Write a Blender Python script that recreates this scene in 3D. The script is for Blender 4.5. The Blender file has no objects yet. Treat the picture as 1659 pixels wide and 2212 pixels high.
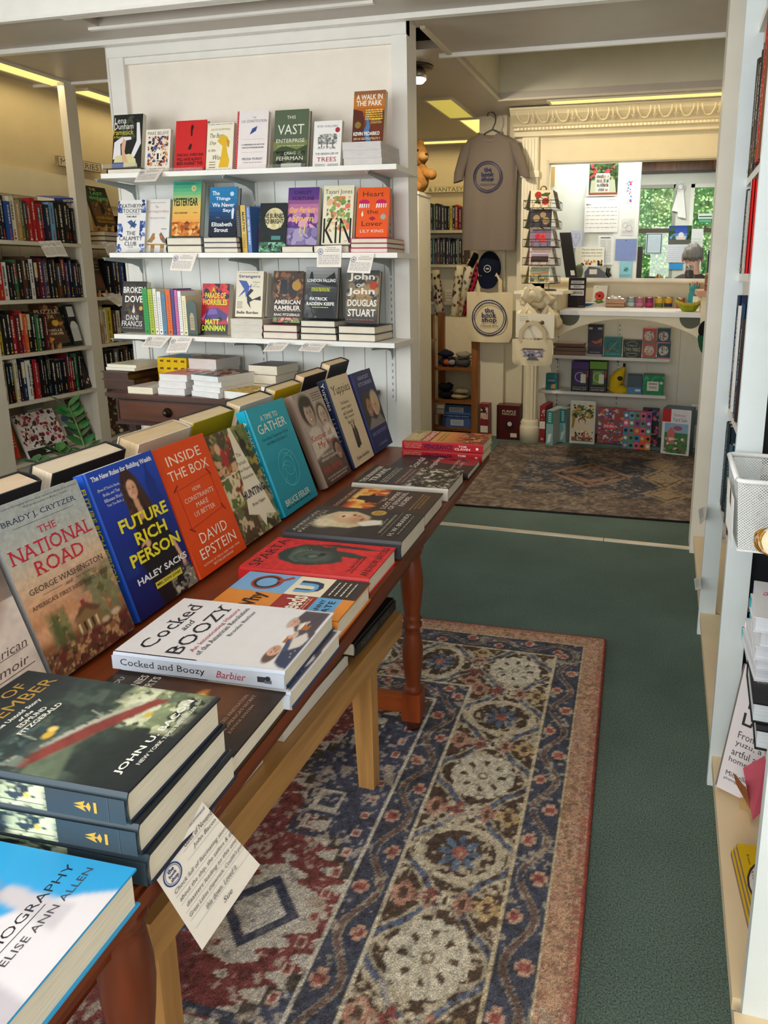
import bpy, math, random
import numpy as np
from mathutils import Vector, Matrix
random.seed(7)
SC = bpy.context.scene
COL = SC.collection
# ------------------------------------------------------------------ camera
F_PX, YAW, PITCH, ROLL, CX, CY = 1535.4, -.2606, .2128, .0072, 1029.7, 924.1
CAMH = 1.25
TROT = -.049          # the long table and its rug stand slightly turned
_c, _s = math.cos(YAW), math.sin(YAW)
_W = Vector((_s*math.cos(PITCH), _c*math.cos(PITCH), -math.sin(PITCH)))
_R0 = Vector((_c, -_s, 0)); _U0 = _R0.cross(_W)
_R = _R0*math.cos(ROLL)+_U0*math.sin(ROLL); _U = -_R0*math.sin(ROLL)+_U0*math.cos(ROLL)
CAM = Vector((0, 0, CAMH))
cd = bpy.data.cameras.new('camera'); co = bpy.data.objects.new('camera', cd); COL.objects.link(co)
cd.sensor_fit = 'VERTICAL'; cd.sensor_height = 36; cd.lens = 36*F_PX/2212
cd.shift_x = -(CX-829.5)/2212; cd.shift_y = (CY-1106)/2212
cd.clip_start = .02; cd.clip_end = 200
co.matrix_world = Matrix(((_R.x,_U.x,-_W.x,0),(_R.y,_U.y,-_W.y,0),(_R.z,_U.z,-_W.z,CAMH),(0,0,0,1)))
SC.camera = co
def ray(x, y): return _R*((x-CX)/F_PX)-_U*((y-CY)/F_PX)+_W
def onz(x, y, z): d = ray(x, y); return CAM+d*((z-CAMH)/d.z)
def ony(x, y, Y): d = ray(x, y); return CAM+d*(Y/d.y)
def onx(x, y, X): d = ray(x, y); return CAM+d*(X/d.x)
def onp(x, y, p, n): d = ray(x, y); return CAM+d*((Vector(p)-CAM).dot(n)/d.dot(n))
# ------------------------------------------------------------------ light and exposure
SC.view_settings.view_transform = 'Standard'; SC.view_settings.look = 'None'
SC.view_settings.gamma = 1; SC.view_settings.exposure = 0.0
SC.view_settings.use_curve_mapping = False
SC.cycles.use_denoising = True
SC.cycles.max_bounces = 8; SC.cycles.diffuse_bounces = 5
SC.cycles.sample_clamp_indirect = 6
w = bpy.data.worlds.new('sky'); SC.world = w; w.use_nodes = True
wb = w.node_tree.nodes['Background']; wb.inputs[0].default_value = (.62, .78, 1, 1); wb.inputs[1].default_value = 1.6
def light(name, kind, loc, power, color, size=(1,1), target=None, spread=None):
    d = bpy.data.lights.new(name, kind); o = bpy.data.objects.new(name, d); COL.objects.link(o)
    o.location = loc; d.energy = power; d.color = color
    if kind == 'AREA':
        d.shape = 'RECTANGLE'; d.size, d.size_y = size
        if spread: d.spread = spread
    if kind in ('POINT','SPOT'): d.shadow_soft_size = size[0]
    if target is not None:
        o.rotation_euler = (Vector(target)-Vector(loc)).to_track_quat('-Z','Y').to_euler()
    return o
# daylight through the two shop windows behind the camera and the one in the left wall
light('daylight_front', 'AREA', (-.9,-1.45,1.45), 66, (1,.96,.90), (2.6,1.7), (-.9,3,1.15))
light('daylight_side', 'AREA', (-3.72,.3,1.35), 60, (.95,.98,1), (1.9,1.5), (-.4,1.2,.2))
sun = light('sun', 'SUN', (0,12,8), 8.0, (1,.95,.85), target=(0,12.6,7)); sun.data.angle = .01
# ------------------------------------------------------------------ materials
M = {}
def srgb(h):
    h = h.lstrip('#')
    v = [int(h[i:i+2], 16)/255 for i in (0,2,4)]
    return tuple(x/12.92 if x <= .04045 else ((x+.055)/1.055)**2.4 for x in v)+(1.0,)
class NT:
    def __init__(s, name):
        s.m = bpy.data.materials.new(name); s.m.use_nodes = True; s.t = s.m.node_tree
        s.b = s.t.nodes['Principled BSDF']; M[name] = s.m
    def n(s, kind, **kw):
        o = s.t.nodes.new(kind)
        for k, v in kw.items():
            if k.startswith('i_'): o.inputs[k[2:].replace('_',' ')].default_value = v
            else: setattr(o, k, v)
        return o
    def l(s, a, b): s.t.links.new(a, b)
    def col(s): return s.n('ShaderNodeVertexColor', layer_name='Col').outputs[0]
    def coord(s, scale=(1,1,1)):
        m = s.n('ShaderNodeMapping'); m.inputs['Scale'].default_value = scale
        s.l(s.n('ShaderNodeTexCoord').outputs['Object'], m.inputs[0]); return m.outputs[0]
    def noise(s, scale, vec, detail=3, rough=.55):
        o = s.n('ShaderNodeTexNoise'); o.inputs['Scale'].default_value = scale
        o.inputs['Detail'].default_value = detail; o.inputs['Roughness'].default_value = rough
        s.l(vec, o.inputs['Vector']); return o.outputs['Fac']
    def ramp(s, fac, lo, hi, p0=.3, p1=.7):
        r = s.n('ShaderNodeMapRange'); s.l(fac, r.inputs[0])
        for i, v in zip((1,2,3,4), (p0,p1,lo,hi)): r.inputs[i].default_value = v
        return r.outputs[0]
    def mul(s, color, fac):
        o = s.n('ShaderNodeVectorMath', operation='SCALE'); s.l(color, o.inputs[0]); s.l(fac, o.inputs['Scale']); return o.outputs[0]
    def out(s, color, rough=.5, spec=.5, metal=0):
        s.l(color, s.b.inputs['Base Color']); s.b.inputs['Roughness'].default_value = rough
        s.b.inputs['Specular IOR Level'].default_value = spec; s.b.inputs['Metallic'].default_value = metal
    def bump(s, fac, strength=.3, dist=.002):
        o = s.n('ShaderNodeBump'); o.inputs['Strength'].default_value = strength; o.inputs['Distance'].default_value = dist
        s.l(fac, o.inputs['Height']); s.l(o.outputs[0], s.b.inputs['Normal'])
def simple(name, rough, spec=.5, metal=0, var=.06, scale=30, bump=0, coord=(1,1,1)):
    t = NT(name); v = t.noise(scale, t.coord(coord))
    t.out(t.mul(t.col(), t.ramp(v, 1-var, 1+var)), rough, spec, metal)
    if bump: t.bump(v, bump)
simple('print', .36, .28, var=.02)
simple('matte', .65, .3, var=.05)
simple('paint', .42, .45, var=.03, scale=9)
simple('metal', .3, .5, 1.0, var=.05)
simple('plastic', .35, .5, var=.02)
simple('cloth', .9, .1, var=.10, scale=420, bump=.25)
simple('plush', .95, .1, var=.25, scale=160, bump=.8)
simple('hair', .6, .3, var=.35, scale=60, bump=.5, coord=(1,1,.25))
simple('leafy', .35, .5, var=.25, scale=25)
simple('card', .7, .2, var=.03)
simple('wood_y', .32, .5, var=.28, scale=34, coord=(1,.09,1), bump=.03)
simple('wood_x', .36, .5, var=.28, scale=34, coord=(.09,1,1), bump=.03)
simple('wood_z', .34, .5, var=.28, scale=34, coord=(1,1,.09), bump=.03)
t = NT('paper'); v = t.noise(900, t.coord((.02,1,.02)), 1); t.out(t.mul(t.col(), t.ramp(v, .86, 1.04, .35, .65)), .85, .1)
t = NT('paperz'); v = t.noise(900, t.coord((.02,.02,1)), 1); t.out(t.mul(t.col(), t.ramp(v, .86, 1.04, .35, .65)), .85, .1)
t = NT('carpet'); a = t.noise(300, t.coord(), 3); b = t.noise(3, t.coord(), 3)
mm = t.n('ShaderNodeMath', operation='MULTIPLY'); t.l(t.ramp(a, .45, 1.65, .3, .7), mm.inputs[0]); t.l(t.ramp(b, .88, 1.12), mm.inputs[1])
t.out(t.mul(t.col(), mm.outputs[0]), 1, .05); t.bump(a, .5, .004)
t = NT('rug'); a = t.noise(330, t.coord(), 2, .7); b = t.noise(60, t.coord(), 3)
mm = t.n('ShaderNodeMath', operation='MULTIPLY'); t.l(t.ramp(a, .55, 1.5, .3, .7), mm.inputs[0]); t.l(t.ramp(b, .8, 1.2), mm.inputs[1])
t.out(t.mul(t.col(), mm.outputs[0]), 1, .05); t.bump(a, .7, .005)
def emit(name, color, s):
    t = NT(name); t.b.inputs['Base Color'].default_value = color; t.b.inputs['Emission Color'].default_value = color; t.b.inputs['Emission Strength'].default_value = s
emit('lamp_warm', (1,.80,.25,1), 1.05); emit('lamp_white', (1,.93,.75,1), 9)
emit('lamp_dim', (.9,.75,.15,1), .45)
for nm, rgb, tr, rg in (('acrylic', (.95,.97,.96,1), .93, .05), ('teal_glass', (.1,.55,.6,1), .6, .1)):
    t = NT(nm); t.b.inputs['Base Color'].default_value = rgb; t.b.inputs['Transmission Weight'].default_value = tr; t.b.inputs['Roughness'].default_value = rg; t.b.inputs['IOR'].default_value = 1.15
t = NT('glass'); tb_ = t.n('ShaderNodeBsdfTransparent'); tb_.inputs[0].default_value = (.95,.98,.97,1); gb_ = t.n('ShaderNodeBsdfGlossy'); gb_.inputs['Roughness'].default_value = .02
mx_ = t.n('ShaderNodeMixShader'); mx_.inputs[0].default_value = .06; t.l(tb_.outputs[0], mx_.inputs[1]); t.l(gb_.outputs[0], mx_.inputs[2]); t.l(mx_.outputs[0], t.t.nodes['Material Output'].inputs[0])
# ------------------------------------------------------------------ mesh builder
class MB:
    def __init__(s, origin=(0,0,0), basis=None):
        s.v = []; s.f = []; s.c = []; s.k = []; s.sm = []; s.mats = []; s.o = Vector(origin)
        s.bi = basis.to_3x3().inverted() if basis is not None else None
    def mi(s, mat):
        if mat not in s.mats: s.mats.append(mat)
        return s.mats.index(mat)
    def add(s, verts, faces, col, mat='paint', smooth=False):
        b = len(s.v); s.v += [Vector(v) for v in verts]; i = s.mi(mat)
        c = srgb(col) if isinstance(col, str) else col
        for f in faces:
            s.f.append(tuple(b+q for q in f)); s.c.append(c); s.k.append(i); s.sm.append(smooth)
    def poly(s, pts, col, mat='paint'): s.add(pts, [tuple(range(len(pts)))], col, mat)
    def obox(s, o, ex, ey, ez, col, mat='paint', bevel=0):
        o, ex, ey, ez = Vector(o), Vector(ex), Vector(ey), Vector(ez)
        if ex.cross(ey).dot(ez) < 0: o = o+ex; ex = -ex
        P = [o, o+ex, o+ex+ey, o+ey, o+ez, o+ex+ez, o+ex+ey+ez, o+ey+ez]
        s.add(P, [(3,2,1,0),(4,5,6,7),(0,1,5,4),(1,2,6,5),(2,3,7,6),(3,0,4,7)], col, mat)
    def box(s, a, b, col, mat='paint'):
        a, b = Vector(a), Vector(b)
        lo = Vector(map(min, a, b)); d = Vector(map(max, a, b))-lo
        s.obox(lo, (d.x,0,0), (0,d.y,0), (0,0,d.z), col, mat)
    def prism(s, pts, vec, col, mat='paint', side=None):
        n = len(pts); pts = [Vector(p) for p in pts]; vec = Vector(vec)
        nn = Vector((0,0,0))
        for i in range(n): nn += pts[i].cross(pts[(i+1) % n])
        if nn.dot(vec) > 0: pts = pts[::-1]
        V = pts+[p+vec for p in pts]
        s.add(V, [tuple(range(n))], col, mat); s.add(V, [tuple(range(2*n-1, n-1, -1))], col, mat)
        s.add(V, [(i+n, (i+1) % n+n, (i+1) % n, i) for i in range(n)], side or col, mat)
    def lathe(s, prof, c, col, mat='paint', n=16, ax=(0,0,1), sm=True):
        ax = Vector(ax).normalized(); c = Vector(c)
        u = ax.orthogonal().normalized(); v = ax.cross(u); V = []; Fc = []
        for r, h in prof:
            for k in range(n):
                a = 2*math.pi*k/n; V.append(c+ax*h+(u*math.cos(a)+v*math.sin(a))*r)
        for i in range(len(prof)-1):
            for k in range(n): Fc.append((i*n+k, i*n+(k+1) % n, (i+1)*n+(k+1) % n, (i+1)*n+k))
        Fc.append(tuple(range(n-1,-1,-1))); Fc.append(tuple(range((len(prof)-1)*n, len(prof)*n)))
        s.add(V, Fc, col, mat, sm)
    def tube(s, path, r, col, mat='metal', n=8):
        path = [Vector(p) for p in path]; V = []; Fc = []; u = None
        for i, p in enumerate(path):
            d = (path[min(i+1,len(path)-1)]-path[max(i-1,0)]).normalized()
            if u is None: u = d.orthogonal().normalized()
            else:
                u = (u-d*u.dot(d)); u = u.normalized() if u.length > 1e-6 else d.orthogonal().normalized()
            v = d.cross(u); rr = r[i] if isinstance(r, (list, tuple)) else r
            for k in range(n):
                a = 2*math.pi*k/n; V.append(p+(u*math.cos(a)+v*math.sin(a))*rr)
        for i in range(len(path)-1):
            for k in range(n): Fc.append((i*n+k, i*n+(k+1) % n, (i+1)*n+(k+1) % n, (i+1)*n+k))
        Fc.append(tuple(range(n-1,-1,-1))); Fc.append(tuple(range((len(path)-1)*n, len(path)*n)))
        s.add(V, Fc, col, mat, True)
    def ball(s, c, r, col, mat='matte', nu=14, nv=9, fn=None):
        c = Vector(c); r = Vector(r) if not isinstance(r, (int,float)) else Vector((r,r,r)); V = []; Fc = []
        for j in range(nv+1):
            th = math.pi*j/nv
            for k in range(nu):
                a = 2*math.pi*k/nu; d = Vector((math.sin(th)*math.cos(a), math.sin(th)*math.sin(a), -math.cos(th)))
                q = Vector((d.x*r.x, d.y*r.y, d.z*r.z))
                if fn: q = fn(d, q)
                V.append(c+q)
        for j in range(nv):
            for k in range(nu): Fc.append((j*nu+k, j*nu+(k+1) % nu, (j+1)*nu+(k+1) % nu, (j+1)*nu+k))
        s.add(V, Fc, col, mat, True)
    def grid(s, fn, nu, nv, col, mat='cloth', closed=False, smooth=True):
        V = [fn(i/nu, j/nv) for j in range(nv+1) for i in range(nu+1)]
        s.add(V, [(j*(nu+1)+i, j*(nu+1)+i+1, (j+1)*(nu+1)+i+1, (j+1)*(nu+1)+i) for j in range(nv) for i in range(nu)], col, mat, smooth)
    def art(s, O, eu, ev, items, mat='print', lift=.00025, step=.00009, flipn=False):
        """flat printed artwork on the face with corner O and edges eu, ev"""
        O, eu, ev = Vector(O), Vector(eu), Vector(ev)
        n = eu.cross(ev).normalized(); asp = ev.length/eu.length
        L = [lift]
        def pt(u, v): return O+eu*u+ev*v+n*L[0]
        for it in items:
            k = it[0]; L[0] += step
            if k == 'R':
                _, a, b, c, d, col = it; s.poly([pt(a,b), pt(c,b), pt(c,d), pt(a,d)], col, mat)
            elif k == 'E':
                _, a, b, ru, col = it[:5]; rv = it[5] if len(it) > 5 else ru/asp
                s.poly([pt(a+ru*math.cos(q*math.pi/12), b+rv*math.sin(q*math.pi/12)) for q in range(24)], col, mat)
            elif k == 'O':
                _, a, b, ru, wd, col = it[:6]; rv = it[6] if len(it) > 6 else ru/asp; N = 40
                V = []
                for q in range(N):
                    ca, sa = math.cos(q*2*math.pi/N), math.sin(q*2*math.pi/N)
                    V += [pt(a+ru*ca, b+rv*sa), pt(a+ru*(1-wd)*ca, b+rv*(1-wd)*sa)]
                s.add(V, [(2*q, 2*((q+1) % N), 2*((q+1) % N)+1, 2*q+1) for q in range(N)], col, mat)
            elif k == 'I':
                _, a, b, c, d, pic = it; A4 = pic.rgba(); h, w_ = A4.shape[:2]; base = len(s.v); mi = s.mi(mat)
                for j in range(h):
                    for i in range(w_): s.v.append(pt(a+(c-a)*i/(w_-1), b+(d-b)*j/(h-1)))
                for j in range(h-1):
                    for i in range(w_-1):
                        q = j*w_+i; s.f.append((base+q,base+q+1,base+q+w_+1,base+q+w_)); s.c.append(np.stack([A4[j,i],A4[j,i+1],A4[j+1,i+1],A4[j+1,i]])); s.k.append(mi); s.sm.append(False)
            elif k == 'P': s.poly([pt(*q) for q in it[1]], it[2], mat)
            elif k == 'L':
                _, a, b, c, d, wd, col = it; dx, dy = (c-a), (d-b)*asp; l = math.hypot(dx, dy) or 1
                px, py = -dy/l*wd/2, dx/l*wd/2/asp
                s.poly([pt(a-px,b-py), pt(c-px,d-py), pt(c+px,d+py), pt(a+px,b+py)], col, mat)
            elif k == 'G':
                _, a, b, c, d, stops, N = it; cs = [srgb(q) for q in stops]
                for q in range(N):
                    f = (q+.5)/N*(len(cs)-1); i = min(int(f), len(cs)-2); f -= i
                    s.poly([pt(a,b+(d-b)*q/N), pt(c,b+(d-b)*q/N), pt(c,b+(d-b)*(q+1)/N), pt(a,b+(d-b)*(q+1)/N)],
                           tuple(x*(1-f)+y*f for x, y in zip(cs[i], cs[i+1])), mat)
            elif k == 'N':
                _, a, b, c, d, cols, N, sz, seed = it[:9]; rr = random.Random(seed); sq = it[9] if len(it) > 9 else 0
                for q in range(N):
                    L[0] += step/40
                    u, v, r1 = rr.uniform(a,c), rr.uniform(b,d), sz*rr.uniform(.5,1.3); ph = rr.uniform(0,6.3); e = rr.uniform(.35,1); m = 7
                    pp = []
                    for z in range(m):
                        an = 6.283*z/m; x, y = r1*math.cos(an)*(1 if sq else rr.uniform(.7,1.2)), r1*e*math.sin(an)
                        X, Y = x*math.cos(ph)-y*math.sin(ph), x*math.sin(ph)+y*math.cos(ph)
                        pp.append(pt(min(max(u+X,a),c), min(max(v+Y/asp,b),d)))
                    s.poly(pp, rr.choice(cols), mat)
            elif k == 'S':
                _, a, b, c, d, N, th, col = it[:8]; rr = random.Random(int(a*977+b*131+N))
                for q in range(N):
                    y = d-(d-b)*(q+.5)/N; x = a
                    while x < c:
                        x2 = min(c, x+rr.uniform(.03,.11)*(c-a)/.6)
                        s.poly([pt(x,y-th/2), pt(x2,y-th/2), pt(x2,y+th/2), pt(x,y+th/2)], col, mat); x = x2+.02*(c-a)/.6
            elif k == 'T':
                _, txt, u, v, wd, ht, col = it[:7]; o = it[7] if len(it) > 7 else ''
                vs, fs, ar = text_mesh(txt, 'b' in o, 'i' in o, 'f' in o)
                if wd == 0: wd = ht*asp*ar
                if ht == 0: ht = wd/ar/asp
                s.add([pt(u+(x-.5)*wd, v+(y-.5)*ht) for x, y in vs], fs, col, mat)
            elif k == 'V':   # text turned a quarter, reading down (spines) or up ('u')
                _, txt, u, v, wd, ht, col = it[:7]; o = it[7] if len(it) > 7 else ''
                vs, fs, ar = text_mesh(txt, 'b' in o, 'i' in o, 'f' in o); sg = -1 if 'u' in o else 1
                s.add([pt(u+sg*(y-.5)*wd, v-sg*(x-.5)*ht) for x, y in vs], fs, col, mat)
    def build(s, name, parent=None, label=None):
        me = bpy.data.meshes.new(name)
        vs = [v-s.o for v in s.v]
        if s.bi is not None: vs = [s.bi @ v for v in vs]
        if parent is None and s.bi is None and s.o.length == 0 and vs:
            lo = Vector([min(v[i] for v in vs) for i in range(3)]); hi = Vector([max(v[i] for v in vs) for i in range(3)])
            off = Vector(((lo.x+hi.x)/2, (lo.y+hi.y)/2, lo.z))
            vs = [v-off for v in vs]
        else: off = s.o if parent is None else Vector((0,0,0))
        me.from_pydata(vs, [], s.f)
        for m in s.mats: me.materials.append(M[m])
        me.polygons.foreach_set('material_index', s.k); me.polygons.foreach_set('use_smooth', s.sm)
        ca = me.color_attributes.new('Col', 'FLOAT_COLOR', 'CORNER')
        cl = [np.asarray(c, dtype=np.float32) if isinstance(c, np.ndarray) else np.tile(np.array(c, dtype=np.float32), (len(f),1)) for c, f in zip(s.c, s.f)]
        if cl: ca.data.foreach_set('color', np.concatenate(cl).ravel())
        me.update()
        o = bpy.data.objects.new(name, me); COL.objects.link(o); o.location = off
        if parent is not None: o.parent = parent; o.location = (0,0,0)
        if label: o['label'] = label
        return o
_tc = {}
def serifs(vs, fs):
    """small feet and heads on the upright strokes, for book titles set in a serif face"""
    add_v, add_f = [], []
    for y0, up in ((.012,0),(.664,1),(.468,1)):
        iv = []
        for f in fs:
            xs = []
            for i in range(len(f)):
                (xa,ya), (xb,yb) = vs[f[i]], vs[f[(i+1) % len(f)]]
                if (ya-y0)*(yb-y0) < 0: xs.append(xa+(xb-xa)*(y0-ya)/(yb-ya))
            if len(xs) >= 2: iv.append((min(xs),max(xs)))
        iv.sort(); mg = []
        for a, b in iv:
            if mg and a <= mg[-1][1]+.004: mg[-1][1] = max(mg[-1][1], b)
            else: mg.append([a,b])
        top = y0+.018
        for a, b in mg:
            if b-a > .17: continue
            if up and any(min(vs[q][1] for q in f) < top+.01 and max(vs[q][1] for q in f) > top+.05 and min(vs[q][0] for q in f) < b and max(vs[q][0] for q in f) > a for f in fs): continue
            n = len(vs)+len(add_v); ya, yb = (y0-.026,y0+.02) if up else (-.004,.044)
            add_v += [(a-.08,ya),(b+.08,ya),(b+.08,yb),(a-.08,yb)]; add_f.append((n,n+1,n+2,n+3))
    return vs+add_v, fs+add_f
def text_mesh(txt, bold=False, ital=False, serif=False):
    k = (txt, bold, ital, serif)
    if k not in _tc:
        c = bpy.data.curves.new('lettering', 'FONT'); c.body = txt; c.resolution_u = 2; c.fill_mode = 'FRONT'
        c.space_line = .85; c.align_x = 'CENTER'
        if bold: c.offset = .026
        if ital: c.shear = .3
        o = bpy.data.objects.new('lettering', c); m = o.to_mesh()
        vs = [(v.co.x, v.co.y) for v in m.vertices]; fs = [tuple(p.vertices) for p in m.polygons]
        o.to_mesh_clear(); bpy.data.objects.remove(o); bpy.data.curves.remove(c)
        if serif: vs, fs = serifs(vs, [tuple(f) for f in fs])
        x0, x1 = min(v[0] for v in vs), max(v[0] for v in vs); y0, y1 = min(v[1] for v in vs), max(v[1] for v in vs)
        a2 = sum((vs[f[1]][0]-vs[f[0]][0])*(vs[f[2]][1]-vs[f[0]][1])-(vs[f[2]][0]-vs[f[0]][0])*(vs[f[1]][1]-vs[f[0]][1]) for f in fs)
        if a2 < 0: fs = [f[::-1] for f in fs]
        _tc[k] = ([((x-x0)/(x1-x0), (y-y0)/(y1-y0)) for x, y in vs], fs, (x1-x0)/(y1-y0))
    return _tc[k]
def tag(o, label, cat, group=None):
    o['label'] = label; o['category'] = cat
    if group: o['group'] = group
    return o
def struct(mb, name): o = mb.build(name); o['kind'] = 'structure'; return o
def empty(name, loc, label, cat, group=None, basis=None):
    o = bpy.data.objects.new(name, None); COL.objects.link(o); o.empty_display_size = .05
    o.matrix_world = Matrix.Translation(Vector(loc)) @ (basis.to_4x4() if basis is not None else Matrix.Identity(4))
    return tag(o, label, cat, group)
def copy_tree(o, parent=None):
    c = o.copy(); COL.objects.link(c)
    if parent is not None: c.parent = parent
    for ch in list(o.children): copy_tree(ch, c)
    return c
def axes(ux, uz):
    """basis of a book: x = across the front cover, z = up the cover, front faces x cross z"""
    ux = Vector(ux).normalized(); uz = Vector(uz); uz = (uz-ux*uz.dot(ux)).normalized(); n = ux.cross(uz)
    return Matrix(((ux.x,-n.x,uz.x),(ux.y,-n.y,uz.y),(ux.z,-n.z,uz.z)))
def spine_marks(rnd, lt, c2_):
    """illegible small spine lettering: a long line of dashes for the title, a shorter one below"""
    A = []; w_ = rnd.uniform(.12,.24)
    for y, y1, c, ww in ((.90,rnd.uniform(.36,.5),lt,w_),(rnd.uniform(.24,.32),.11,c2_,w_*.8)):
        while y > y1: l_ = rnd.uniform(.010,.035); A.append(('R',.5-ww,y-l_,.5+ww*rnd.uniform(.6,1),y,c)); y -= l_+rnd.choice((.006,.006,.02))
    if rnd.random() < .5: A.append(('R',.25,.03,.75,.07,c2_))
    return A
ORD = 'first second third fourth fifth sixth seventh eighth ninth tenth eleventh twelfth thirteenth fourteenth fifteenth sixteenth seventeenth eighteenth nineteenth twentieth twenty-first twenty-second twenty-third twenty-fourth'.split()
# ------------------------------------------------------------------ books
PAGE = '#e9dfcc'
def book(label, W, H, T, cover, spine=None, back=None, front=(), spine_art=(), back_art=(), hard=True, loc=(0,0,0), basis=None,
         pages=PAGE, group=None, name='hardcover_book', mat='print', cat='book'):
    """front cover on y=0 looking to -y, spine at x=0, z up"""
    if not hard and name == 'hardcover_book': name = 'paperback_book'
    r = empty(name, loc, label, cat, group, basis if basis is not None else Matrix.Identity(3))
    m = MB(); b = .0025 if hard else .0006; ov = .003 if hard else 0; spine = spine or cover; back = back or cover
    m.box((0,0,0), (W,b,H), cover, mat); m.box((0,T-b,0), (W,T,H), back, mat)
    k = 5; bul = T*.16 if hard else .0
    arc = [(-bul*math.sin(math.pi*i/k), T*i/k) for i in range(k+1)]
    pts = [(x,y,0) for x, y in arc]+[(x+b if 0 < i < k else x+b, y, 0) for i, (x, y) in reversed(list(enumerate(arc)))]
    m.prism(pts, (0,0,H), spine, mat)
    if front: m.art((0,0,0), (W,0,0), (0,0,H), front, mat)
    if back_art: m.art((W,T,0), (-W,0,0), (0,0,H), back_art, mat)
    if spine_art: m.art((-bul*.96 if hard else 0,T*.88,0), (0,-T*.76,0), (0,0,H), spine_art, mat, lift=.0006)
    m.build('cover', r)
    p = MB(); p.box((b,b,ov), (W-ov*1.3,T-b,H-ov), pages, 'paper'); p.build('pages', r)
    return r
# ------------------------------------------------------------------ the setting
CREAM, WHITE, WARM = '#e4dccb', '#e6e2da', '#e2d3ae'
CZ = 2.37; WY = 3.285
m = MB(); m.box((-4.2,-1.7,-.06), (1.9,9.0,0), '#5c6b63', 'carpet'); struct(m, 'floor')
m = MB(); a = ony(1090,1146,WY).x
m.box((-1.20,WY-.012,0), (-.24,WY+.014,.008), '#d6c7ad', 'wood_x'); m.box((-.236,WY-.012,0), (.157,WY+.014,.008), '#d9cab2', 'wood_x')
struct(m, 'trim_1')
def ceiling_panel(mb, x0, x1, y0, y1, holes, z0, z1, col):
    xs = sorted({x0,x1}|{h[0] for h in holes}|{h[1] for h in holes}); ys = sorted({y0,y1}|{h[2] for h in holes}|{h[3] for h in holes})
    for i in range(len(xs)-1):
        for j in range(len(ys)-1):
            cx, cy = (xs[i]+xs[i+1])/2, (ys[j]+ys[j+1])/2
            if not any(h[0] < cx < h[1] and h[2] < cy < h[3] for h in holes):
                mb.box((xs[i],ys[j],z0), (xs[i+1],ys[j+1],z1), col)
HATCH = (-2.66,-1.32,2.925,3.06); DARK = (-1.62,-1.195,3.43,3.745); TRAY = (-1.165,1.2,3.85,4.86)
m = MB(); CC = '#bdb4a8'
ceiling_panel(m, -4.2, 1.9, 2.89, 6.5, [HATCH, DARK, TRAY], CZ, CZ+.04, CC)
m.box((-4.2,-1.7,2.66), (1.9,2.89,2.70), '#efeae2')            # the higher ceiling of the front room
m.box((-4.2,2.868,CZ-.005), (1.9,2.89,2.66), '#f1ede6')                # and the drop down to the lower one
m.box((-4.2,6.46,CZ), (1.9,9,CZ+.04), CC)
# sides and tops of the recesses
def recess(h, z, c_side, c_top):
    x0,x1,y0,y1 = h; q = .02
    c = CZ+.04; m.box((x0-q,y0-q,c), (x0,y1+q,z), c_side); m.box((x1,y0-q,c), (x1+q,y1+q,z), c_side)
    m.box((x0,y0-q,c), (x1,y0,z), c_side); m.box((x0,y1,c), (x1,y1+q,z), c_side); m.box((x0-q,y0-q,z), (x1+q,y1+q,z+q), c_top)
recess(HATCH, CZ+.07, '#b08a5c', '#b09468'); recess(DARK, CZ+.35, '#2a1c14', '#15110e'); recess(TRAY, CZ+.42, '#d4cfbb', '#d4cfbb')
struct(m, 'ceiling')
m = MB(); W2 = '#efebe4'
m.box((-4.1,2.862,CZ-.016), (1.2,2.888,CZ-.003), W2); m.box((-4.1,3.235,CZ-.022), (.6,3.268,CZ), W2)
m.box((-1.24,3.832,CZ-.02), (.3,3.85,CZ), W2); m.box((-2.72,2.9,CZ-.012), (-1.28,2.925,CZ), W2); m.box((-2.72,3.06,CZ-.012), (-1.28,3.08,CZ), W2)
m.box((-1.195,3.41,CZ-.012), (-1.17,3.84,CZ), '#d9d0bd'); m.box((-1.17,4.86,CZ-.012), (1.2,4.875,CZ), '#d9d0bd'); m.box((-1.168,3.87,CZ-.008), (-1.15,4.87,CZ), '#d9d0bd')
m.box((-4.1,3.85,CZ-.015), (-2.6,3.868,CZ), W2)
struct(m, 'trim_2')
# wall that carries the bookshelves: posts, upper panel, tongue-and-groove below
m = MB(); XL, XR = -2.815, -1.215
m.box((XL,WY,0), (XL+.085,3.41,CZ), '#ece8e1'); m.box((XR-.075,WY,0), (XR,3.41,CZ), '#ece8e1')
m.box((XL+.085,3.312,0), (XR-.075,3.38,CZ), '#f0e6d9')
x = XL+.085; k = 0
while x < XR-.08:
    x2 = min(x+.115, XR-.075); m.box((x+.002,3.303,0), (x2-.002,3.314,1.71), '#e2e4e0'); x = x2
m.box((XL,WY-.008,2.30), (XR,WY+.04,CZ), '#ece8e1'); m.box((XL+.085,3.296,2.27), (XR-.075,3.314,2.30), '#ece8e1')
m.box((XL-.012,WY-.004,0), (XL,3.41,CZ), '#ddd9d0')
struct(m, 'wall_back')
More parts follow.
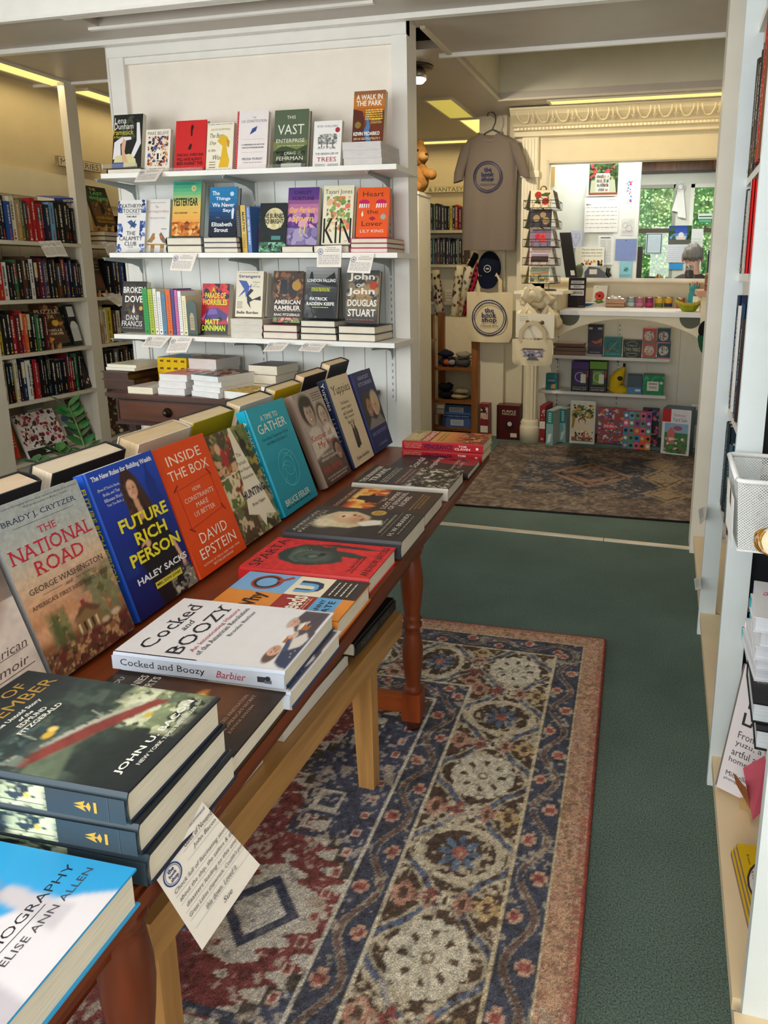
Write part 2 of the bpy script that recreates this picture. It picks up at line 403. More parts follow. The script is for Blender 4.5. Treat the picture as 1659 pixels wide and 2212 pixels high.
# left wall with wainscot, far ends, walls behind and beside the camera
m = MB(); LX = -3.87; YL = '#cfbd94'
m.box((LX-.1,2.2,0), (LX,6.5,CZ), YL)
m.box((LX,2.6,1.70), (LX+.02,6.4,1.86), '#dfd2b0')
y = 2.6
while y < 6.4: m.box((LX,y+.002,0), (LX+.012,y+.123,1.70), '#dccfb0'); y += .125
struct(m, 'wall_left')
m = MB(); m.box((LX,6.45,0), (-1.3,6.55,CZ), YL); m.box((-1.42,5.34,0), (-1.215,5.44,CZ), '#d9cfb6'); m.box((-1.3,5.44,0), (-1.25,6.5,CZ), '#d9cfb6')
struct(m, 'wall_far')
m = MB()    # shop front behind the camera with two windows, and the near part of the left wall with one
for x0, x1 in ((-4.0,-2.3),(.5,1.9)): m.box((x0,-1.7,0), (x1,-1.6,2.66), WHITE)
m.box((-2.3,-1.7,0), (.5,-1.6,.55), WHITE); m.box((-2.3,-1.7,2.35), (.5,-1.6,2.66), WHITE); m.box((-.95,-1.7,.55), (-.85,-1.6,2.35), WHITE)
struct(m, 'wall_front')
m = MB(); m.box((LX-.1,-1.7,0), (LX,-.7,2.66), WHITE); m.box((LX-.1,1.3,0), (LX,2.6,2.66), WHITE)
m.box((LX-.1,-.7,0), (LX,1.3,.55), WHITE); m.box((LX-.1,-.7,2.15), (LX,1.3,2.66), WHITE); struct(m, 'wall_side')
m = MB(); m.box((.62,-1.7,0), (.72,3.3,2.66), WHITE); m.box((.44,3.41,0), (.54,5.95,2.66), '#d9cfb6'); m.box((1.25,5.95,0), (1.33,7.7,2.66), '#d9cfb6'); struct(m, 'wall_right')
def window(name, a, b, axis):
    m = MB(); a, b = Vector(a), Vector(b); t = .05; d = b-a
    h = Vector((0,1,0)) if axis == 'x' else Vector((1,0,0)); L = d.dot(h); th = Vector((.04,0,0)) if axis == 'x' else Vector((0,.04,0))
    for q in (0, L/2-t/2, L-t): m.obox(a+h*q, h*t, th, (0,0,d.z), '#e8e5de')
    for q in (0, d.z-t): m.obox(a+Vector((0,0,q)), h*L, th, (0,0,t), '#e8e5de')
    m.obox(a+th*.45, h*L, th*.1, (0,0,d.z), '#ffffff', 'glass'); struct(m, name)
window('window_1', (-2.3,-1.66,.55), (-.95,-1.66,2.35), 'y'); window('window_2', (-.85,-1.66,.55), (.5,-1.66,2.35), 'y')
window('window_3', (LX-.06,-.7,.55), (LX-.06,1.3,2.15), 'x')
# right-hand jamb of the opening
m = MB(); m.box((.157,3.235,0), (.235,3.41,2.66), '#e7e0d2'); m.box((.235,3.29,0), (.62,3.41,2.66), '#e7e0d2')
struct(m, 'wall_opening')
# ------------------------------------------------------------------ ceiling lights
def strip_light(loc, sx, sy, label, mat='lamp_warm', power=6):
    r = empty('strip_light', loc, label, 'ceiling light')
    f = MB(); q = .016
    for a, b in (((-sx/2-q,-sy/2-q,-.014),(-sx/2,sy/2+q,0)), ((sx/2,-sy/2-q,-.014),(sx/2+q,sy/2+q,0)), ((-sx/2,-sy/2-q,-.014),(sx/2,-sy/2,0)), ((-sx/2,sy/2,-.014),(sx/2,sy/2+q,0))):
        f.box(a, b, '#d8d0bd')
    f.build('frame', r)
    d = MB(); d.box((-sx/2,-sy/2,-.010), (sx/2,sy/2,-.001), '#ffffff', mat); d.build('diffuser', r)
    if power: light('lamp', 'AREA', Vector(loc)+Vector((0,0,-.03)), power, (1,.82,.50), (sx,sy), Vector(loc)+Vector((0,.0001,-1)))
strip_light((-3.665,3.40,CZ), .13, .96, 'long yellow-glowing ceiling strip light above the left mystery bookcase bay', power=1.9)
strip_light((-3.665,4.50,CZ), .13, 1.0, 'yellow-glowing ceiling strip light partly hidden behind the white shelf wall', power=1.9)
strip_light((-.28,4.99,CZ), 1.12, .09, 'long thin yellow ceiling strip light over the carved crown moulding', power=3)
strip_light((-1.54,5.02,CZ), .17, .55, 'dim olive-yellow ceiling light panel left of the hanging shirt', 'lamp_dim', 0)
strip_light((-1.50,5.62,CZ), .16, .50, 'bright yellow ceiling light panel just above the shirt hanger', power=2)
strip_light((-2.1,6.2,CZ), 1.1, .12, 'yellow ceiling strip light above the fantasy section wall', power=2.2)
r = empty('spotlight', (-1.42,4.02,CZ), 'small chrome ceiling spotlight with a lit white bulb beside the column', 'ceiling light')
q = MB(); q.lathe([(.005,0),(.085,0),(.08,-.012),(.02,-.016)], (0,0,0), '#5a5048', 'metal', 20); q.build('ceiling_plate', r)
q = MB(); q.lathe([(.03,-.012),(.042,-.03),(.05,-.065),(.044,-.066)], (0,0,0), '#b5b0a8', 'metal', 18); q.build('chrome_housing', r)
q = MB(); q.lathe([(.043,-.055),(.042,-.072),(.026,-.088),(.004,-.094)], (0,0,0), '#ffffff', 'lamp_white', 16); q.build('bulb', r)
lo = light('lamp', 'SPOT', (-1.42,4.02,CZ-.10), 75, (1,.87,.66), (.05,.05), (-.35,5.5,.35)); lo.data.spot_size = 2.2; lo.data.spot_blend = .6
# ------------------------------------------------------------------ painted pictures for book covers (printed art, one colour per point)
class Pic:
    def __init__(s, col, w=84, h=126):
        s.V, s.U = np.meshgrid(np.linspace(0,1,h), np.linspace(0,1,w), indexing='ij'); s.a = np.zeros((h,w,3)); s.a[:] = L3(col); s.asp = h/w
    def mix(s, m, col, a=1): m = (np.clip(m,0,1)*a)[...,None]; s.a = s.a*(1-m)+(L3(col) if isinstance(col,str) else col)*m; return s
    def g(s, *st, v0=0, v1=1):
        c = np.array([L3(q) for q in st]); f = np.clip((s.V-v0)/(v1-v0),0,1)*(len(st)-1); i = np.minimum(f.astype(int), len(st)-2); f = (f-i)[...,None]
        m = ((s.V >= v0) & (s.V <= v1)).astype(float); return s.mix(m, c[i]*(1-f)+c[i+1]*f)
    def e(s, cu, cv, ru, rv, col, soft=.25, rot=0, a=1):
        x, y = s.U-cu, (s.V-cv)*s.asp; c, n = math.cos(rot), math.sin(rot); r = np.hypot((x*c+y*n)/ru, (-x*n+y*c)/(rv*s.asp)); return s.mix((1-r)/soft+.5, col, a)
    def p(s, pts, col, soft=1, a=1):
        m = np.zeros(s.U.shape, bool); n = len(pts)
        for i in range(n):
            (xa,ya), (xb,yb) = pts[i], pts[(i+1) % n]
            if ya != yb: m ^= ((ya > s.V) != (yb > s.V)) & (s.U < (xb-xa)*(s.V-ya)/(yb-ya)+xa)
        m = m.astype(float)
        for _ in range(soft): q = np.pad(m,1,mode='edge'); m = (q[:-2,1:-1]+q[2:,1:-1]+q[1:-1,:-2]+q[1:-1,2:]+2*m)/6
        return s.mix(m, col, a)
    def l(s, u0, v0, u1, v1, w, col, a=1):
        A = s.asp; dx, dy = u1-u0, (v1-v0)*A; t = np.clip(((s.U-u0)*dx+(s.V-v0)*A*dy)/(dx*dx+dy*dy+1e-9),0,1); d = np.hypot(s.U-u0-t*dx, (s.V-v0)*A-t*dy); return s.mix((w/2-d)/.008+.5, col, a)
    def t(s, sc, amt, seed=0): n = vnoise(s.U, s.V*s.asp, sc, seed)*.6+vnoise(s.U, s.V*s.asp, sc*.45, seed+1)*.4; s.a = s.a*(1+(n-.5)*2*amt)[...,None]; return s
    def b(s, u0, v0, u1, v1, cols, sc, seed=0, soft=.06, a=1):
        """organic patches of several colours inside a soft box"""
        m = np.minimum(np.minimum(s.U-u0,u1-s.U), np.minimum(s.V-v0,v1-s.V))/soft+.5
        for k, c in enumerate(cols): n = vnoise(s.U, s.V*s.asp, sc, seed+k*7)*.65+vnoise(s.U, s.V*s.asp, sc*.4, seed+k*7+3)*.35; s.mix(np.clip((n-.53)*16,0,1)*np.clip(m,0,1), c, a)
        return s
    def face(s, u, v, r, skin='#d9a584', hair='#3b271e', sh='#a8704f', smile=1):
        s.e(u,v,r,r*1.25/s.asp,skin,.12).e(u+r*.5,v-r*.1/s.asp,r*.5,r*.9/s.asp,sh,.9,a=.35).e(u-r*.36,v+r*.18/s.asp,r*.13,r*.08/s.asp,'#2a1c18',.5).e(u+r*.36,v+r*.18/s.asp,r*.13,r*.08/s.asp,'#2a1c18',.5)
        s.l(u-r*.52,v+r*.38/s.asp,u-r*.2,v+r*.40/s.asp,r*.09,hair,.8).l(u+r*.2,v+r*.40/s.asp,u+r*.52,v+r*.38/s.asp,r*.09,hair,.8).e(u,v-r*.12/s.asp,r*.13,r*.2/s.asp,sh,.8,a=.5)
        s.e(u,v-r*.58/s.asp,r*.34,r*.13/s.asp,'#a8504a',.4)
        if smile: s.e(u,v-r*.56/s.asp,r*.25,r*.06/s.asp,'#f0e6e0',.4)
        return s
    def rgba(s): return np.concatenate([np.clip(s.a,0,1), np.ones(s.U.shape+(1,))], -1).astype(np.float32)
# ------------------------------------------------------------------ rugs
def rug(name, origin, ang, w, h, cell, fn, edge, label, th=.012):
    """origin = far right corner; u runs left across, v runs towards the camera"""
    nu, nv = int(w/cell), int(h/cell)
    us = np.linspace(0, w, nu+1); vs = np.linspace(0, h, nv+1); U_, V_ = np.meshgrid(us, vs)
    C = fn(U_, V_)
    X = -U_; Y = -V_
    P = np.stack([X, Y, np.full_like(X, th)], -1).reshape(-1, 3)
    i = np.arange(nu*nv); a = (i//nu)*(nu+1)+i % nu
    Fq = np.stack([a, a+1, a+nu+2, a+nu+1], -1)
    me = bpy.data.meshes.new(name)
    me.vertices.add(len(P)); me.vertices.foreach_set('co', P.ravel().astype(np.float32))
    me.loops.add(Fq.size); me.loops.foreach_set('vertex_index', Fq.ravel().astype(np.int32))
    me.polygons.add(len(Fq)); me.polygons.foreach_set('loop_start', np.arange(0, Fq.size, 4, dtype=np.int32))
    try: me.polygons.foreach_set('loop_total', np.full(len(Fq), 4, dtype=np.int32))
    except Exception: pass
    me.update(calc_edges=True); me.materials.append(M['rug'])
    ca = me.color_attributes.new('Col', 'FLOAT_COLOR', 'POINT')
    ca.data.foreach_set('color', np.concatenate([C.reshape(-1,3), np.ones((len(P),1))], 1).astype(np.float32).ravel())
    root = empty(name, origin, label, 'rug', None, Matrix.Rotation(ang, 3, 'Z'))
    o = bpy.data.objects.new('woven_field', me); COL.objects.link(o); o.parent = root
    b = MB(); t = .008
    b.tube([(0,0,th/2),(0,-h,th/2)], th*.55, edge, 'rug', 6); b.tube([(-w,0,th/2),(-w,-h,th/2)], th*.55, edge, 'rug', 6)
    b.tube([(0,0,th/2),(-w,0,th/2)], th*.55, edge, 'rug', 6); b.tube([(0,-h,th/2),(-w,-h,th/2)], th*.55, edge, 'rug', 6)
    b.build('bound_edge', root)
def L3(h): return np.array(srgb(h)[:3])
_rg = np.random.RandomState(5)
def vnoise(U, V, s, seed=0):
    g = np.random.RandomState(seed).rand(128,128); x, y = U/s+40, V/s+40
    xi, yi = np.floor(x).astype(int), np.floor(y).astype(int); fx, fy = x-xi, y-yi; fx = fx*fx*(3-2*fx); fy = fy*fy*(3-2*fy)
    G = lambda a, b: g[a % 128, b % 128]
    return (G(yi,xi)*(1-fx)+G(yi,xi+1)*fx)*(1-fy)+(G(yi+1,xi)*(1-fx)+G(yi+1,xi+1)*fx)*fy
def put(C, mask, col, a=1.0):
    m = mask.astype(float)*a if mask.dtype == bool else np.clip(mask, 0, 1)*a
    C[:] = C*(1-m[...,None])+L3(col)*m[...,None]
def border_motifs(C, s, t, inside, N, per, base_off=0):
    """s = distance along the border, t = 0..1 across it (0 outer)"""
    brown, cream, navy, blue, salm, red, gold = '#4a3629', '#d9c9a4', '#26364f', '#4a668c', '#c08468', '#9c3a36', '#c8a464'
    q = (s-base_off)/per; k = np.floor(q+.5); ph = (q-k)*per; odd = (k.astype(int) % 2) == 1
    x = ph/1.14; y = (t-.5)*.2
    r = np.hypot(x, y); th = np.arctan2(y, x)
    put(C, inside, brown); put(C, inside & (N > .55), '#b5a283', .8); put(C, inside & (N > .62), cream, .7)
    # scrolling blue vines around the medallions
    vine = np.abs(r-(.094+.012*np.cos(th*4)))
    put(C, inside & (vine < .0062) & (N > .40), blue, .9); put(C, inside & (np.abs(vine-.010) < .003), cream, .6)
    # big cream rosettes
    ros = inside & ~odd & (r < .066+.006*np.abs(np.cos(th*7)))
    put(C, ros, '#ddd2b6')
    spots = ros & (np.abs(r-.042) < .008) & (np.cos(th*8) > .55); put(C, spots, '#5b4632')
    put(C, ros & (r < .012) & (r > .006), '#8d7a58')
    # oval flowers
    e = np.hypot(x/.062, y/.078)
    put(C, inside & odd & (e < 1.12), cream, .9); put(C, inside & odd & (e < .9), brown); put(C, inside & odd & (e < .9) & (N > .55), cream, .6)
    fl = inside & odd & (r < .036+.008*np.cos(th*8)); put(C, fl, '#55708f'); put(C, fl & (np.cos(th*8) < -.5), '#2b3c58'); put(C, inside & odd & (r < .015), '#b5604e')
    # small red and gold blossoms between them
    xm = np.abs(np.abs(ph)-per/2); 
    for dy, cl, rr in ((-.075,gold,.020),(.078,salm,.022),(.03,red,.015),(-.03,salm,.017),(0.0,cream,.012)):
        d = np.hypot(xm-.006, y-dy); put(C, inside & (d < rr+.005*np.cos(np.arctan2(y-dy, xm)*5)), cl)
        put(C, inside & (d < rr*.4), '#5a3a2c')
def guard(C, s, t, inside, per, w):
    """narrow blue guard border with a wavy vine and stepped flowers"""
    put(C, inside, '#2c405c'); x = (s/per); k = np.floor(x); f = x-k; alt = (k.astype(int) % 2) == 1
    wav = .5+.28*np.sin(s/per*math.pi)
    put(C, inside & (np.abs(t-wav) < .075) & (vnoise(s,t*.08,.02,9) > .25), '#7c5a4c', .85); put(C, inside & (np.abs(np.abs(t-wav)-.10) < .022), '#b5a68c', .6)
    dy = np.abs(t-np.where(alt,.72,.28))*w; dx = np.abs(f-.5)*per
    stp = (np.floor(dx/.009)+np.floor(dy/.009)) <= 1.6
    put(C, inside & stp, '#cf9a7c'); put(C, inside & ((np.floor(dx/.009)+np.floor(dy/.009)) <= .6), '#a84540')
def persian(U, V):
    Cw = 1.55; n1 = vnoise(U,V,.012,1); n2 = vnoise(U,V,.05,2); n3 = vnoise(U,V,.006,3); N = .5*n1+.25*n2+.25*n3
    C = np.zeros(U.shape+(3,)); C[:] = L3('#cc9a72')
    D = np.minimum(np.minimum(U, Cw-U), V)           # distance from the nearest woven edge
    side = (np.minimum(U, Cw-U) <= V); S = np.where(side, V, U)
    put(C, (D < .075) & (N > .60), '#a55c4a', .8); put(C, (D < .02) & (N > .4), '#b0604c', .8)
    put(C, (D > .064) & (D < .070), '#d8c193')
    g1 = (D >= .070) & (D < .150); guard(C, S, (D-.070)/.080, g1, .10, .080)
    put(C, (D >= .150) & (D < .156), '#d8c193')
    bd = (D >= .156) & (D < .385); border_motifs(C, S, (D-.156)/.229, bd, N, .25, .27)
    put(C, (D >= .385) & (D < .392), '#d9cbaa')
    g2 = (D >= .392) & (D < .472); guard(C, S, (D-.392)/.08, g2, .10, .08)
    put(C, (D >= .472) & (D < .481), '#d9cfb8')
    fd = D >= .481
    put(C, fd, '#37486a'); put(C, fd & (N > .57), '#5f7396', .6); u = np.abs(U-Cw/2); fw = Cw/2-.481     # half width of the field
    vv = V-1.244+.43; q = (vv % .86)-.43; av = np.abs(q)
    st = lambda a, c: np.floor(a/c)*c
    lim = fw*1.05-st(av,.035)*.80; jag = .018*np.sin(V*160)
    put(C, fd & (u < lim+.075), '#4b453f'); put(C, fd & (u < lim+.045), '#d9cfbb'); put(C, fd & (u < lim+.02+jag), '#8c2f35')
    put(C, fd & (np.abs(u-.15)+av*1.0 < .135+jag) , '#d8cfbe')
    dia = np.abs(u-.15)+av; put(C, fd & (dia < .085), '#2b3f60'); put(C, fd & (dia < .058), '#dcd6c8')
    put(C, fd & (u+av*.9 < .10), '#3b5680'); put(C, fd & (u+av*.9 < .05), '#b9544a')
    for sc in (.25, .31):   # hooked fret corners
        fr = fd & (np.abs(np.maximum(np.abs(u-.16), np.abs(av-sc)*1.0)-.045) < .008); put(C, fr, '#2f4667')
        put(C, fd & (np.abs(np.maximum(np.abs(u-.16), np.abs(av-sc))-.028) < .005), '#d8cfbe')
    # dotted row of small flowers down the blue margin
    dd = (fw-u); cell = (V % .055)-.0275; put(C, fd & (np.maximum(np.abs(dd-.032), np.abs(cell)) < .012), '#d8b39a'); put(C, fd & (np.maximum(np.abs(dd-.032), np.abs(cell)) < .0075), '#a9504a')
    # wear: cream pile showing through everywhere; the field speckle also paints sun sheen
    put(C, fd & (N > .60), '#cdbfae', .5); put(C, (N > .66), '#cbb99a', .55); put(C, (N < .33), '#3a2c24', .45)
    put(C, fd & (dia < .085) & (dia > .060), '#2b3f60', .85)
    R_ = np.random.RandomState(3).rand(*U.shape); lum = C.mean(-1,keepdims=True); C = C*.80+lum*.20
    C = C*.84+L3('#a08c7a')*(.16*(.45+1.1*N))[...,None]; C *= (.74+.52*R_)[...,None]
    return C
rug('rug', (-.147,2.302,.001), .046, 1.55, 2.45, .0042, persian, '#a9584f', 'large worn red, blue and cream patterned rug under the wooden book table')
def runner(U, V):
    n1 = vnoise(U,V,.02,11); n2 = vnoise(U,V,.07,12); n3 = vnoise(U,V,.008,13); N = .45*n1+.3*n2+.25*n3; Wd, Ht = 1.42, 1.46
    C = np.zeros(U.shape+(3,)); C[:] = L3('#75665c')
    D = np.minimum(np.minimum(U, Wd-U), np.minimum(V, Ht-V))
    put(C, D > .26, '#53535a'); put(C, (np.abs(D-.26) < .008)|(np.abs(D-.05) < .006), '#6d5a4c')
    def lozenge(cu, cv, ru, rv, col, inn=None):
        d = np.abs(U-cu)/ru+np.abs(V-cv)/rv; put(C, d < 1, col); put(C, (d < .8) & (d > .7), '#5c4a3c')
        if inn: put(C, d < .45, inn); put(C, d < .2, col)
    lozenge(.72,.73,.27,.30,'#96786a','#5a565a')
    for cv, rv in ((.38,.15),(.72,.24),(1.06,.15)): lozenge(.27,cv,.14,rv,'#a08a6c')
    for cu, cv in ((.6,.32),(.62,1.12),(.98,.4),(.98,1.06)): lozenge(cu,cv,.15,.1,'#85766a')
    put(C, N > .56, '#8d7f72', .6); put(C, N > .66, '#a39482', .5); put(C, N < .36, '#4a4646', .6)
    return C
rug('rug', (.262,5.16,.001), .05, 1.44, 1.50, .009, runner, '#2f2b2a', 'dark brown and charcoal patterned rug in the back room beyond the threshold', .010)
# ------------------------------------------------------------------ the long table
TA = Vector((-.0523,.9986,0)); TB = Vector((.9986,.0523,0)); TZ = .61
def edge_x(Y): return -.605+.0524*(2.45-Y)
def tp(Y, off, z): return Vector((edge_x(Y)-off, Y, z))      # point on the table, off metres in from its right edge
WOOD = '#733213'
r = empty('book_table', (edge_x(1.07)-.36, 1.07, 0), 'long red-brown wooden table with turned legs, covered with rows of books', 'table')
O = r.location
m = MB(O); TW = .74
pts = [tp(2.452,0,TZ-.026), tp(-.33,0,TZ-.026), tp(-.33,TW,TZ-.026), tp(2.452,TW,TZ-.026)]
m.prism(pts, (0,0,.018), WOOD, 'wood_y')
pts = [tp(2.446,.005,TZ-.008), tp(-.325,.005,TZ-.008), tp(-.325,TW-.005,TZ-.008), tp(2.446,TW-.005,TZ-.008)]
m.prism(pts, (0,0,.008), WOOD, 'wood_y'); m.build('tabletop', r)
m = MB(O)
for off in (.05, TW-.07): m.obox(tp(.40,off,TZ-.105), -TB*.02, TA*1.36, (0,0,.079), '#6b2b10', 'wood_y')
for Y in (.40,1.72): m.obox(tp(Y,.05,TZ-.105), -TB*(TW-.12), TA*.02, (0,0,.079), '#6b2b10', 'wood_x')
m.build('apron', r)
prof = [(.019,.0),(.022,.012),(.024,.03),(.020,.034)]
turn = [(.024,.125),(.027,.133),(.021,.143),(.020,.152),(.025,.19),(.0285,.235),(.028,.262),(.022,.30),(.019,.315),(.026,.321),(.027,.329),(.020,.336),(.026,.344),(.022,.352),(.022,.36),(.027,.40),(.0305,.44),(.030,.47),(.025,.51),(.022,.522),(.029,.530),(.029,.540),(.024,.549)]
for Y in (.545, 1.66):
    for off in (.055, TW-.075):
        b = tp(Y, off, 0); m = MB(O); s_ = .052
        m.lathe(prof, b+Vector((0,0,.0145)), '#4c2110', 'wood_z', 14)
        m.obox(b-TB*s_/2-TA*s_/2+Vector((0,0,.046)), TB*s_, TA*s_, (0,0,.082), '#8a3c16', 'wood_z')
        m.lathe(turn, b, WOOD, 'wood_z', 18)
        m.obox(b-TB*s_/2-TA*s_/2+Vector((0,0,.548)), TB*s_, TA*s_, (0,0,.036), '#7a3213', 'wood_z'); m.build('leg', r)
for Y in (.545, 1.66):
    m = MB(O); m.obox(tp(Y,.085,.062)-TA*.014, -TB*(TW-.19), TA*.028, (0,0,.048), '#9a4a1c', 'wood_x'); m.build('stretcher', r)
m = MB(O); m.obox(tp(.565,TW/2,.062)-TB*.014, TB*.028, TA*1.08, (0,0,.045), '#7d3413', 'wood_y'); m.build('stretcher', r)
# ------------------------------------------------------------------ low beech bench under the table
BE = '#b5854a'
bz = .40; bx = -.625
r = empty('bench', (bx-.17, 1.12, 0), 'low pale beech bench standing under the edge of the book table', 'bench'); O = r.location
m = MB(O); m.box((bx-.33,.655,bz-.028), (bx,1.60,bz-.010), BE, 'wood_y'); m.build('shelf_board', r)
m = MB(O); m.box((bx-.012,.655,bz-.075), (bx,1.60,bz-.028), '#b98a4e', 'wood_y'); m.box((bx-.33,.655,bz-.075), (bx-.318,1.60,bz-.028), BE, 'wood_y')
m.box((bx-.318,.657,bz-.07), (bx-.012,.670,bz-.028), BE, 'wood_x'); m.build('rail', r)
for x0 in (bx-.002, bx-.328):
    for y0 in (.665, 1.40):
        m = MB(O); sg = -1 if x0 > bx-.1 else 1; wt, wb = .056, .040
        P = [(x0,y0,bz-.03),(x0+sg*wt,y0,bz-.03),(x0+sg*wb,y0,.013),(x0,y0,.013)]
        m.prism(P, (0,.036,0), '#c08f52', 'wood_z'); m.build('leg', r)
# ------------------------------------------------------------------ flat books on the table
def flat(label, Y, W, H, T, z, cover, front=(), spine_art=(), off=0.0, rot=0.0, **kw):
    ux = Matrix.Rotation(rot,3,'Z') @ TA; uz = Matrix.Rotation(rot,3,'Z') @ -TB
    return book(label, W, H, T, cover, front=front, spine_art=spine_art, loc=tp(Y,off,z+T), basis=axes(ux,uz), **kw)
BLUE = '#2d9bd8'
pb_ = Pic('#36a5e0').p([(.05,.0),(.86,0),(.80,.12),(.70,.26),(.55,.34),(.45,.38),(.2,.42),(.05,.30)],'#e6e0e4',2).p([(.1,0),(.34,.36),(.42,.34),(.3,0)],'#c4bcc4',3).p([(.6,.1),(.7,.4),(.78,.38),(.75,.1)],'#cfc8ce',3).p([(.16,.40),(.2,.62),(.33,.80),(.55,.86),(.72,.78),(.78,.58),(.70,.45),(.5,.38),(.3,.37)],'#d98a68',2).e(.5,.62,.2,.16,'#e6a283',.9).e(.68,.5,.1,.1,'#b8623f',.9,a=.7).e(.6,.47,.12,.035,'#8a4438',.5).p([(.2,.6),(.24,.86),(.5,.97),(.74,.9),(.8,.70),(.66,.82),(.4,.84)],'#4b3326',2)
bio = [('I',0,0,1,1,pb_),('T','THE BIOGRAPHY',.60,.235,.70,.036,'#2b2c33'),('L',.36,.200,.72,.200,.004,'#2b2c33'),('T','ELISE ANN ALLEN',.68,.160,.54,.028,'#4a4a52')]
flat('bright blue hardcover with a smiling man in white, nearest the camera', .305, .20, .285, .044, TZ, '#36a5e0', bio, off=-.012)
pg_ = Pic('#24292c').g('#22272a','#2a322f','#39463f','#2b3234','#22272a').b(0,.26,1,.66,('#3f4c44','#56645a','#2b3533'),.16,5,.1,.7).p([(0,.30),(.3,.38),(.6,.33),(.98,.10),(1,.22),(.9,.36),(.6,.42),(.2,.50),(0,.46)],'#6f7d64',3,.8).b(.55,.06,1,.40,('#a8b083','#d6d9b0','#7d8a66','#e2e3c4'),.09,9,.08,.9).p([(.04,.56),(.5,.42),(.88,.27),(.90,.20),(.55,.32),(.04,.48)],'#8a3d36',1).t(.06,.25,3).p([(.04,.585),(.5,.45),(.82,.325),(.82,.30),(.5,.42),(.04,.55)],'#b9b6a6',1)
for q in range(9): pg_.l(.1+.07*q,.59-.021*q,.1+.07*q,.56-.021*q,.012,'#4a4a44')
pg_.b(.02,.5,.45,.66,('#4f6a6e','#7a8a7a','#33403f'),.08,21,.05,.8).e(.36,.535,.045,.02,'#e0b542',.6).e(.42,.545,.03,.02,'#f0d27a',.6).l(.3,.56,.33,.66,.012,'#9aa08f').l(.62,.41,.66,.48,.012,'#9aa08f').e(.70,.225,.03,.015,'#d9b83a',.8)
gales = [('I',0,0,1,1,pg_),('T','GALES OF',.5,.925,.66,.058,'#b38b3c'),('T','NOVEMBER',.5,.835,.88,.066,'#b38b3c'),('T','The Untold Story',.5,.76,.40,.030,'#e6e2d6','bf'),('T','of the',.5,.725,.12,.022,'#e6e2d6','bi'),('T','EDMUND',.5,.69,.24,.026,'#e6e2d6','b'),('T','FITZGERALD',.5,.65,.37,.026,'#e6e2d6','b'),('T','JOHN U. BACON',.52,.105,.80,.040,'#f1efe8','b'),('T','NEW YORK TIMES BESTSELLER',.54,.062,.64,.018,'#dcd9cf','bf')]
ps_ = Pic('#3b4a55',30,120).b(0,.34,1,.98,('#55695f','#8a9a7c','#2b363c','#a8b594','#33424a'),.35,4,.06).b(.0,.34,1,.55,('#b8c4a2','#cfd6b8'),.3,8,.05).e(.5,.42,.12,.011,'#e0c24a',.6)
gsp = [('I',0,0,1,1,ps_),('R',0,0,1,.335,'#3b4a55'),('L',.22,.345,.22,.99,.02,'#2f3d45'),('P',[(.28,.165),(.45,.215),(.5,.18),(.55,.215),(.72,.165),(.55,.175),(.5,.155),(.45,.175)],'#c9a648'),('P',[(.30,.150),(.5,.165),(.70,.150),(.5,.142)],'#c9a648'),('R',.28,.118,.72,.130,'#c9a648'),('V','FITZGERALD',.5,.86,.4,.16,'#d9d9cc','b'),('L',0,.07,1,.07,.02,'#55646e')]
for k in range(3):
    flat(('topmost','middle','lowest')[k]+' dark seafaring-scene hardcover in the stack of three by the handwritten card', .522+.003*k, .172, .285, .0385, TZ+.0387*(2-k), '#26303a', gales, gsp, off=(.004,-.003,-.009)[k], spine='#3b4a55', back='#1f2a44', group='stack of three dark hardcovers', rot=(0,.012,.0)[k])
pa_ = Pic('#33271f').e(.55,.42,.5,.26,'#6a3d22',1.2,a=.8).e(.6,.28,.4,.10,'#7a4a2a',1,a=.6).t(.12,.2,4).l(.25,.72,.86,.40,.012,'#c98a44').l(.25,.72,.52,.44,.006,'#b5793d').l(.86,.40,.60,.46,.006,'#b5793d').e(.70,.42,.14,.035,'#d98a3a',.6).e(.73,.415,.05,.02,'#ffe0a8',.8).l(.1,.62,.3,.70,.01,'#a8703a')
arb = [('I',0,0,1,1,pa_),('T','BRENDAN BALLOU',.5,.93,.75,.030,'#cfc4b4','f'),('T',"WHEN COMPANIES",.5,.82,.9,.045,'#e8dfd0','f'),('T','RUN THE COURTS',.5,.745,.9,.045,'#e8dfd0','f'),('T','HOW FORCED ARBITRATION',.5,.185,.72,.020,'#c79a7c','f'),('T',"BECAME AMERICA'S SECRET",.5,.145,.74,.020,'#c79a7c','f'),('T','JUSTICE SYSTEM',.5,.105,.44,.020,'#c79a7c','f')]
flat('dark brown hardcover with glowing balance scales between the dark stack and the white pair', .697, .152, .282, .029, TZ, '#33271f', arb, off=-.004)
pc_ = Pic('#e6e2e4').p([(.02,.02),(.62,.02),(.66,.1),(.56,.2),(.35,.25),(.1,.2),(.04,.12)],'#39425c',2).p([(.45,.03),(.98,.04),(.98,.36),(.80,.40),(.62,.30)],'#554a52',2).p([(.30,.17),(.48,.22),(.60,.12),(.5,.04),(.38,.06)],'#dcd2cc',2).p([(.62,.26),(.74,.30),(.8,.2),(.7,.14)],'#d6ccc4',2)
pc_.e(.20,.31,.13,.075,'#6a5044',.3).face(.27,.315,.085,'#d8a68e','#5a4034').e(.75,.40,.10,.05,'#bdb2a8',.4).face(.74,.37,.075,'#d9ab93','#8a7a6e')
for gx, gy in ((.46,.27),(.70,.19)): pc_.p([(gx-.06,gy-.05),(gx+.05,gy-.045),(gx+.06,gy+.05),(gx-.05,gy+.045)],'#b06a30',1).e(gx+.01,gy+.055,.065,.016,'#f0e8da',.4).e(gx+.05,gy,.03,.03,'#d8ab92',.5).l(gx-.05,gy-.02,gx+.05,gy-.015,.006,'#d9a05a')
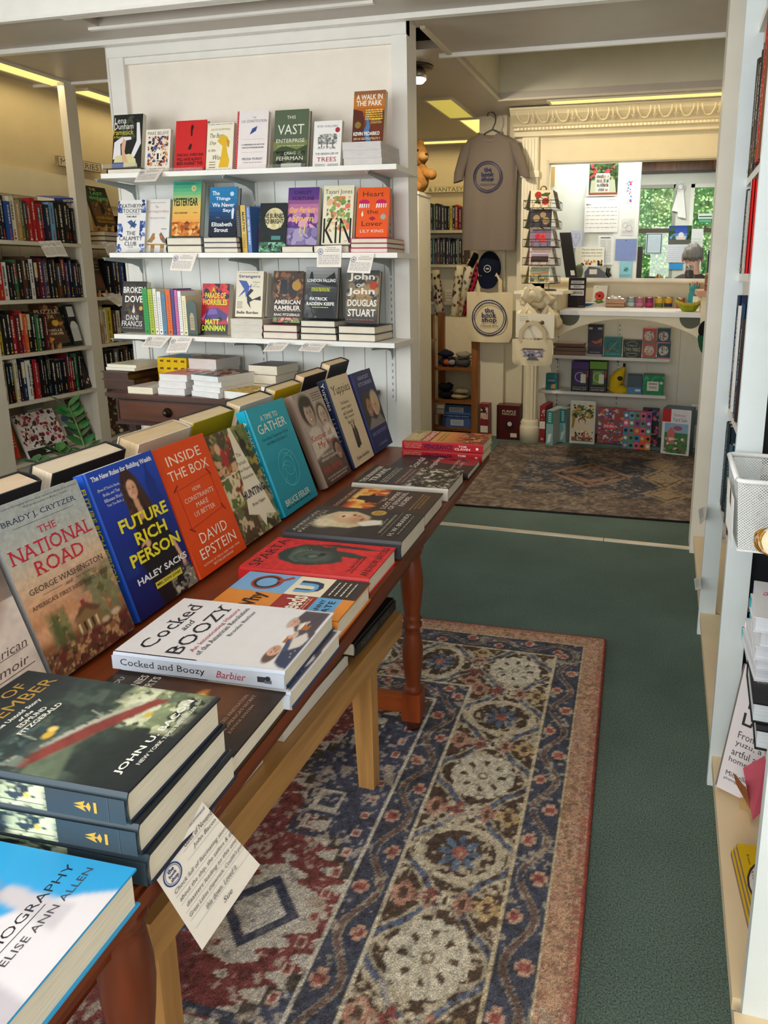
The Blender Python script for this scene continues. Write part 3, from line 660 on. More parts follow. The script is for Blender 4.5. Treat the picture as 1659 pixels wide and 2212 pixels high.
pc_.l(.30,.21,.44,.25,.06,'#46506c').l(.88,.12,.74,.18,.06,'#4d4650').e(.56,.24,.05,.025,'#d8ab92',.5)
for q in range(5): pc_.e(.2+.05*q,.08+.02*(q % 2),.010,.008,'#c9b98a',.6)
cock = [('I',.0,.0,1,.48,pc_),('T','Cocked',.5,.865,.80,.092,'#20242c','f'),('T','and',.52,.775,.20,.042,'#20242c','if'),('T','BOOZY',.5,.675,.88,.092,'#20242c','f'),('T','An Intoxicating History',.5,.583,.78,.034,'#b4304a','f'),('T','of the American Revolution',.5,.538,.84,.032,'#33363d','f'),('T','Brooke Barbier',.64,.475,.46,.024,'#454850','f')]
csp = [('R',0,0,1,1,'#cdd6e6'),('V','Cocked and Boozy',.5,.70,.62,.50,'#23262e','f'),('V','Barbier',.5,.30,.5,.17,'#b03a52','if'),('R',.3,.10,.7,.15,'#3c4048'),('R',.25,.07,.5,.11,'#6a6e76'),('E',.6,.09,.18,'#33363c')]
flat('topmost white hardcover with two laughing men drinking beer', .852, .19, .288, .030, TZ+.0305, '#e6e2e4', cock, csp, off=-.002, spine='#cdd6e6', back='#2b3f6b', group='white pair of drinking-men hardcovers', rot=.02)
flat('lower white hardcover beneath the one with laughing drinkers', .848, .19, .288, .030, TZ, '#e6e2e4', cock, csp, off=-.012, spine='#cdd6e6', back='#2b3f6b', group='white pair of drinking-men hardcovers')
whyq = [('R',0,.5,.5,1,'#e8903a'),('R',.5,.5,1,1,'#7fb0dc'),('R',0,0,1,.5,'#a5302c'),('R',.5,.27,1,.56,'#f1e3c8'),('R',.0,.27,.5,.56,'#a5302c'),('R',.5,0,1,.27,'#3a2f2c'),('R',0,.09,.5,.28,'#68a9da'),('R',0,0,.5,.09,'#e8903a'),
   ('T','Why',.25,.72,.44,.16,'#3a2018','b'),('O',.75,.77,.19,.3,'#b5402c'),('O',.75,.77,.16,.2,'#23262c'),('L',.78,.7,.93,.60,.05,'#b5402c'),('T','Needs',.25,.42,.46,.15,'#f3ead6','b'),('T','U',.74,.41,.28,.2,'#2b3a56','b'),('T','U',.70,.425,.24,.17,'#68a9da','b'),('T','DANNY',.25,.22,.4,.04,'#2c3038'),('T','BATE',.25,.15,.36,.05,'#2c3038'),('S',.56,.06,.92,.24,4,.012,'#d8d2c4'),('S',.05,.30,.45,.34,2,.012,'#e0b090')]
flat('colourful orange, blue and red lettered hardcover partly under the white pair', 1.056, .165, .262, .036, TZ, '#e8903a', whyq, off=.002, spine='#e8903a', back='#e07b28')
pp_ = Pic('#d92b2b').p([(.20,.62),(.30,.78),(.46,.84),(.64,.82),(.84,.72),(.86,.60),(.80,.54),(.84,.45),(.72,.42),(.70,.30),(.60,.14),(.53,.20),(.55,.34),(.40,.30),(.30,.38),(.22,.50)],'#333b35',1).e(.48,.56,.17,.13,'#5a685c',.8).e(.48,.56,.09,.07,'#39443c',.6).e(.48,.56,.05,.035,'#66756a',.6).e(.62,.7,.12,.05,'#55624f',.9).t(.05,.3,2).p([(.86,.64),(.92,.46),(.88,.22),(.83,.06),(.81,.24),(.83,.44)],'#2a2f2b',1).e(.56,.5,.05,.03,'#1f2421',.6)
for q in range(14): a_ = .4+q*.17; pp_.l(.48+.2*math.cos(a_),.56+.15*math.sin(a_),.48+.24*math.cos(a_),.56+.18*math.sin(a_),.012,'#7a8678')
sp = [('I',0,0,1,1,pp_),('T','SPARTA',.5,.915,.92,.085,'#241a1c','f'),('T','The Rise & Fall of',.34,.195,.42,.026,'#2a1c1e','f'),('T','an Ancient Superpower',.36,.16,.5,.026,'#2a1c1e','f'),('T','ANDREW BAYLISS',.5,.06,.9,.050,'#2a1c1e','f')]
flat('bright red hardcover with a dark bronze helmet', 1.240, .172, .288, .036, TZ, '#d92b2b', sp, [('R',0,0,1,1,'#c9282a'),('V','SPARTA',.5,.7,.6,.3,'#2a1c1e'),('E',.5,.06,.2,'#2a1c1e')], spine='#c9282a', off=.012)
pm_ = Pic('#3b3431').g('#302b29','#3b3431','#3d3631').p([(.28,.78),(.40,.86),(.60,.86),(.82,.76),(.86,.60),(.72,.44),(.45,.40),(.28,.52)],'#d2c09a',3).e(.40,.76,.14,.09,'#e0d3b0',.9).t(.05,.2,3).e(.62,.60,.19,.15,'#d9ae88',.35,-.3).e(.55,.50,.13,.09,'#b5825c',.9,a=.6).e(.70,.66,.1,.05,'#ecc8a6',.9).e(.66,.67,.035,.014,'#3d2c22',.5).e(.73,.585,.03,.014,'#3d2c22',.5).e(.71,.535,.02,.03,'#a86f50',.7).e(.60,.485,.05,.014,'#8a4a40',.6).p([(.48,.50),(.60,.40),(.62,.30),(.46,.26),(.36,.42)],'#e8dece',2).p([(0,.5),(.36,.44),(.48,.28),(.66,.32),(.98,.34),(1,.05),(0,.05)],'#292423',3)
am = [('I',0,0,1,1,pm_),('T','AMERICAN',.42,.94,.74,.034,'#c9bfae','f'),('L',.08,.905,.84,.905,.003,'#c9bfae'),('T','PATRIARCH',.42,.872,.80,.036,'#c9bfae','f'),('E',.87,.40,.10,'#a8842f'),('E',.87,.40,.088,'#c49d40'),('S',.81,.36,.93,.44,3,.01,'#7a5f24'),('T','THE LIFE OF',.55,.275,.30,.014,'#c9bfae','f'),('T','GEORGE WASHINGTON',.52,.235,.66,.022,'#c9bfae','f'),('L',.1,.195,.95,.195,.003,'#c9bfae'),('T','H. W. BRANDS',.52,.135,.78,.040,'#e0d8ca','f'),('S',.2,.07,.85,.085,1,.008,'#a89e90')]
flat('black hardcover with a white-haired statesman portrait and gold seal', 1.428, .2, .29, .045, TZ, '#3b3431', am, [('R',0,0,1,1,'#3d3c42')], off=.004, spine='#3d3c42')
pn_ = Pic('#3c2622').g('#5a2018','#b5401a','#f08a2a','#f6b24a','#d9581e','#7a2a1c',v0=.52,v1=.82).b(0,.52,1,.82,('#f0a03a','#c23a18','#ffd27a'),.2,3,.04,.7).p([(.30,.52),(.34,.60),(.28,.64),(.40,.67),(.44,.77),(.60,.775),(.64,.68),(.76,.65),(.66,.615),(.68,.52)],'#2a1512',1)
nob = [('I',0,0,1,1,pn_),('T','DOUGLAS BRUNT',.5,.88,.84,.038,'#d9a77a','f'),('T','THE',.5,.485,.16,.026,'#e8d6c4','f'),('T','LOST EMPIRE',.5,.425,.8,.048,'#ecdccb','f'),('T','OF EMANUEL',.5,.355,.8,.048,'#ecdccb','f'),('T','NOBEL',.5,.285,.48,.048,'#ecdccb','f'),('T','ROMANOVS, REVOLUTIONARIES',.5,.17,.75,.018,'#c79a5a','f'),('T','AND THE TITAN OF OIL',.5,.135,.66,.018,'#c79a5a','f'),('T','WHO CHANGED THE WORLD',.5,.10,.6,.018,'#c79a5a','f')]
flat('dark hardcover with a flame-orange silhouette of a man in a hat', 1.638, .185, .285, .038, TZ, '#3c2622', nob, off=.010)
pt_ = Pic('#2f2a28').b(.0,.0,1,.46,('#5a5148','#8d8478','#3a332e','#c4bcae','#1f1b19'),.07,5,.08).t(.06,.3,2)
tan = [('I',0,0,1,1,pt_),('R',.04,.47,.96,.60,'#4b2a26'),('T','THE MANNHEIM',.5,.915,.88,.060,'#d6cfc2','bf'),('T','TRAWL',.5,.825,.74,.075,'#d6cfc2','bf'),('S',.1,.66,.9,.74,3,.012,'#a8a094'),('T','MURDER, REBELLION AND',.5,.56,.8,.024,'#c9b8a8','f'),('T','THE FIGHT FOR JUSTICE',.5,.51,.72,.024,'#c9b8a8','f')]
flat('glossy black hardcover with a grey crowd photograph and pale spine', 1.866, .2, .292, .038, TZ, '#2f2a28', tan, [('R',0,0,1,1,'#cfc9bd'),('V','MANNHEIM',.5,.78,.5,.2,'#3a342f'),], off=.006, spine='#c9c4b9')
scan = [('R',0,0,1,1,'#2b1f22'),('P',[(.5,0),(1,0),(1,.35),(.7,.6),(.55,.4)],'#a3242c'),('P',[(.7,.1),(.95,.2),(.8,.4)],'#5a1418'),('T','Scandal',.5,.72,.7,.09,'#e8e0d8','i'),('T','in',.5,.62,.14,.05,'#e8e0d8','i'),('T','Konigsberg',.5,.50,.85,.09,'#e8e0d8','i'),('T','CHRISTOPHER',.5,.24,.7,.035,'#d9b5a8'),('T','CLARK',.5,.17,.4,.045,'#d9b5a8')]
flat('dark red and black paperback tucked behind the grey crowd hardcover', 2.09, .19, .27, .022, TZ, '#2b1f22', scan, off=-.002)
pv_ = Pic('#c9a86a').g('#8a2a1c','#c9442a','#dd8f4a','#d0ac68','#c9b27a').b(.05,.0,1,.34,('#5a1f14','#a83a1c','#e8a05a','#3a1510'),.07,2,.08,.85).b(0,.8,1,1,('#b59a64','#9a8a5c'),.2,9)
ven = [('I',0,0,1,1,pv_),('T','TOM',.5,.93,.4,.045,'#f3ead2','f'),('T','CLAVIN',.5,.86,.65,.05,'#f3ead2','f'),('R',.02,.66,.98,.79,'#b3262c'),('T','VENGEANCE',.5,.725,.92,.08,'#f0dcc0','bf'),('T','THE LAST STANDS OF CUSTER,',.5,.58,.75,.022,'#5b3f28','f'),('T','CRAZY HORSE, AND SITTING BULL',.5,.53,.8,.022,'#5b3f28','f')]
vsp = [('R',0,0,1,1,'#b81f2c'),('S',.15,.76,.85,.98,3,.0,'#f3d9c8'),('V','THE LAST STANDS OF',.84,.865,.14,.22,'#f0cdb8'),('V','CUSTER, CRAZY HORSE',.55,.865,.18,.22,'#f0cdb8'),('V','AND SITTING BULL',.25,.865,.18,.2,'#f0cdb8'),('V','VENGEANCE',.5,.55,.7,.36,'#2b1a4a','b'),('V','TOM',.74,.25,.30,.1,'#f4e6da','b'),('V','CLAVIN',.34,.25,.34,.19,'#f4e6da','b'),('E',.5,.07,.2,'#f4e6da')]
flat('upper red-spined hardcover with a battle scene at the far end of the table', 2.318, .172, .292, .031, TZ+.0315, '#c9a86a', ven, vsp, off=-.004, spine='#b81f2c', group='red-spined pair at the table end')
flat('lower red-spined hardcover beneath the battle-scene cover at the table end', 2.312, .172, .29, .031, TZ, '#c9a86a', ven, vsp, off=-.002, spine='#b81f2c', group='red-spined pair at the table end')
# ------------------------------------------------------------------ front covers leaning towards the aisle
def lean(label, Y, W, H, T, x, cover, front=(), spine_art=(), tilt=19, rot=0, **kw):
    t = math.radians(tilt); ux = Matrix.Rotation(rot,3,'Z') @ TA; back = Vector((-math.sin(t)*TB.x,-math.sin(t)*TB.y,math.cos(t)))
    n = ux.cross(back)      # front normal; raise so the lowest rear edge still rests on the table
    z = TZ+.001+T*math.sin(t)
    return book(label, W, H, T, cover, front=front, spine_art=spine_art, loc=(x,Y,z), basis=axes(ux,back), **kw)
pe_ = Pic('#d6c4ba').g('#8d7f78','#5a4a44','#4a3c38',v0=.55,v1=1).e(.6,.62,.3,.2,'#a8826e',.4).e(.7,.6,.14,.1,'#8a6250',.9).t(.1,.2,3)
mem = [('I',0,0,1,1,pe_),('T','an American',.6,.30,.7,.045,'#5b4c48','i'),('L',.35,.265,.95,.275,.006,'#5b4c48'),('T','Memoir',.66,.215,.5,.045,'#5b4c48','i'),('L',.4,.17,.95,.18,.006,'#5b4c48'),('T','WILLIAMS',.6,.07,.7,.07,'#d9c93a','b')]
lean('pale pink hardcover with handwritten-style words at the left frame edge', .612, .175, .285, .03, -.876, '#d6c4ba', mem, spine='#b5a49c')
pl_t = Pic('#a9aeab').g('#4b2f2a','#7a4c34','#b8794e','#d3a07a','#cdb094','#b5b3a8','#a8adaa','#a3a8a6').b(.5,.30,1,.62,('#b58a78','#c9a58c'),.3,31,.15,.5).e(.2,.26,.5,.05,'#e0a880',1,a=.7)
pl_t.b(.60,.16,1.0,.46,('#6e6a48','#8a8256','#55532f','#7d7a58'),.10,11,.10,.85).b(.14,.10,.34,.34,('#6a6a44','#50552f','#807a4c'),.08,5,.05,.95).p([(.17,.12),(.17,.28),(.21,.36),(.25,.27),(.26,.12)],'#5a5c36',2).t(.03,.2,8)
pl_t.p([(.40,.13),(.40,.23),(.55,.30),(.70,.24),(.70,.13)],'#8a6844',1).p([(.37,.23),(.50,.30),(.57,.315),(.73,.245),(.66,.235),(.55,.275)],'#6a4630',1).p([(.53,.29),(.53,.33),(.57,.33),(.57,.29)],'#8a3a34',0)
for q in range(5): pl_t.p([(.42+.05*q,.15),(.42+.05*q,.21),(.445+.05*q,.21),(.445+.05*q,.15)],'#3a2a22' if q % 2 else '#dcc096',0)
pl_t.b(.0,.0,1,.15,('#3d2a26','#9a6a44','#c99a6c','#5a3a2c','#6a2f2c'),.05,9,.04,.9).e(.72,.155,.05,.016,'#c9ad88',.6).e(.86,.165,.06,.018,'#cdb494',.6)
nat = [('I',0,0,1,1,pl_t),('T','Crytzer proves his engaging narrative upon intimate knowledge of the landscape',.52,.975,.92,.014,'#4a4c4e','if'),('T','Wall Street Journal on Brady J. Crytzer',.6,.952,.5,.013,'#4a4c4e','if'),('T','BRADY J. CRYTZER',.5,.895,.82,.040,'#33435c','f'),('L',.18,.858,.86,.858,.004,'#5a5c5e'),('T','THE',.5,.805,.20,.040,'#c0344a','f'),('T','NATIONAL',.5,.715,.92,.080,'#c0283e','f'),('T','ROAD',.5,.61,.56,.080,'#c0283e','f'),('T','GEORGE WASHINGTON',.52,.505,.86,.032,'#4a4038','f'),('T','and',.5,.465,.09,.02,'#4a4038','if'),('L',.2,.465,.42,.465,.003,'#4a4038'),('L',.58,.465,.8,.465,.003,'#4a4038'),("T","AMERICA'S FIRST HIGHWAY WEST",.5,.42,.9,.024,'#5a3f34','f')]
lean('hardcover with a sunset village painting and red capital lettering', .797, .185, .288, .03, -.889, '#a9aeab', nat, [('R',0,0,1,1,'#8d8f92'),('R',0,0,1,.3,'#6a4a3a'),('V','THE NATIONAL ROAD',.5,.55,.6,.7,'#b5323f')], tilt=18, spine='#8d8f92')
pf_ = Pic('#1c3fa8').g('#12185a','#16226e','#1c3494','#2048b0').p([(.86,.40),(.86,.66),(.89,.72),(.92,.66),(.92,.40)],'#152a78',1).p([(.74,.55),(.74,.80),(.80,.88),(.82,1),(.84,.88),(.9,.80),(.9,.55)],'#16307f',1).p([(.02,.28),(.02,.48),(.10,.48),(.10,.44),(.22,.46),(.22,.28)],'#17307c',1)
pf_.p([(.37,.56),(.38,.84),(.44,.94),(.54,.95),(.64,.86),(.74,.66),(.70,.54)],'#3a261d',2).p([(.28,.34),(.42,.64),(.62,.66),(.88,.40),(.84,.0),(.40,.0)],'#1b1920',2).p([(.49,.74),(.55,.74),(.58,.60),(.50,.58)],'#cf9a78',1).face(.52,.80,.078,'#dda888','#3b271e').p([(.42,.90),(.47,.92),(.45,.80),(.44,.66),(.38,.60),(.37,.80)],'#442d22',2).p([(.58,.93),(.62,.88),(.70,.68),(.66,.60),(.60,.78)],'#442d22',2).b(.36,.56,.46,.9,('#5a3d2c','#2f1e17'),.05,3,.03,.7)
pf_.e(.44,.42,.075,.028,'#d9a584',.4,.2).l(.30,.38,.42,.41,.05,'#1b1920').l(.84,.36,.90,.20,.05,'#d9a584').e(.9,.18,.03,.03,'#d9a584',.5).b(.62,.0,1,.16,('#c9bfa8','#2c2d38','#8a8270'),.06,12,.05)
fut = [('I',0,0,1,1,pf_),('T','The New Rules for Building Wealth',.5,.945,.92,.042,'#e8e8ec','bf'),("T","(Even If You're Stuck,",.23,.868,.32,.022,'#dfe0ea','f'),('T','Broke, and That',.24,.832,.24,.022,'#dfe0ea','f'),("T","Billionaire Won't",.24,.796,.26,.022,'#dfe0ea','f'),('T','Text You Back...)',.24,.76,.24,.022,'#dfe0ea','f'),('T','FUTURE',.55,.60,.76,.085,'#e6d62e','b'),('T','RICH',.57,.485,.5,.085,'#e6d62e','b'),('T','PERSON',.55,.365,.80,.085,'#e6d62e','b'),('T','HALEY SACKS',.55,.225,.82,.045,'#eeeef0','b'),('R',.36,.120,.80,.165,'#d9cb3a'),('T','MRS. DOW JONES',.58,.142,.4,.024,'#23242c','b')]
lean('royal blue hardcover with a long-haired woman and yellow lettering', 1.006, .182, .29, .026, -.907, '#1c3fa8', fut, [('R',0,0,1,1,'#2456c4'),('V','FUTURE RICH PERSON',.5,.6,.6,.62,'#e6d62e','b')], tilt=17, spine='#2456c4', back='#e8e8ec')
ins = [('R',0,0,1,1,'#dd4a14'),('T','INSIDE',.5,.885,.66,.075,'#f2e0cc'),('T','THE BOX',.5,.775,.78,.075,'#f2e0cc'),('L',.16,.66,.84,.69,.006,'#a8280c'),('L',.16,.36,.86,.40,.008,'#a8280c'),('L',.16,.36,.16,.68,.006,'#a8280c'),('L',.85,.40,.84,.70,.006,'#a8280c'),('L',.10,.66,.2,.70,.02,'#8a2209'),('L',.12,.37,.2,.33,.02,'#8a2209'),('L',.83,.43,.88,.37,.02,'#8a2209'),('L',.8,.73,.86,.67,.02,'#8a2209'),
   ('T','HOW',.5,.625,.16,.032,'#f2d9c4'),('T','CONSTRAINTS',.5,.565,.58,.036,'#f2d9c4'),('T','MAKE',.5,.505,.24,.036,'#f2d9c4'),('T','US BETTER',.5,.445,.42,.036,'#f2d9c4'),('T','DAVID',.5,.265,.56,.08,'#f4e6d6'),('T','EPSTEIN',.5,.155,.74,.08,'#f4e6d6'),('T','AUTHOR OF THE #1 NEW YORK TIMES',.5,.075,.78,.018,'#f2d9c4'),('T','BESTSELLER RANGE',.5,.045,.42,.018,'#f2d9c4')]
lean('plain orange hardcover with cream capitals leaning beside the blue one', 1.197, .182, .287, .024, -.915, '#dd4a14', ins, tilt=19)
ph_ = Pic('#5d6a3c').b(0,.62,.6,1,('#6a4a34','#a8744a','#3d3226','#8c2f2a','#d0a67a','#4f4530'),.10,3,.02).b(.6,.5,1,1,('#8a8a4c','#6b7440','#b0a45c','#3a4228','#a08a3c'),.14,4,.02).b(0,.32,.45,.62,('#a8a05c','#8a3a34','#d9c9a0','#5f6a3a'),.11,5,.02).b(0,0,.5,.30,('#3d2f26','#7a5a44','#c9b08c','#5a4030'),.10,6,.02).b(.5,0,1,.5,('#c9bc94','#8a9a7c','#4a3c30','#a08a64'),.10,7,.02).e(.2,.86,.06,.05,'#d9a584',.4).e(.28,.76,.07,.09,'#a82f2c',.4).l(.75,.95,.85,.7,.04,'#231f1a').e(.8,.82,.08,.05,'#2a241e',.4).p([(.0,.60),(.52,.63),(.52,.615),(.0,.585)],'#ddd0b0',0)
hun = [('I',0,0,1,1,ph_),('P',[(.58,1.0),(.64,1.0),(.90,.27),(.96,.10),(.72,.15),(.62,.04),(.54,.17),(.32,.22),(.40,.36),(.46,.5)],'#e8dcc4'),('T','The',.60,.745,.12,.034,'#3a342c','f'),('T','Pursuit',.60,.67,.24,.036,'#3a342c','f'),('T','That Shaped',.61,.60,.34,.036,'#3a342c','f'),('T','Humanity',.63,.53,.28,.036,'#3a342c','f'),('T','HUNTING',.63,.385,.58,.075,'#2a2c4a','b'),('T','Brian Fagan',.65,.275,.34,.036,'#3a342c','f')]
lean('illustrated hunting-scenes hardcover with a cream arrow shape', 1.383, .176, .272, .03, -.928, '#3f4a34', hun, [('R',0,0,1,1,'#1f4a46'),('V','HUNTING',.5,.6,.6,.46,'#e8e0cc','b')], tilt=20, spine='#1f4a46')
gat = [('G',0,0,1,1,('#0f8aa0','#1596ac','#1aa3b8'),6),('T','A TIME TO',.48,.885,.46,.05,'#eee4cc'),('T','GATHER',.48,.795,.76,.085,'#f0e6c8'),('T','How Ritual Created the World-',.47,.70,.72,.032,'#123a48','i'),('T','and How It Can Save Us',.47,.655,.55,.032,'#123a48','i'),('T','BRUCE FEILER',.46,.10,.70,.055,'#f0e6c8'),('S',.1,.05,.8,.06,1,.01,'#123a48')]
for a in range(9):
    c0 = .5+.16*math.cos(a*.8); d0 = .40+.1*math.sin(a*1.3)
    gat.append(('L',c0,d0,.5+.22*math.cos(a*.8+.9),.38+.15*math.sin(a*1.1+.8),.007,'#5fc6d2'))
gat.append(('O',.5,.38,.26,.035,'#5fc6d2')); gat.append(('O',.52,.40,.14,.05,'#5fc6d2')); gat.append(('O',.46,.33,.17,.04,'#5fc6d2'))
lean('turquoise hardcover with a line drawing of joined hands', 1.590, .2, .298, .032, -.942, '#129ab0', gat, [('R',0,0,1,1,'#0fa0c0'),('V','A TIME TO GATHER',.5,.55,.55,.72,'#f0e6c8'),('R',.25,.04,.75,.09,'#d9d29a')], tilt=19, spine='#0fa0c0')
pk_ = Pic('#8a7464').g('#4a3830','#6a564a','#a8968a','#b8a694','#a8988a').p([(.0,.30),(.08,.58),(.3,.64),(.50,.58),(.56,.36)],'#cdbfae',3).e(.30,.80,.25,.17,'#2a211d',.3).face(.33,.755,.15,'#b89e8c','#2a211d','#7a6252').e(.36,.89,.17,.06,'#2a211d',.4).e(.77,.71,.19,.13,'#4a3d35',.3).face(.77,.685,.14,'#c4ab97','#3f332c','#8a725f',0).p([(.56,.44),(.62,.58),(.86,.60),(1,.50),(1,.40)],'#d6c9ba',3).e(.84,.30,.16,.13,'#2a1f1b',.4).face(.84,.28,.11,'#a3806c','#2a1f1b','#6a4c3e').t(.06,.12,3)
kee = [('I',0,0,1,1,pk_),('S',.60,.86,.95,.96,4,.010,'#4a3c34'),('T','Keeper of',.46,.50,.82,.078,'#b3202c','f'),('T','My Kin',.52,.41,.62,.078,'#b3202c','f'),('T','MEMOIR OF AN',.42,.305,.46,.024,'#f0e6dc','f'),('T','IMMIGRANT DAUGHTER',.44,.265,.62,.024,'#f0e6dc','f'),('T','Ada Ferrer',.42,.165,.72,.075,'#c43a40','f'),('T','PULITZER PRIZE WINNING AUTHOR OF',.5,.075,.8,.018,'#e6dace','f'),('T','CUBA: AN AMERICAN HISTORY',.5,.042,.7,.018,'#e6dace','f')]
lean('sepia photograph hardcover of a woman and a baby with red lettering', 1.860, .186, .295, .03, -.955, '#8a7464', kee, tilt=21)
yup = [('R',0,0,1,1,'#e3cdaa'),('T','Yuppies',.5,.845,.84,.125,'#2a2320','f'),('T','The Bankers,',.48,.70,.40,.040,'#3a302a','f'),('T','Lawyers, Joggers,',.48,.645,.5,.040,'#3a302a','f'),('T','and Gourmands',.48,.59,.46,.040,'#3a302a','f'),('T','Who Conquered',.48,.535,.46,.040,'#3a302a','f'),('T','New York',.48,.48,.30,.040,'#3a302a','f'),('P',[(.40,.18),(.42,.40),(.47,.42),(.50,.38),(.50,.17)],'#2a2426'),('P',[(.50,.19),(.52,.42),(.57,.43),(.62,.36),(.60,.19)],'#3a2a26'),('E',.445,.435,.03,'#8a6450'),('E',.555,.445,.03,'#8a6450'),('T','Dylan Gottlieb',.5,.075,.62,.046,'#3a302a','f')]
lean('cream hardcover with two small suited figures and a navy spine', 2.083, .178, .306, .034, -.968, '#e3cdaa', yup, [('R',0,0,1,1,'#1c2748'),('V','Yuppies',.5,.82,.6,.3,'#e6dccc'),('S',.3,.3,.7,.6,6,.01,'#9aa0b0')], tilt=18, spine='#1c2748')
po_ = Pic('#1c2464').p([(.0,.30),(.0,.62),(.3,.74),(.7,.70),(1,.54),(1,.28)],'#39363a',3).e(.30,.60,.20,.13,'#40332d',.3).face(.36,.54,.14,'#a8806c','#2a211d').e(.72,.58,.22,.15,'#cbb58c',.3).face(.66,.53,.14,'#dab098','#a08a60').p([(0,.28),(.3,.42),(.55,.37),(.8,.43),(1,.28)],'#8a8484',3)
gho = [('I',0,0,1,1,po_),('R',0,0,1,.29,'#1c2464'),('T','GHOST',.5,.92,.6,.042,'#b5bce0','f'),('T','STORIES',.5,.845,.74,.042,'#b5bce0','f'),('T','SIRI HUSTVEDT',.5,.22,.85,.040,'#8f98cc','f'),('T','A MEMOIR',.5,.07,.5,.028,'#8f98cc','f')]
lean('dark blue hardcover with a laughing couple, last of the leaning front row', 2.296, .176, .296, .03, -.982, '#1c2464', gho, tilt=17)
# ------------------------------------------------------------------ the rear row, leaning the other way, seen by their top edges
def rear(label, Y, W, H, T, cover, inner, z=0, back_art=(), rot=0.0, tilt=17, x=-.0, **kw):
    t = math.radians(tilt); ux = Matrix.Rotation(rot,3,'Z') @ -TA; up = Vector((math.sin(t)*TB.x,math.sin(t)*TB.y,math.cos(t)))
    x0 = -1.185-.0524*(Y-1.2)+x
    return book(label, W, H, T, cover, back=inner, back_art=back_art, loc=(x0-T*.5,Y,TZ+.001+T*math.sin(t)), basis=axes(ux,up), **kw)
rear('black-jacketed thick hardcover at the left frame edge, seen from its top', .975, .18, .285, .05, '#2a2b2e', '#2f2f33', pages='#e8cdb0')
rear('black hardcover with pale blue headband seen from its top behind the village painting', 1.195, .195, .29, .05, '#2f3134', '#26272a', pages='#e8d6bd')
rear('pale-jacketed hardcover with dark headband behind the orange cover', 1.425, .19, .29, .052, '#c9bdae', '#e6d9c4', pages='#dfc49c')
rear('yellow-backed hardcover seen from its top between the orange and turquoise covers', 1.622, .185, .295, .045, '#2f2d2c', '#b5a41f', back_art=[('R',0,0,1,1,'#b5a41f'),('R',.1,.78,.6,.84,'#7a7354'),('T','CAPTIVE GENERALS',.35,.81,.45,.03,'#d9cf8a')], pages='#e3cda8')
rear('white-jacketed hardcover with black edge behind the turquoise cover', 1.832, .185, .3, .045, '#2f2d2c', '#e6e2da', pages='#e3cda8')
rear('yellow hardcover seen from its top behind the sepia cover', 2.025, .175, .31, .036, '#3a3a36', '#cfae1c', pages='#e0c8a0')
rear('dark hardcover with maroon band seen from its top behind the cream cover', 2.215, .175, .325, .036, '#2c2a30', '#23202a', pages='#e0c09a')
rear('blue-black hardcover, last of the rear row, behind the dark blue couple cover', 2.405, .17, .34, .036, '#232830', '#2c3440', pages='#e3c8a2')


r = empty('book_rest', (-1.05,1.5,TZ+.0005), 'sloped wooden rest holding up the two leaning rows of books on the table', 'stand'); m = MB(r.location)
m.prism([Vector((x-.0523*(.66-1.2),.66,z)) for x, z in ((-.972,TZ+.0005),(-1.052,TZ+.215),(-1.068,TZ+.215),(-1.128,TZ+.0005))], TA*1.76, '#7a4a24', 'wood_y'); m.build('sloped_board', r)
# ------------------------------------------------------------------ books on the bench under the table
def under(label, Y, x, W, H, T, z, cover, front=(), spine_art=(), deg=0, **kw):
    ux = Matrix.Rotation(math.radians(deg),3,'Z') @ Vector((-1,0,0)); uz = Matrix.Rotation(math.radians(deg),3,'Z') @ Vector((0,-1,0))
    return book(label, W, H, T, cover, front=front, spine_art=spine_art, loc=(x,Y,z+T), basis=axes(ux,uz), **kw)
b0 = bz-.0095
under('white paperback with black lettering lying near the card on the low bench', .985, -.655, .17, .25, .030, b0, '#dcdad2', [('R',0,0,1,1,'#d9d8d0'),('T','PH.D.',.3,.85,.4,.06,'#3a3a3a'),('L',.1,.7,.9,.3,.03,'#2c2c2c')], hard=False)
under('olive-covered large book with white page edge on the low bench', 1.325, -.648, .2, .28, .03, b0, '#6b5a24', spine='#f0eee8', hard=False)
under('thin grey paperback lying on the olive book under the table', 1.30, -.665, .18, .25, .016, b0+.0305, '#9a9a94', hard=False)
under('thin dark green booklet on top of the grey paperback under the table', 1.30, -.68, .17, .22, .012, b0+.047, '#2f3526', hard=False)
under('black hardcover with silver spine lettering sticking out under the table edge', 1.545, -.625, .17, .235, .034, b0+.030, '#1b1a1a', (), [('R',0,0,1,1,'#1b1a1a'),('V','THE HISTORY',.5,.7,.5,.4,'#6a6a6a'),('V','OF BOOKS',.5,.3,.5,.2,'#6a6a6a')])
under('plain brown book lying beneath the black silver-lettered hardcover', 1.56, -.66, .16, .22, .03, b0, '#7a5a2c')
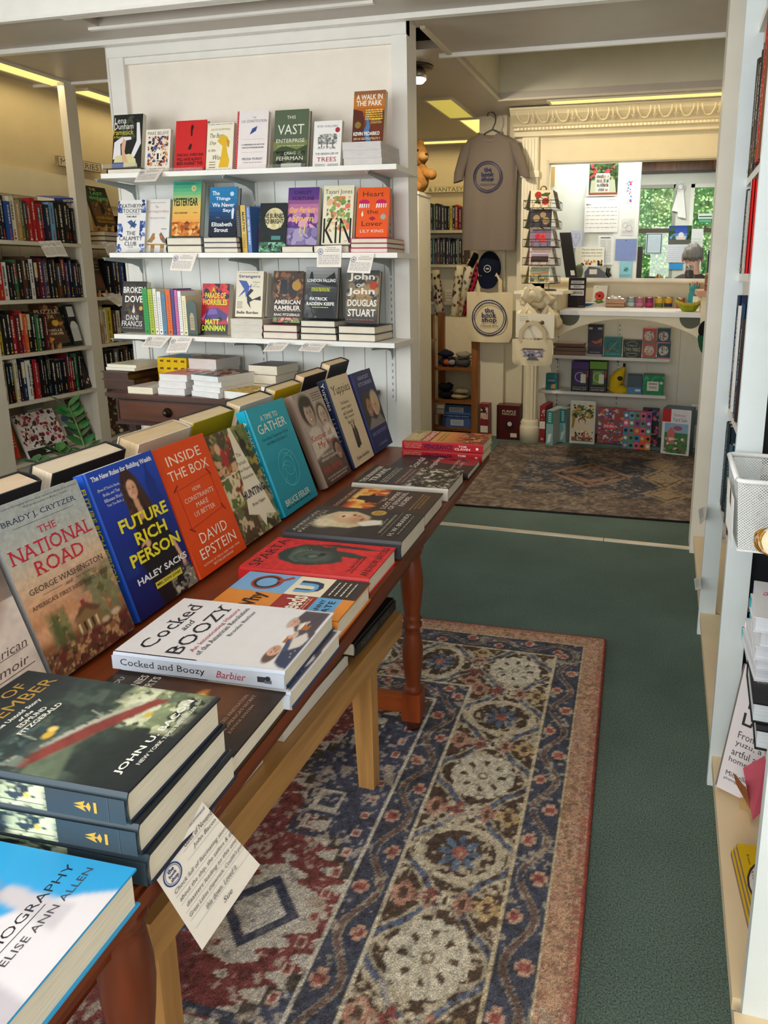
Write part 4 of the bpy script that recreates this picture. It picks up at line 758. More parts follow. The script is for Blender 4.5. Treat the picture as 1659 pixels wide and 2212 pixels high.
# handwritten recommendation card tucked under the stack
CARDTXT = '#5a5a60'
def rec_card(P, label, group='handwritten shelf cards', lines=6, txt=None):
    """P: TL, TR, BR, BL seen from the front"""
    TL, TR, BR, BL = [Vector(p) for p in P]; n = (TR-TL).cross(TL-BL).normalized(); th = n*-.0006
    o_ = (BL+BR)/2; m = MB(o_); m.prism([TL,TR,BR,BL], th, '#efe6dc', 'card')
    A = [('O',.15,.74,.115,.14,'#3d4f86'),('O',.15,.74,.09,.06,'#3d4f86'),('T','the',.15,.785,.08,0,'#2c3c74','b'),('T','book',.15,.745,.10,0,'#2c3c74','b'),('T','shop',.15,.70,.10,0,'#2c3c74','b'),('T','We Recommend',.60,.93,.36,0,'#3d4f86')]
    if txt:
        for i, (s_, w_) in enumerate(txt): A.append(('T',s_,.5 if i > 1 else .64,(.84,.75,.60,.51,.42,.33,.24,.12)[i],w_,.05,CARDTXT,'i'))
        for y in (.80,.71): A.append(('L',.34,y,.95,y,.003,'#77777c'))
        for y in (.565,.475,.385,.295,.205): A.append(('L',.05,y,.95,y,.003,'#77777c'))
    else: A += [('S',.34,.72,.93,.88,2,.022,CARDTXT),('S',.07,.12,.93,.60,lines,.02,CARDTXT)]
    m.art(BL, BR-BL, TL-BL, A, 'card', lift=.0002)
    return tag(m.build('recommendation_card'), label, 'note card', group)
pl = Vector((edge_x(.62)+.016,.62,.6)); nn = Vector((.94,-.10,.33)).normalized()
P = [onp(*q, pl, nn) for q in ((318,1868),(428,1722),(562,1868),(437,2052))]
pq = lambda a, b, f: a*(1-f)+b*f
rec_card(P, 'large handwritten cream card hanging over the table edge under the dark stack', txt=[('Gales of November',.5),('John Bacon',.36),('Chock full of fascinating stories',.86),('about the ship, the sailors & the',.86),('disasters leading to this one',.8),("Great Lakes shipwreck. Couldn't put",.86),('this down. Loved it.',.5),('Sue',.14)])
# ------------------------------------------------------------------ bookshelves on the white wall
YF = 3.025
def c1(x, y): return (200+x/2.37, 150+y/2.37)
def c2(x, y): return (200+x/2.37, 500+y/2.37)
SZ = [ony(536,364.5,YF).z, ony(547,546,YF).z, ony(549,731.7,YF).z]
SX = [(ony(217,373,YF).x, ony(856,356,YF).x), (ony(236,546,YF).x, ony(858,545,YF).x), (ony(246,722,YF).x, ony(852,742,YF).x)]
SN = ('top','middle','lowest')
std = [ony(p,450,3.30).x for p in (297,553,843)]
for i, z in enumerate(SZ):
    x0, x1 = SX[i]
    r = empty('wall_shelf', ((x0+x1)/2,3.16,z-.024), SN[i]+' white wooden shelf on grey brackets on the white wall', 'shelf'); O = r.location
    m = MB(O); m.box((x0,YF,z-.022), (x1,3.30,z), '#eeebe5'); m.build('board', r)
    for sx in std:
        m = MB(O); P = [(sx,3.03,z-.0225),(sx,3.295,z-.0225),(sx,3.295,z-.10),(sx,3.288,z-.10),(sx,3.27,z-.065),(sx,3.22,z-.05),(sx,3.12,z-.042),(sx,3.03,z-.036)]
        m.prism(P, (.004,0,0), '#9aa3a3', 'plastic'); m.box((sx-.008,3.03,z-.0225), (sx+.012,3.29,z-.026), '#9aa3a3', 'plastic'); m.build('bracket', r)
for k, sx in enumerate(std):
    m = MB(); m.box((sx-.012,3.294,.62), (sx+.014,3.302,1.72), '#dfe0dc', 'plastic')
    for q in range(34): m.box((sx-.003,3.2935,.64+q*.032), (sx+.003,3.2942,.654+q*.032), '#8d918f', 'plastic')
    tag(m.build('slotted_shelf_standard'), 'white slotted upright holding the shelf brackets, '+('left','middle','right')[k]+' one on the wall', 'shelf upright', 'slotted uprights on the shelf wall')
def face(label, BL, BR, TL, shelf, cover, art, raise_=0.0, T=.022, Y=3.105, tilt=11, hard=False, cc=c1, **kw):
    t = math.radians(tilt); zb = SZ[shelf]+raise_+.0005; bl = ony(*cc(*BL), Y); br = ony(*cc(*BR), Y)
    p0 = Vector((bl.x, Y, zb+T*math.sin(t))); tl = onp(*cc(*TL), p0, Vector((0,-math.cos(t),math.sin(t))))
    uz = Vector((0,math.sin(t),math.cos(t))); H = (tl-p0).dot(uz)
    return book(label, br.x-bl.x, H, T, cover, front=art, loc=p0, basis=axes((1,0,0), uz), hard=hard, **kw)
def lying(label, xl, xr, z, T, Y, cover, depth=.19, hard=True, cc=c1, y=500, group=None, x=None, art=(), yaw=0, **kw):
    a, b = (ony(*cc(xl,y), Y).x, ony(*cc(xr,y), Y).x) if x is None else x
    Rz = Matrix.Rotation(yaw,3,'Z')
    return book(label, b-a, depth, T, cover, front=art, loc=(a,Y,z+T), basis=axes(Rz@Vector((1,0,0)),Rz@Vector((0,1,0))), hard=hard, group=group, **kw)
def spine(label, xl, xr, top, shelf, color, art=(), Y=3.10, W=.14, hard=False, cc=c2, y=520, X=None, z=None, H=None, group=None, **kw):
    x0, x1 = (ony(*cc(xl,y), Y).x, ony(*cc(xr,y), Y).x) if X is None else X
    zb = (SZ[shelf] if z is None else z)+.0005
    H = H or ony(*cc((xl+xr)/2,top), Y).z-zb
    return book(label, W, H, x1-x0-.0008, color, spine_art=art, loc=(x1-.0004,Y,zb), basis=axes((0,1,0),(0,0,1)), hard=hard, group=group, **kw)
def easel(sh, xl, xr, cc=c1, raise_=0, Y=3.105, label='clear acrylic book easel'):
    a, b = ony(*cc(xl,450), Y).x, ony(*cc(xr,450), Y).x; z = SZ[sh]+raise_
    m = MB(); m.box((a,Y-.03,z+.0), (b,Y+.10,z+.003), '#ffffff', 'acrylic'); m.box((a,Y-.034,z), (b,Y-.030,z+.022), '#ffffff', 'acrylic')
    return tag(m.build('book_easel'), label, 'stand', 'clear acrylic book easels')
# ---- top shelf
fam = [('R',0,0,1,1,'#23241f'),('N',.3,.5,1,1,('#2f382c','#3d4a36','#4a4a3c','#1c1e1a'),50,.1,2),('P',[(.62,.2),(.76,.2),(.97,.45),(.90,.84),(.80,.84),(.82,.5)],'#e6e2e6'),('P',[(.02,.16),(.05,.48),(.3,.58),(.62,.58),(.64,.53),(.36,.50),(.26,.44),(.3,.2)],'#e6e0e2'),('P',[(.02,.0),(.1,.22),(.6,.26),(.8,.16),(.85,.02)],'#d9cf9a'),('P',[(.36,.1),(.30,.40),(.36,.56),(.46,.5),(.42,.3),(.55,.1)],'#d9ab8e'),('R',.02,0,.4,.1,'#3d4f9a'),
   ('T','Lena',.24,.89,.40,.11,'#eeece4'),('T','Dunham',.36,.78,.66,.11,'#eeece4'),('T','Famesick',.36,.67,.68,.10,'#d9c94a'),('T','A Memoir',.18,.58,.3,.045,'#d9c94a')]
lying('black hardcover lying flat at the left end of the top shelf', 72, 245, SZ[0], .027, 3.07, '#20201e')
face('black-covered book with raised white-stockinged legs on the top shelf', (95,462),(243,455),(107,235), 0, '#23241f', fam, raise_=.031, Y=3.10)
easel(0, 70, 246, raise_=.0275, Y=3.10, label='clear acrylic easel under the white-stockinged legs cover on the top shelf')
mak = [('R',0,0,1,1,'#ece4d6'),('T','MAKE BELIEVE',.5,.915,.84,.075,'#3a3630'),('R',.1,.17,.92,.85,'#e6d9c4'),('N',.1,.17,.92,.85,('#2b3a6b','#c2512e','#2b2622','#8a3a2a','#d98a4a','#4a5a9a','#e6d9c4'),150,.055,8),('P',[(.42,.3),(.42,.5),(.52,.58),(.62,.5),(.62,.3)],'#f0ead9'),('R',.48,.32,.56,.46,'#23201e'),('S',.2,.1,.85,.135,1,.012,'#6a6258'),('T','MAC BARNETT',.5,.055,.6,.045,'#8d8478')]
face('white picture book with a busy red and blue folk pattern', (262,498),(388,492),(280,310), 0, '#ece4d6', mak, T=.018)
one = [('R',0,0,1,1,'#cf2a2a'),('P',[(.50,.70),(.55,.70),(.56,.82),(.60,.86),(.56,.92),(.50,.90),(.49,.84)],'#3a1414'),('P',[(.42,.44),(.52,.44),(.56,.53),(.50,.56),(.45,.50)],'#3a1414'),('T','ONE DAY, EVERYONE',.5,.335,.86,.065,'#1f1010','b'),('T','WILL HAVE ALWAYS',.48,.255,.82,.065,'#1f1010','b'),('T','BEEN AGAINST THIS',.5,.175,.84,.065,'#1f1010','b'),('S',.08,.03,.92,.06,1,.014,'#6a1a1a')]
face('plain red book with two tiny dark figures on the top shelf', (415,508),(572,498),(432,265), 0, '#cf2a2a', one, hard=True)
easel(0, 405, 580, label='clear acrylic easel under the plain red book on the top shelf')
bes = [('R',0,0,1,1,'#efe6cf'),('O',.5,.5,.49,.02,'#efe6cf'),('T','ALICE HOFFMAN',.5,.865,.72,.04,'#7a6a4a'),('T','The Best',.36,.74,.5,.09,'#2f2a24','i'),('T','Day',.24,.58,.26,.09,'#2f2a24','i'),('T','in the',.2,.44,.28,.06,'#2f2a24','i'),('T','World',.50,.29,.5,.10,'#2f2a24','i'),('P',[(.50,.72),(.62,.76),(.78,.70),(.82,.60),(.74,.58),(.78,.40),(.88,.22),(.84,.08),(.48,.08),(.56,.30),(.60,.52),(.48,.58),(.40,.62)],'#e0b42e'),('P',[(.74,.68),(.86,.62),(.84,.48),(.77,.52)],'#c7962a'),('S',.12,.06,.36,.22,3,.018,'#7a6a4a'),('S',.04,.955,.96,.985,1,.012,'#7a82a8'),('S',.04,.02,.96,.05,1,.012,'#7a82a8')]
face('cream book with a sitting yellow dog on the top shelf', (577,498),(712,490),(590,277), 0, '#efe6cf', bes)
con = [('R',0,0,1,1,'#eae0de'),('R',0,0,.06,1,'#c22a34'),('T','THE',.55,.885,.12,.025,'#33405a'),('T','U.S. CONSTITUTION',.55,.825,.80,.045,'#33405a'),('P',[(.42,.60),(.50,.70),(.66,.74),(.62,.66),(.50,.62)],'#33508a'),('L',.18,.52,.9,.52,.004,'#9a6a6a'),('T','A COMPREHENSIVE AND ANNOTATED',.54,.43,.74,.024,'#4a4a55','b'),('T','GUIDE FOR THE MODERN READER',.54,.38,.7,.024,'#4a4a55','b'),('L',.18,.30,.9,.30,.004,'#9a6a6a'),('T','MELISSA MURRAY',.54,.19,.66,.04,'#33405a'),('S',.25,.12,.85,.14,1,.01,'#9a8a8a')]
for q in range(30): con.append(('E',.03+(q % 2)*.012-.006,.02+q*.033,.010,'#f0dcd8'))
face('tall pale book with a blue quill and red dotted spine strip', (728,498),(887,487),(760,215), 0, '#eae0de', con, hard=True, spine='#c22a34', T=.026)
vas = [('R',0,0,1,1,'#56644e'),('G',0,0,1,.52,('#23281f','#4a5638','#3a4630','#56644e'),8),('P',[(0,.30),(.3,.40),(.7,.32),(1,.40),(1,.48),(0,.46)],'#76804e'),('N',.05,.05,.95,.30,('#2a3026','#5d6a44','#1c211b','#3d4a34'),40,.1,5),('R',.25,.02,.85,.09,'#c9c9c0'),('T','THIS',.5,.87,.26,.055,'#e6e2d4'),('T','VAST',.5,.665,.78,.17,'#eae6da'),('T','ENTERPRISE',.5,.475,.84,.065,'#eae6da'),('S',.12,.375,.9,.40,1,.014,'#b5b894'),('T','CRAIG',.5,.26,.34,.045,'#e6e2d4'),('T','FEHRMAN',.5,.175,.78,.065,'#e6e2d4')]
face('dark green hardcover with a landscape and large white capitals', (920,496),(1092,489),(947,210), 0, '#56644e', vas, hard=True, T=.03)
easel(0, 905, 1105, label='clear acrylic easel under the dark green landscape cover')
tre = [('R',0,0,1,1,'#ece8e4'),('T','PETER WOHLLEBEN',.48,.885,.74,.045,'#4a4a48'),('E',.85,.80,.085,'#a83040'),('N',.15,.5,.85,.72,('#8a8a86','#b5b3ae','#6a6a66','#c9c7c2'),110,.05,3)]
for tx in (.3,.5,.7): tre.append(('R',tx-.02,.42,tx+.02,.6,'#6f6d68'))
tre += [('N',.15,.4,.85,.46,('#8a8a86','#55544f'),40,.02,4),('T','THE HIDDEN LIFE OF',.5,.30,.82,.045,'#3a3a38'),('T','TREES',.5,.18,.70,.095,'#a8303c'),('S',.1,.03,.45,.09,2,.014,'#8a8884'),('S',.55,.03,.92,.09,2,.014,'#8a8884')]
face('white book with three grey trees at the right of the top shelf', (1124,492),(1266,482),(1165,265), 0, '#ece8e4', tre, T=.02)
zz = SZ[0]
for k, (a, b, T) in enumerate(((1285,1480,.034),(1282,1478,.034),(1280,1476,.034))):
    lying('white-edged paperback, '+('lowest','middle','topmost')[k]+' of the stack under the canyon cover', a, b, zz, T-.0006, 3.06, '#d9d5d2', depth=.22, hard=False, pages='#d4cfcc', group='paperbacks under the canyon cover', y=440); zz += T
wal = [('R',0,0,1,1,'#a85a1c'),('G',0,0,1,1,('#33211c','#6a2f1c','#9a4a1e','#c9782a','#8a5a3c'),12),('P',[(.45,0),(.36,.2),(.45,.35),(.40,.5),(.52,.62),(.58,.6),(.50,.45),(.56,.3),(.52,.15),(.62,0)],'#4a7aa8'),('P',[(0,0),(.4,0),(.33,.2),(.38,.4),(.3,.6),(0,.65)],'#5a2a1e'),('P',[(1,0),(.65,0),(.58,.2),(.62,.4),(.66,.55),(1,.6)],'#6a3420'),('T','A WALK IN',.5,.875,.84,.105,'#f2e6d6','b'),('T','THE PARK',.5,.755,.82,.105,'#f2e6d6','b'),('E',.17,.33,.1,'#8a7434'),('S',.4,.42,.95,.64,5,.022,'#f0c94a'),('T','GRAND',.75,.43,.3,.045,'#f0d26a'),('T','CANYON',.75,.37,.34,.045,'#f0d26a'),('T','KEVIN FEDARKO',.46,.155,.84,.075,'#f4eee6','b'),('S',.05,.03,.9,.08,2,.014,'#d9b58a')]
face('orange and purple canyon-river book on top of a paperback stack', (1328,390),(1487,383),(1352,113), 0, '#a85a1c', wal, raise_=.1035, hard=False, T=.028)
# ---- middle shelf
cal = [('R',0,0,1,1,'#e9e5e2'),('N',.0,.75,.16,1,('#3d5a9a','#6a86bc','#26408a'),14,.06,3),('N',.84,.75,1,1,('#3d5a9a','#6a86bc','#26408a'),14,.06,4),('N',0,.3,.2,.55,('#3d5a9a','#6a86bc','#26408a'),18,.07,5),('N',.8,.3,1,.6,('#3d5a9a','#6a86bc','#26408a'),18,.07,6),('N',0,.0,.18,.16,('#3d5a9a','#6a86bc'),12,.05,7),('N',.8,0,1,.16,('#3d5a9a','#6a86bc'),12,.05,8),('P',[(.35,.58),(.5,.50),(.62,.46),(.7,.54),(.58,.56),(.5,.62)],'#3f5f94'),('P',[(.44,.45),(.55,.56),(.66,.62),(.6,.52)],'#2f4a78'),
  ('T','KATHRYN',.5,.885,.74,.075,'#33383f'),('T','STOCKETT',.5,.79,.78,.075,'#33383f'),('S',.25,.72,.8,.735,1,.01,'#8a8a90'),('T','THE HELP',.5,.68,.36,.03,'#33383f','b'),('T','THE',.5,.365,.32,.075,'#33383f'),('T','CALAMITY',.5,.265,.82,.078,'#33383f'),('T','CLUB',.5,.165,.42,.078,'#33383f'),('T','A NOVEL',.5,.1,.2,.022,'#6a6a70')]
face('white book with blue flowers and a blue bird at the left of the middle shelf', (120,915),(262,910),(127,670), 1, '#e9e5e2', cal, hard=True)
cor = [('R',0,0,1,1,'#e8e2de'),('S',.2,.925,.8,.94,1,.01,'#8a8a8a'),('T','The',.46,.855,.14,.045,'#a8584a'),('T','Correspondent',.5,.765,.92,.07,'#c07a6e'),('T','VIRGINIA EVANS',.5,.645,.66,.032,'#9a8a84'),('S',.68,.42,.9,.46,1,.016,'#7a6a60'),('R',.1,.135,.95,.16,'#b08a4a'),('R',.26,.0,.42,.15,'#a07a3a'),('R',.66,.0,.82,.15,'#a07a3a'),('P',[(.10,.20),(.24,.28),(.32,.36),(.42,.36),(.40,.26),(.30,.18)],'#9a8454'),('E',.37,.27,.06,'#c9703a'),('P',[(.60,.34),(.68,.38),(.76,.32),(.90,.22),(.94,.16),(.78,.18),(.66,.24)],'#7d6a58'),('E',.68,.29,.055,'#c9603a')]
face('pale book with two robins on a fence, middle shelf', (262,915),(385,910),(285,665), 1, '#e8e2de', cor, Y=3.125)
easel(1, 118, 380, Y=3.10, label='long clear acrylic easel under the blue-flower and robin covers')
yes = [('G',0,0,1,1,('#b5551c','#e8a04a','#f0b65a','#d9c46a','#6abf8a','#2f9a86'),16),('P',[(0,.22),(.25,.28),(.45,.24),(.7,.27),(1,.2),(1,0),(0,0)],'#d9822e'),('N',.0,.0,1,.26,('#a8501c','#e8a04a','#c9702a','#f0c07a','#7a3a18'),60,.08,4),('R',.45,.15,.62,.22,'#a85a2a'),('P',[(.42,.22),(.53,.28),(.65,.22)],'#8a3a1c'),('T','YESTERYEAR',.46,.625,.88,.145,'#23201c','b'),('T','CARO CLAIRE BURKE',.3,.425,.48,.032,'#4a3a2a','b'),('T','A NOVEL',.82,.425,.16,.024,'#4a3a2a'),('E',.74,.87,.085,'#e6ddb0'),('E',.74,.87,.06,'#c9b05a'),('S',.1,.945,.8,.96,1,.01,'#2a6a5c')]
for k in range(2): lying(('lower','upper')[k]+' dark hardcover lying under the green-to-orange desert cover', 379, 557, SZ[1]+k*.037, .036, 3.06, '#2a2a26', group='pair under the desert cover', y=900)
face('green to orange gradient hardcover with a desert farm, middle shelf', (402,835),(545,830),(427,575), 1, '#5aa884', yes, raise_=.0745, hard=True, T=.036, back='#5c8a7c')
thi = [('G',0,0,1,1,('#121c2c','#141f33','#1c4a7c','#2a7ab0','#2f86bc'),12),('T','The',.22,.875,.26,.085,'#e8ecf0','b'),('T','Things',.48,.755,.52,.085,'#e8ecf0','b'),('T','We Never',.5,.635,.80,.085,'#e8ecf0','b'),('T','Say',.64,.515,.3,.085,'#e8ecf0','b'),('E',.8,.855,.07,'#c9e0ee'),('P',[(.82,.35),(.88,.35),(.90,.55),(.84,.58),(.80,.5)],'#dfe8ee'),('T','A NOVEL',.32,.38,.14,.02,'#aeb8c4'),('T','Elizabeth',.48,.24,.74,.085,'#e8ecf0','b'),('T','Strout',.46,.125,.5,.085,'#e8ecf0','b')]
for k in range(3): lying(('lowest','middle','topmost')[k]+' white-edged hardcover under the blue-to-black gradient cover', 567, 742-k*2, SZ[1]+k*.0245, .024, 3.06, '#23324a', group='trio under the blue-to-black cover', y=900)
face('blue to black gradient hardcover with a white fish, middle shelf', (590,833),(732,828),(607,603), 1, '#1c4a7c', thi, raise_=.074, hard=True, T=.03, back='#1c3a60')
for nm, a, b, tp_, col, art in (('thin black','742','765',697,'#262422',[('S',.3,.1,.7,.9,16,.01,'#b5b0a4')]),('yellow','766','793',695,'#d3ad3e',[('V','MARTYR!',.5,.66,.6,.4,'#2a2622','b'),('S',.2,.1,.8,.4,8,.012,'#6a5a2a')]),('medium blue','795','816',700,'#4f77b8',[('V','HEATED RIVALRY',.5,.45,.6,.55,'#e6eaf0','b'),('V','RACHEL REID',.5,.86,.5,.2,'#e6eaf0')])):
    spine(nm+' spine standing between the blue gradient cover and the moon cover', int(a), int(b), tp_, 1, col, art, cc=c1, y=900, Y=3.09)
hea = [('R',0,0,1,1,'#3d6a9c'),('T','HEATED',.5,.88,.9,.09,'#e6eaf0','b'),('T','RIVALRY',.5,.76,.9,.09,'#e6eaf0','b'),('P',[(.2,.1),(.25,.5),(.5,.62),(.75,.5),(.8,.1)],'#a83a3c'),('E',.5,.6,.16,'#c9a08a')]
face('blue illustrated paperback half hidden behind the moon cover', (812,930),(885,928),(822,700), 1, '#3d6a9c', hea, Y=3.14, T=.02)
web = [('R',0,0,1,1,'#23282a'),('E',.55,.68,.36,'#d9cda0'),('N',.28,.5,.82,.86,('#cfc08c','#e6dcb4','#c4b480'),30,.08,3),('N',.02,.0,1,.26,('#5f9a78','#7ab08a','#3d6a54','#8ac0a0'),60,.09,4),('P',[(0,.28),(.25,.36),(.5,.30),(.75,.36),(1,.3),(1,.2),(0,.2)],'#1c2422'),('R',.46,.25,.8,.33,'#4f8a88'),('T','WE BURNED',.52,.735,.78,.095,'#1f2220','b'),('T','SO BRIGHT',.54,.625,.70,.095,'#1f2220','b'),('T','TJ KLUNE',.5,.09,.66,.085,'#1c2a22','b')]
face('black hardcover with a large pale moon over green hills', (848,932),(985,927),(873,685), 1, '#23282a', web, T=.024, hard=True, Y=3.09)
our = [('G',0,0,1,1,('#6a5a8a','#a08ab5','#8a5a9a','#d98aa8','#6a3a86','#4f2f78'),14),('N',.0,.3,1,.55,('#c98ab5','#7a4a94','#e0a0b8','#5a3a80'),40,.16,3,1),('N',0,0,1,.3,('#8a7aa8','#a89ac0','#6f6090'),40,.18,5,1),('R',.04,.86,.98,1,'#5a3a84'),('T','CARLEY',.48,.915,.58,.06,'#33264f','b'),('T','FORTUNE',.5,.81,.70,.065,'#33264f','b'),('T','Our Perfect',.48,.61,.82,.10,'#f2d23a','i'),('T','Storm',.50,.465,.70,.12,'#f2d23a','i'),('P',[(.4,.2),(.43,.34),(.46,.34),(.45,.2)],'#d9c47a'),('P',[(.55,.22),(.57,.36),(.61,.36),(.59,.2)],'#d9c47a'),('E',.47,.17,.03,'#d9d06a')]
lying('cream-edged hardcover lying under the purple sky cover', 966, 1128, SZ[1], .031, 3.06, '#4a3a3a', y=915)
lying('cream-edged dark hardcover lying under the green vine cover', 1130, 1312, SZ[1], .033, 3.06, '#33312c', y=915)
face('purple sunset-sky paperback with yellow script, middle shelf', (990,892),(1147,886),(1013,606), 1, '#6a4a8a', our, raise_=.0315, T=.026)
kin = [('R',0,0,1,1,'#e9e2c6'),('T','Tayari Jones',.5,.885,.88,.10,'#2a2824'),('N',.12,.22,.9,.82,('#5f8a44','#8aac5a','#d98a6a','#e6b58a','#7a9a4a','#c9d08a','#e07a5a'),85,.09,3),('T','KIN',.5,.235,.92,.42,'#1c1b18'),('N',.35,.3,.75,.55,('#d98a6a','#8aac5a','#f0d0b0'),18,.05,6),('T','A NOVEL',.8,.06,.12,.018,'#4a463c')]
face('cream hardcover with a flowering green vine and tall black letters', (1170,882),(1325,876),(1190,596), 1, '#e9e2c6', kin, raise_=.0335, hard=True, T=.026)
hrt = [('R',0,0,1,1,'#e8581c'),('T','Heart',.5,.87,.66,.10,'#33201c'),('E',.22,.70,.17,'#c2185a',.06),('E',.76,.70,.17,'#c2185a',.06),('T','the',.5,.515,.36,.085,'#33201c'),('T','Lover',.5,.275,.66,.10,'#33201c'),('P',[(.38,.38),(.5,.42),(.62,.38),(.5,.33)],'#a81838'),('T','LILY KING',.5,.125,.74,.06,'#f6e2d4'),('E',.84,.41,.085,'#a8a49c'),('P',[(.14,.46),(.19,.54),(.21,.44),(.17,.41)],'#f4e6e0')]
for ex in (.22,.76):
    for q in range(5): hrt.append(('P',[(ex-.14+q*.07,.68),(ex-.16+q*.075,.60),(ex-.12+q*.07,.585),(ex-.09+q*.065,.67)],'#f4ece6'))
for k in range(3): lying(('lowest','middle','topmost')[k]+' pink-trimmed hardcover under the bright orange weeping-eyes cover', 1317+k*2, 1510, SZ[1]+k*.0215, .021, 3.055, ('#c92a6a','#3a3532','#b53a5a')[k], group='trio under the orange cover', y=900, depth=.21)
face('bright orange hardcover with two pink weeping eyes, middle shelf', (1347,862),(1508,856),(1367,606), 1, '#e8581c', hrt, raise_=.065, hard=True, T=.026)
# ---- lowest shelf
bro = [('R',0,0,1,1,'#38332f'),('N',.1,.1,.9,.95,('#4a4440','#2a2624','#5a4a3c'),40,.1,3)]
for a in range(7): bro.append(('L',.3+.06*a,.95-.1*a,.7-.07*a,.15+.08*a,.010,('#8a6a44','#a03a44','#6a5a7a')[a % 3]))
bro += [('T','BROKEN',.5,.83,.90,.125,'#efece8','b'),('T','DOVE',.5,.65,.74,.135,'#efece8','b'),('P',[(.44,.4),(.5,.54),(.56,.42),(.53,.36)],'#ddd6cc'),('E',.8,.47,.075,'#dba83a'),('T','DANI',.46,.285,.5,.105,'#efece8'),('T','FRANCIS',.46,.165,.84,.105,'#efece8'),('S',.1,.07,.9,.09,1,.014,'#a8a09a')]
face('charcoal hardcover with white capitals and a swirling dove, left of the lowest shelf', (145,515),(268,520),(172,255), 2, '#38332f', bro, cc=c2, T=.03, Y=3.10)
lying('small dark book lying behind the charcoal dove cover', 262, 330, SZ[2]+.24, .02, 3.19, '#3a2a24', cc=c2, y=280) if False else None
SP = [(270,296,292,'#2f9a4c','green'),(297,322,295,'#a8b83c','yellow-green'),(323,342,293,'#e6e0cf','cream'),(343,364,308,'#e4e4e2','white'),(365,386,318,'#5c84a0','slate blue'),(387,413,297,'#e0661f','bright orange'),(414,431,293,'#4a3f8a','dark violet'),(432,448,300,'#d06aa0','pink'),(449,467,305,'#eceae4','plain white'),(468,490,330,'#e9dfb8','pale yellow')]
for a, b, tp_, col, nm in SP:
    spine(nm+' spine in the upright row between the dove cover and the green bookend', a, b, tp_, 2, col, [('S',.3,.12,.7,.88,14,.012,'#3a3a3a'),('E',.5,.06,.25,'#4a4a4a')], Y=3.085)
tan_ = [('R',0,0,1,1,'#b8a98a'),('N',.1,.3,.9,.95,('#c9b894','#8a7a5a','#6a3a2a','#a8946c'),30,.1,4)]
face('tan book tucked behind the dark green bookend', (470,520),(535,520),(482,298), 2, '#b8a98a', tan_, cc=c2, Y=3.17, T=.02)
a, b = ony(*c2(490,520),3.08).x, ony(*c2(540,520),3.08).x; z = SZ[2]
m = MB(); P = [(a,3.08,z+.001),(b,3.08,z+.001),(b,3.08,z+.14)]+[((a+b)/2+(b-a)/2*math.cos(q*math.pi/8),3.08,z+.14+.035*math.sin(q*math.pi/8)) for q in range(1,8)]+[(a,3.08,z+.14)]
m.prism(P, (0,.003,0), '#1f3a2a', 'plastic'); m.box((a,3.08,z+.0005), (b,3.17,z+.003), '#1f3a2a', 'plastic')
m.art((a,3.08,z), (b-a,0,0), (0,0,.18), [('P',[(.28,.15),(.72,.15),(.72,.52),(.62,.6),(.5,.63),(.38,.6),(.28,.52)],'#b8a98a'),('S',.34,.2,.66,.5,5,.014,'#5a4a34')], 'matte')
tag(m.build('bookend'), 'dark green metal bookend with an arched cut-out, lowest shelf', 'bookend')
par = [('R',0,0,1,1,'#c22a3a'),('N',0,.6,1,1,('#e0304a','#1c1a2a','#d94a2a','#2b2440'),40,.12,3),('R',0,0,1,.2,'#1c1a20'),('P',[(.1,.28),(.2,.5),(.6,.52),(.95,.40),(.95,.28)],'#4a3a7a'),('P',[(.2,.38),(.3,.5),(.55,.5),(.6,.40)],'#7a5ab0'),('E',.7,.30,.08,'#1c1a20'),('E',.3,.30,.06,'#1c1a20'),('P',[(0,.3),(.18,.42),(.1,.25)],'#e06ab0'),('P',[(.95,.3),(1,.36),(1,.22)],'#f0dcae'),('T','A',.42,.88,.12,.10,'#e6d82a','b'),('T','PARADE OF',.5,.765,.76,.115,'#e6d82a','b'),('T','HORRIBLES',.5,.635,.88,.115,'#e6d82a','b'),('T','MATT',.42,.245,.52,.11,'#d9e03a','b'),('T','DINNIMAN',.48,.125,.86,.115,'#d9e03a','b')]
face('vivid red cartoon-car paperback with yellow lettering, lowest shelf', (552,518),(690,522),(562,266), 2, '#c22a3a', par, cc=c2, T=.034)
stn = [('R',0,0,1,1,'#e6dcc4'),('S',.1,.955,.8,.97,1,.01,'#5a564c'),('T','Strangers',.48,.875,.80,.085,'#33447a','b'),('T','A Memoir',.74,.76,.28,.03,'#3a3a3a','i'),('T','of',.72,.71,.1,.03,'#3a3a3a','i'),('T','Marriage',.74,.66,.28,.03,'#3a3a3a','i'),('P',[(.08,.80),(.38,.78),(.50,.66),(.46,.52),(.38,.42),(.34,.55),(.08,.42),(.30,.60)],'#3f58a8'),('P',[(.50,.66),(.58,.72),(.55,.62)],'#3f58a8'),('P',[(.94,.36),(.62,.38),(.48,.46),(.66,.58),(.54,.62),(.40,.48),(.44,.30),(.58,.18),(.52,.32),(.92,.46)],'#1f2230'),('T','Belle Burden',.46,.095,.80,.06,'#23242a','b'),('S',.06,.18,.26,.34,5,.012,'#6a6458')]
for k in range(3): lying(('lowest','middle','topmost')[k]+' pale paperback under the cream cover with two birds', 709+k, 868+k*2, SZ[2]+k*.0305, .030, 3.05, '#e0d9cc', cc=c2, y=520, hard=False, pages='#d9d3c6', group='trio under the two-bird cover')
face('cream paperback with a blue and a black bird, lowest shelf', (730,447),(866,443),(740,202), 2, '#e6dcc4', stn, raise_=.0925, cc=c2, T=.024)
face('cream paperback directly behind the one with two birds', (752,447),(890,443),(757,212), 2, '#d9cfb8', (), raise_=.0925, cc=c2, T=.03, Y=3.14)
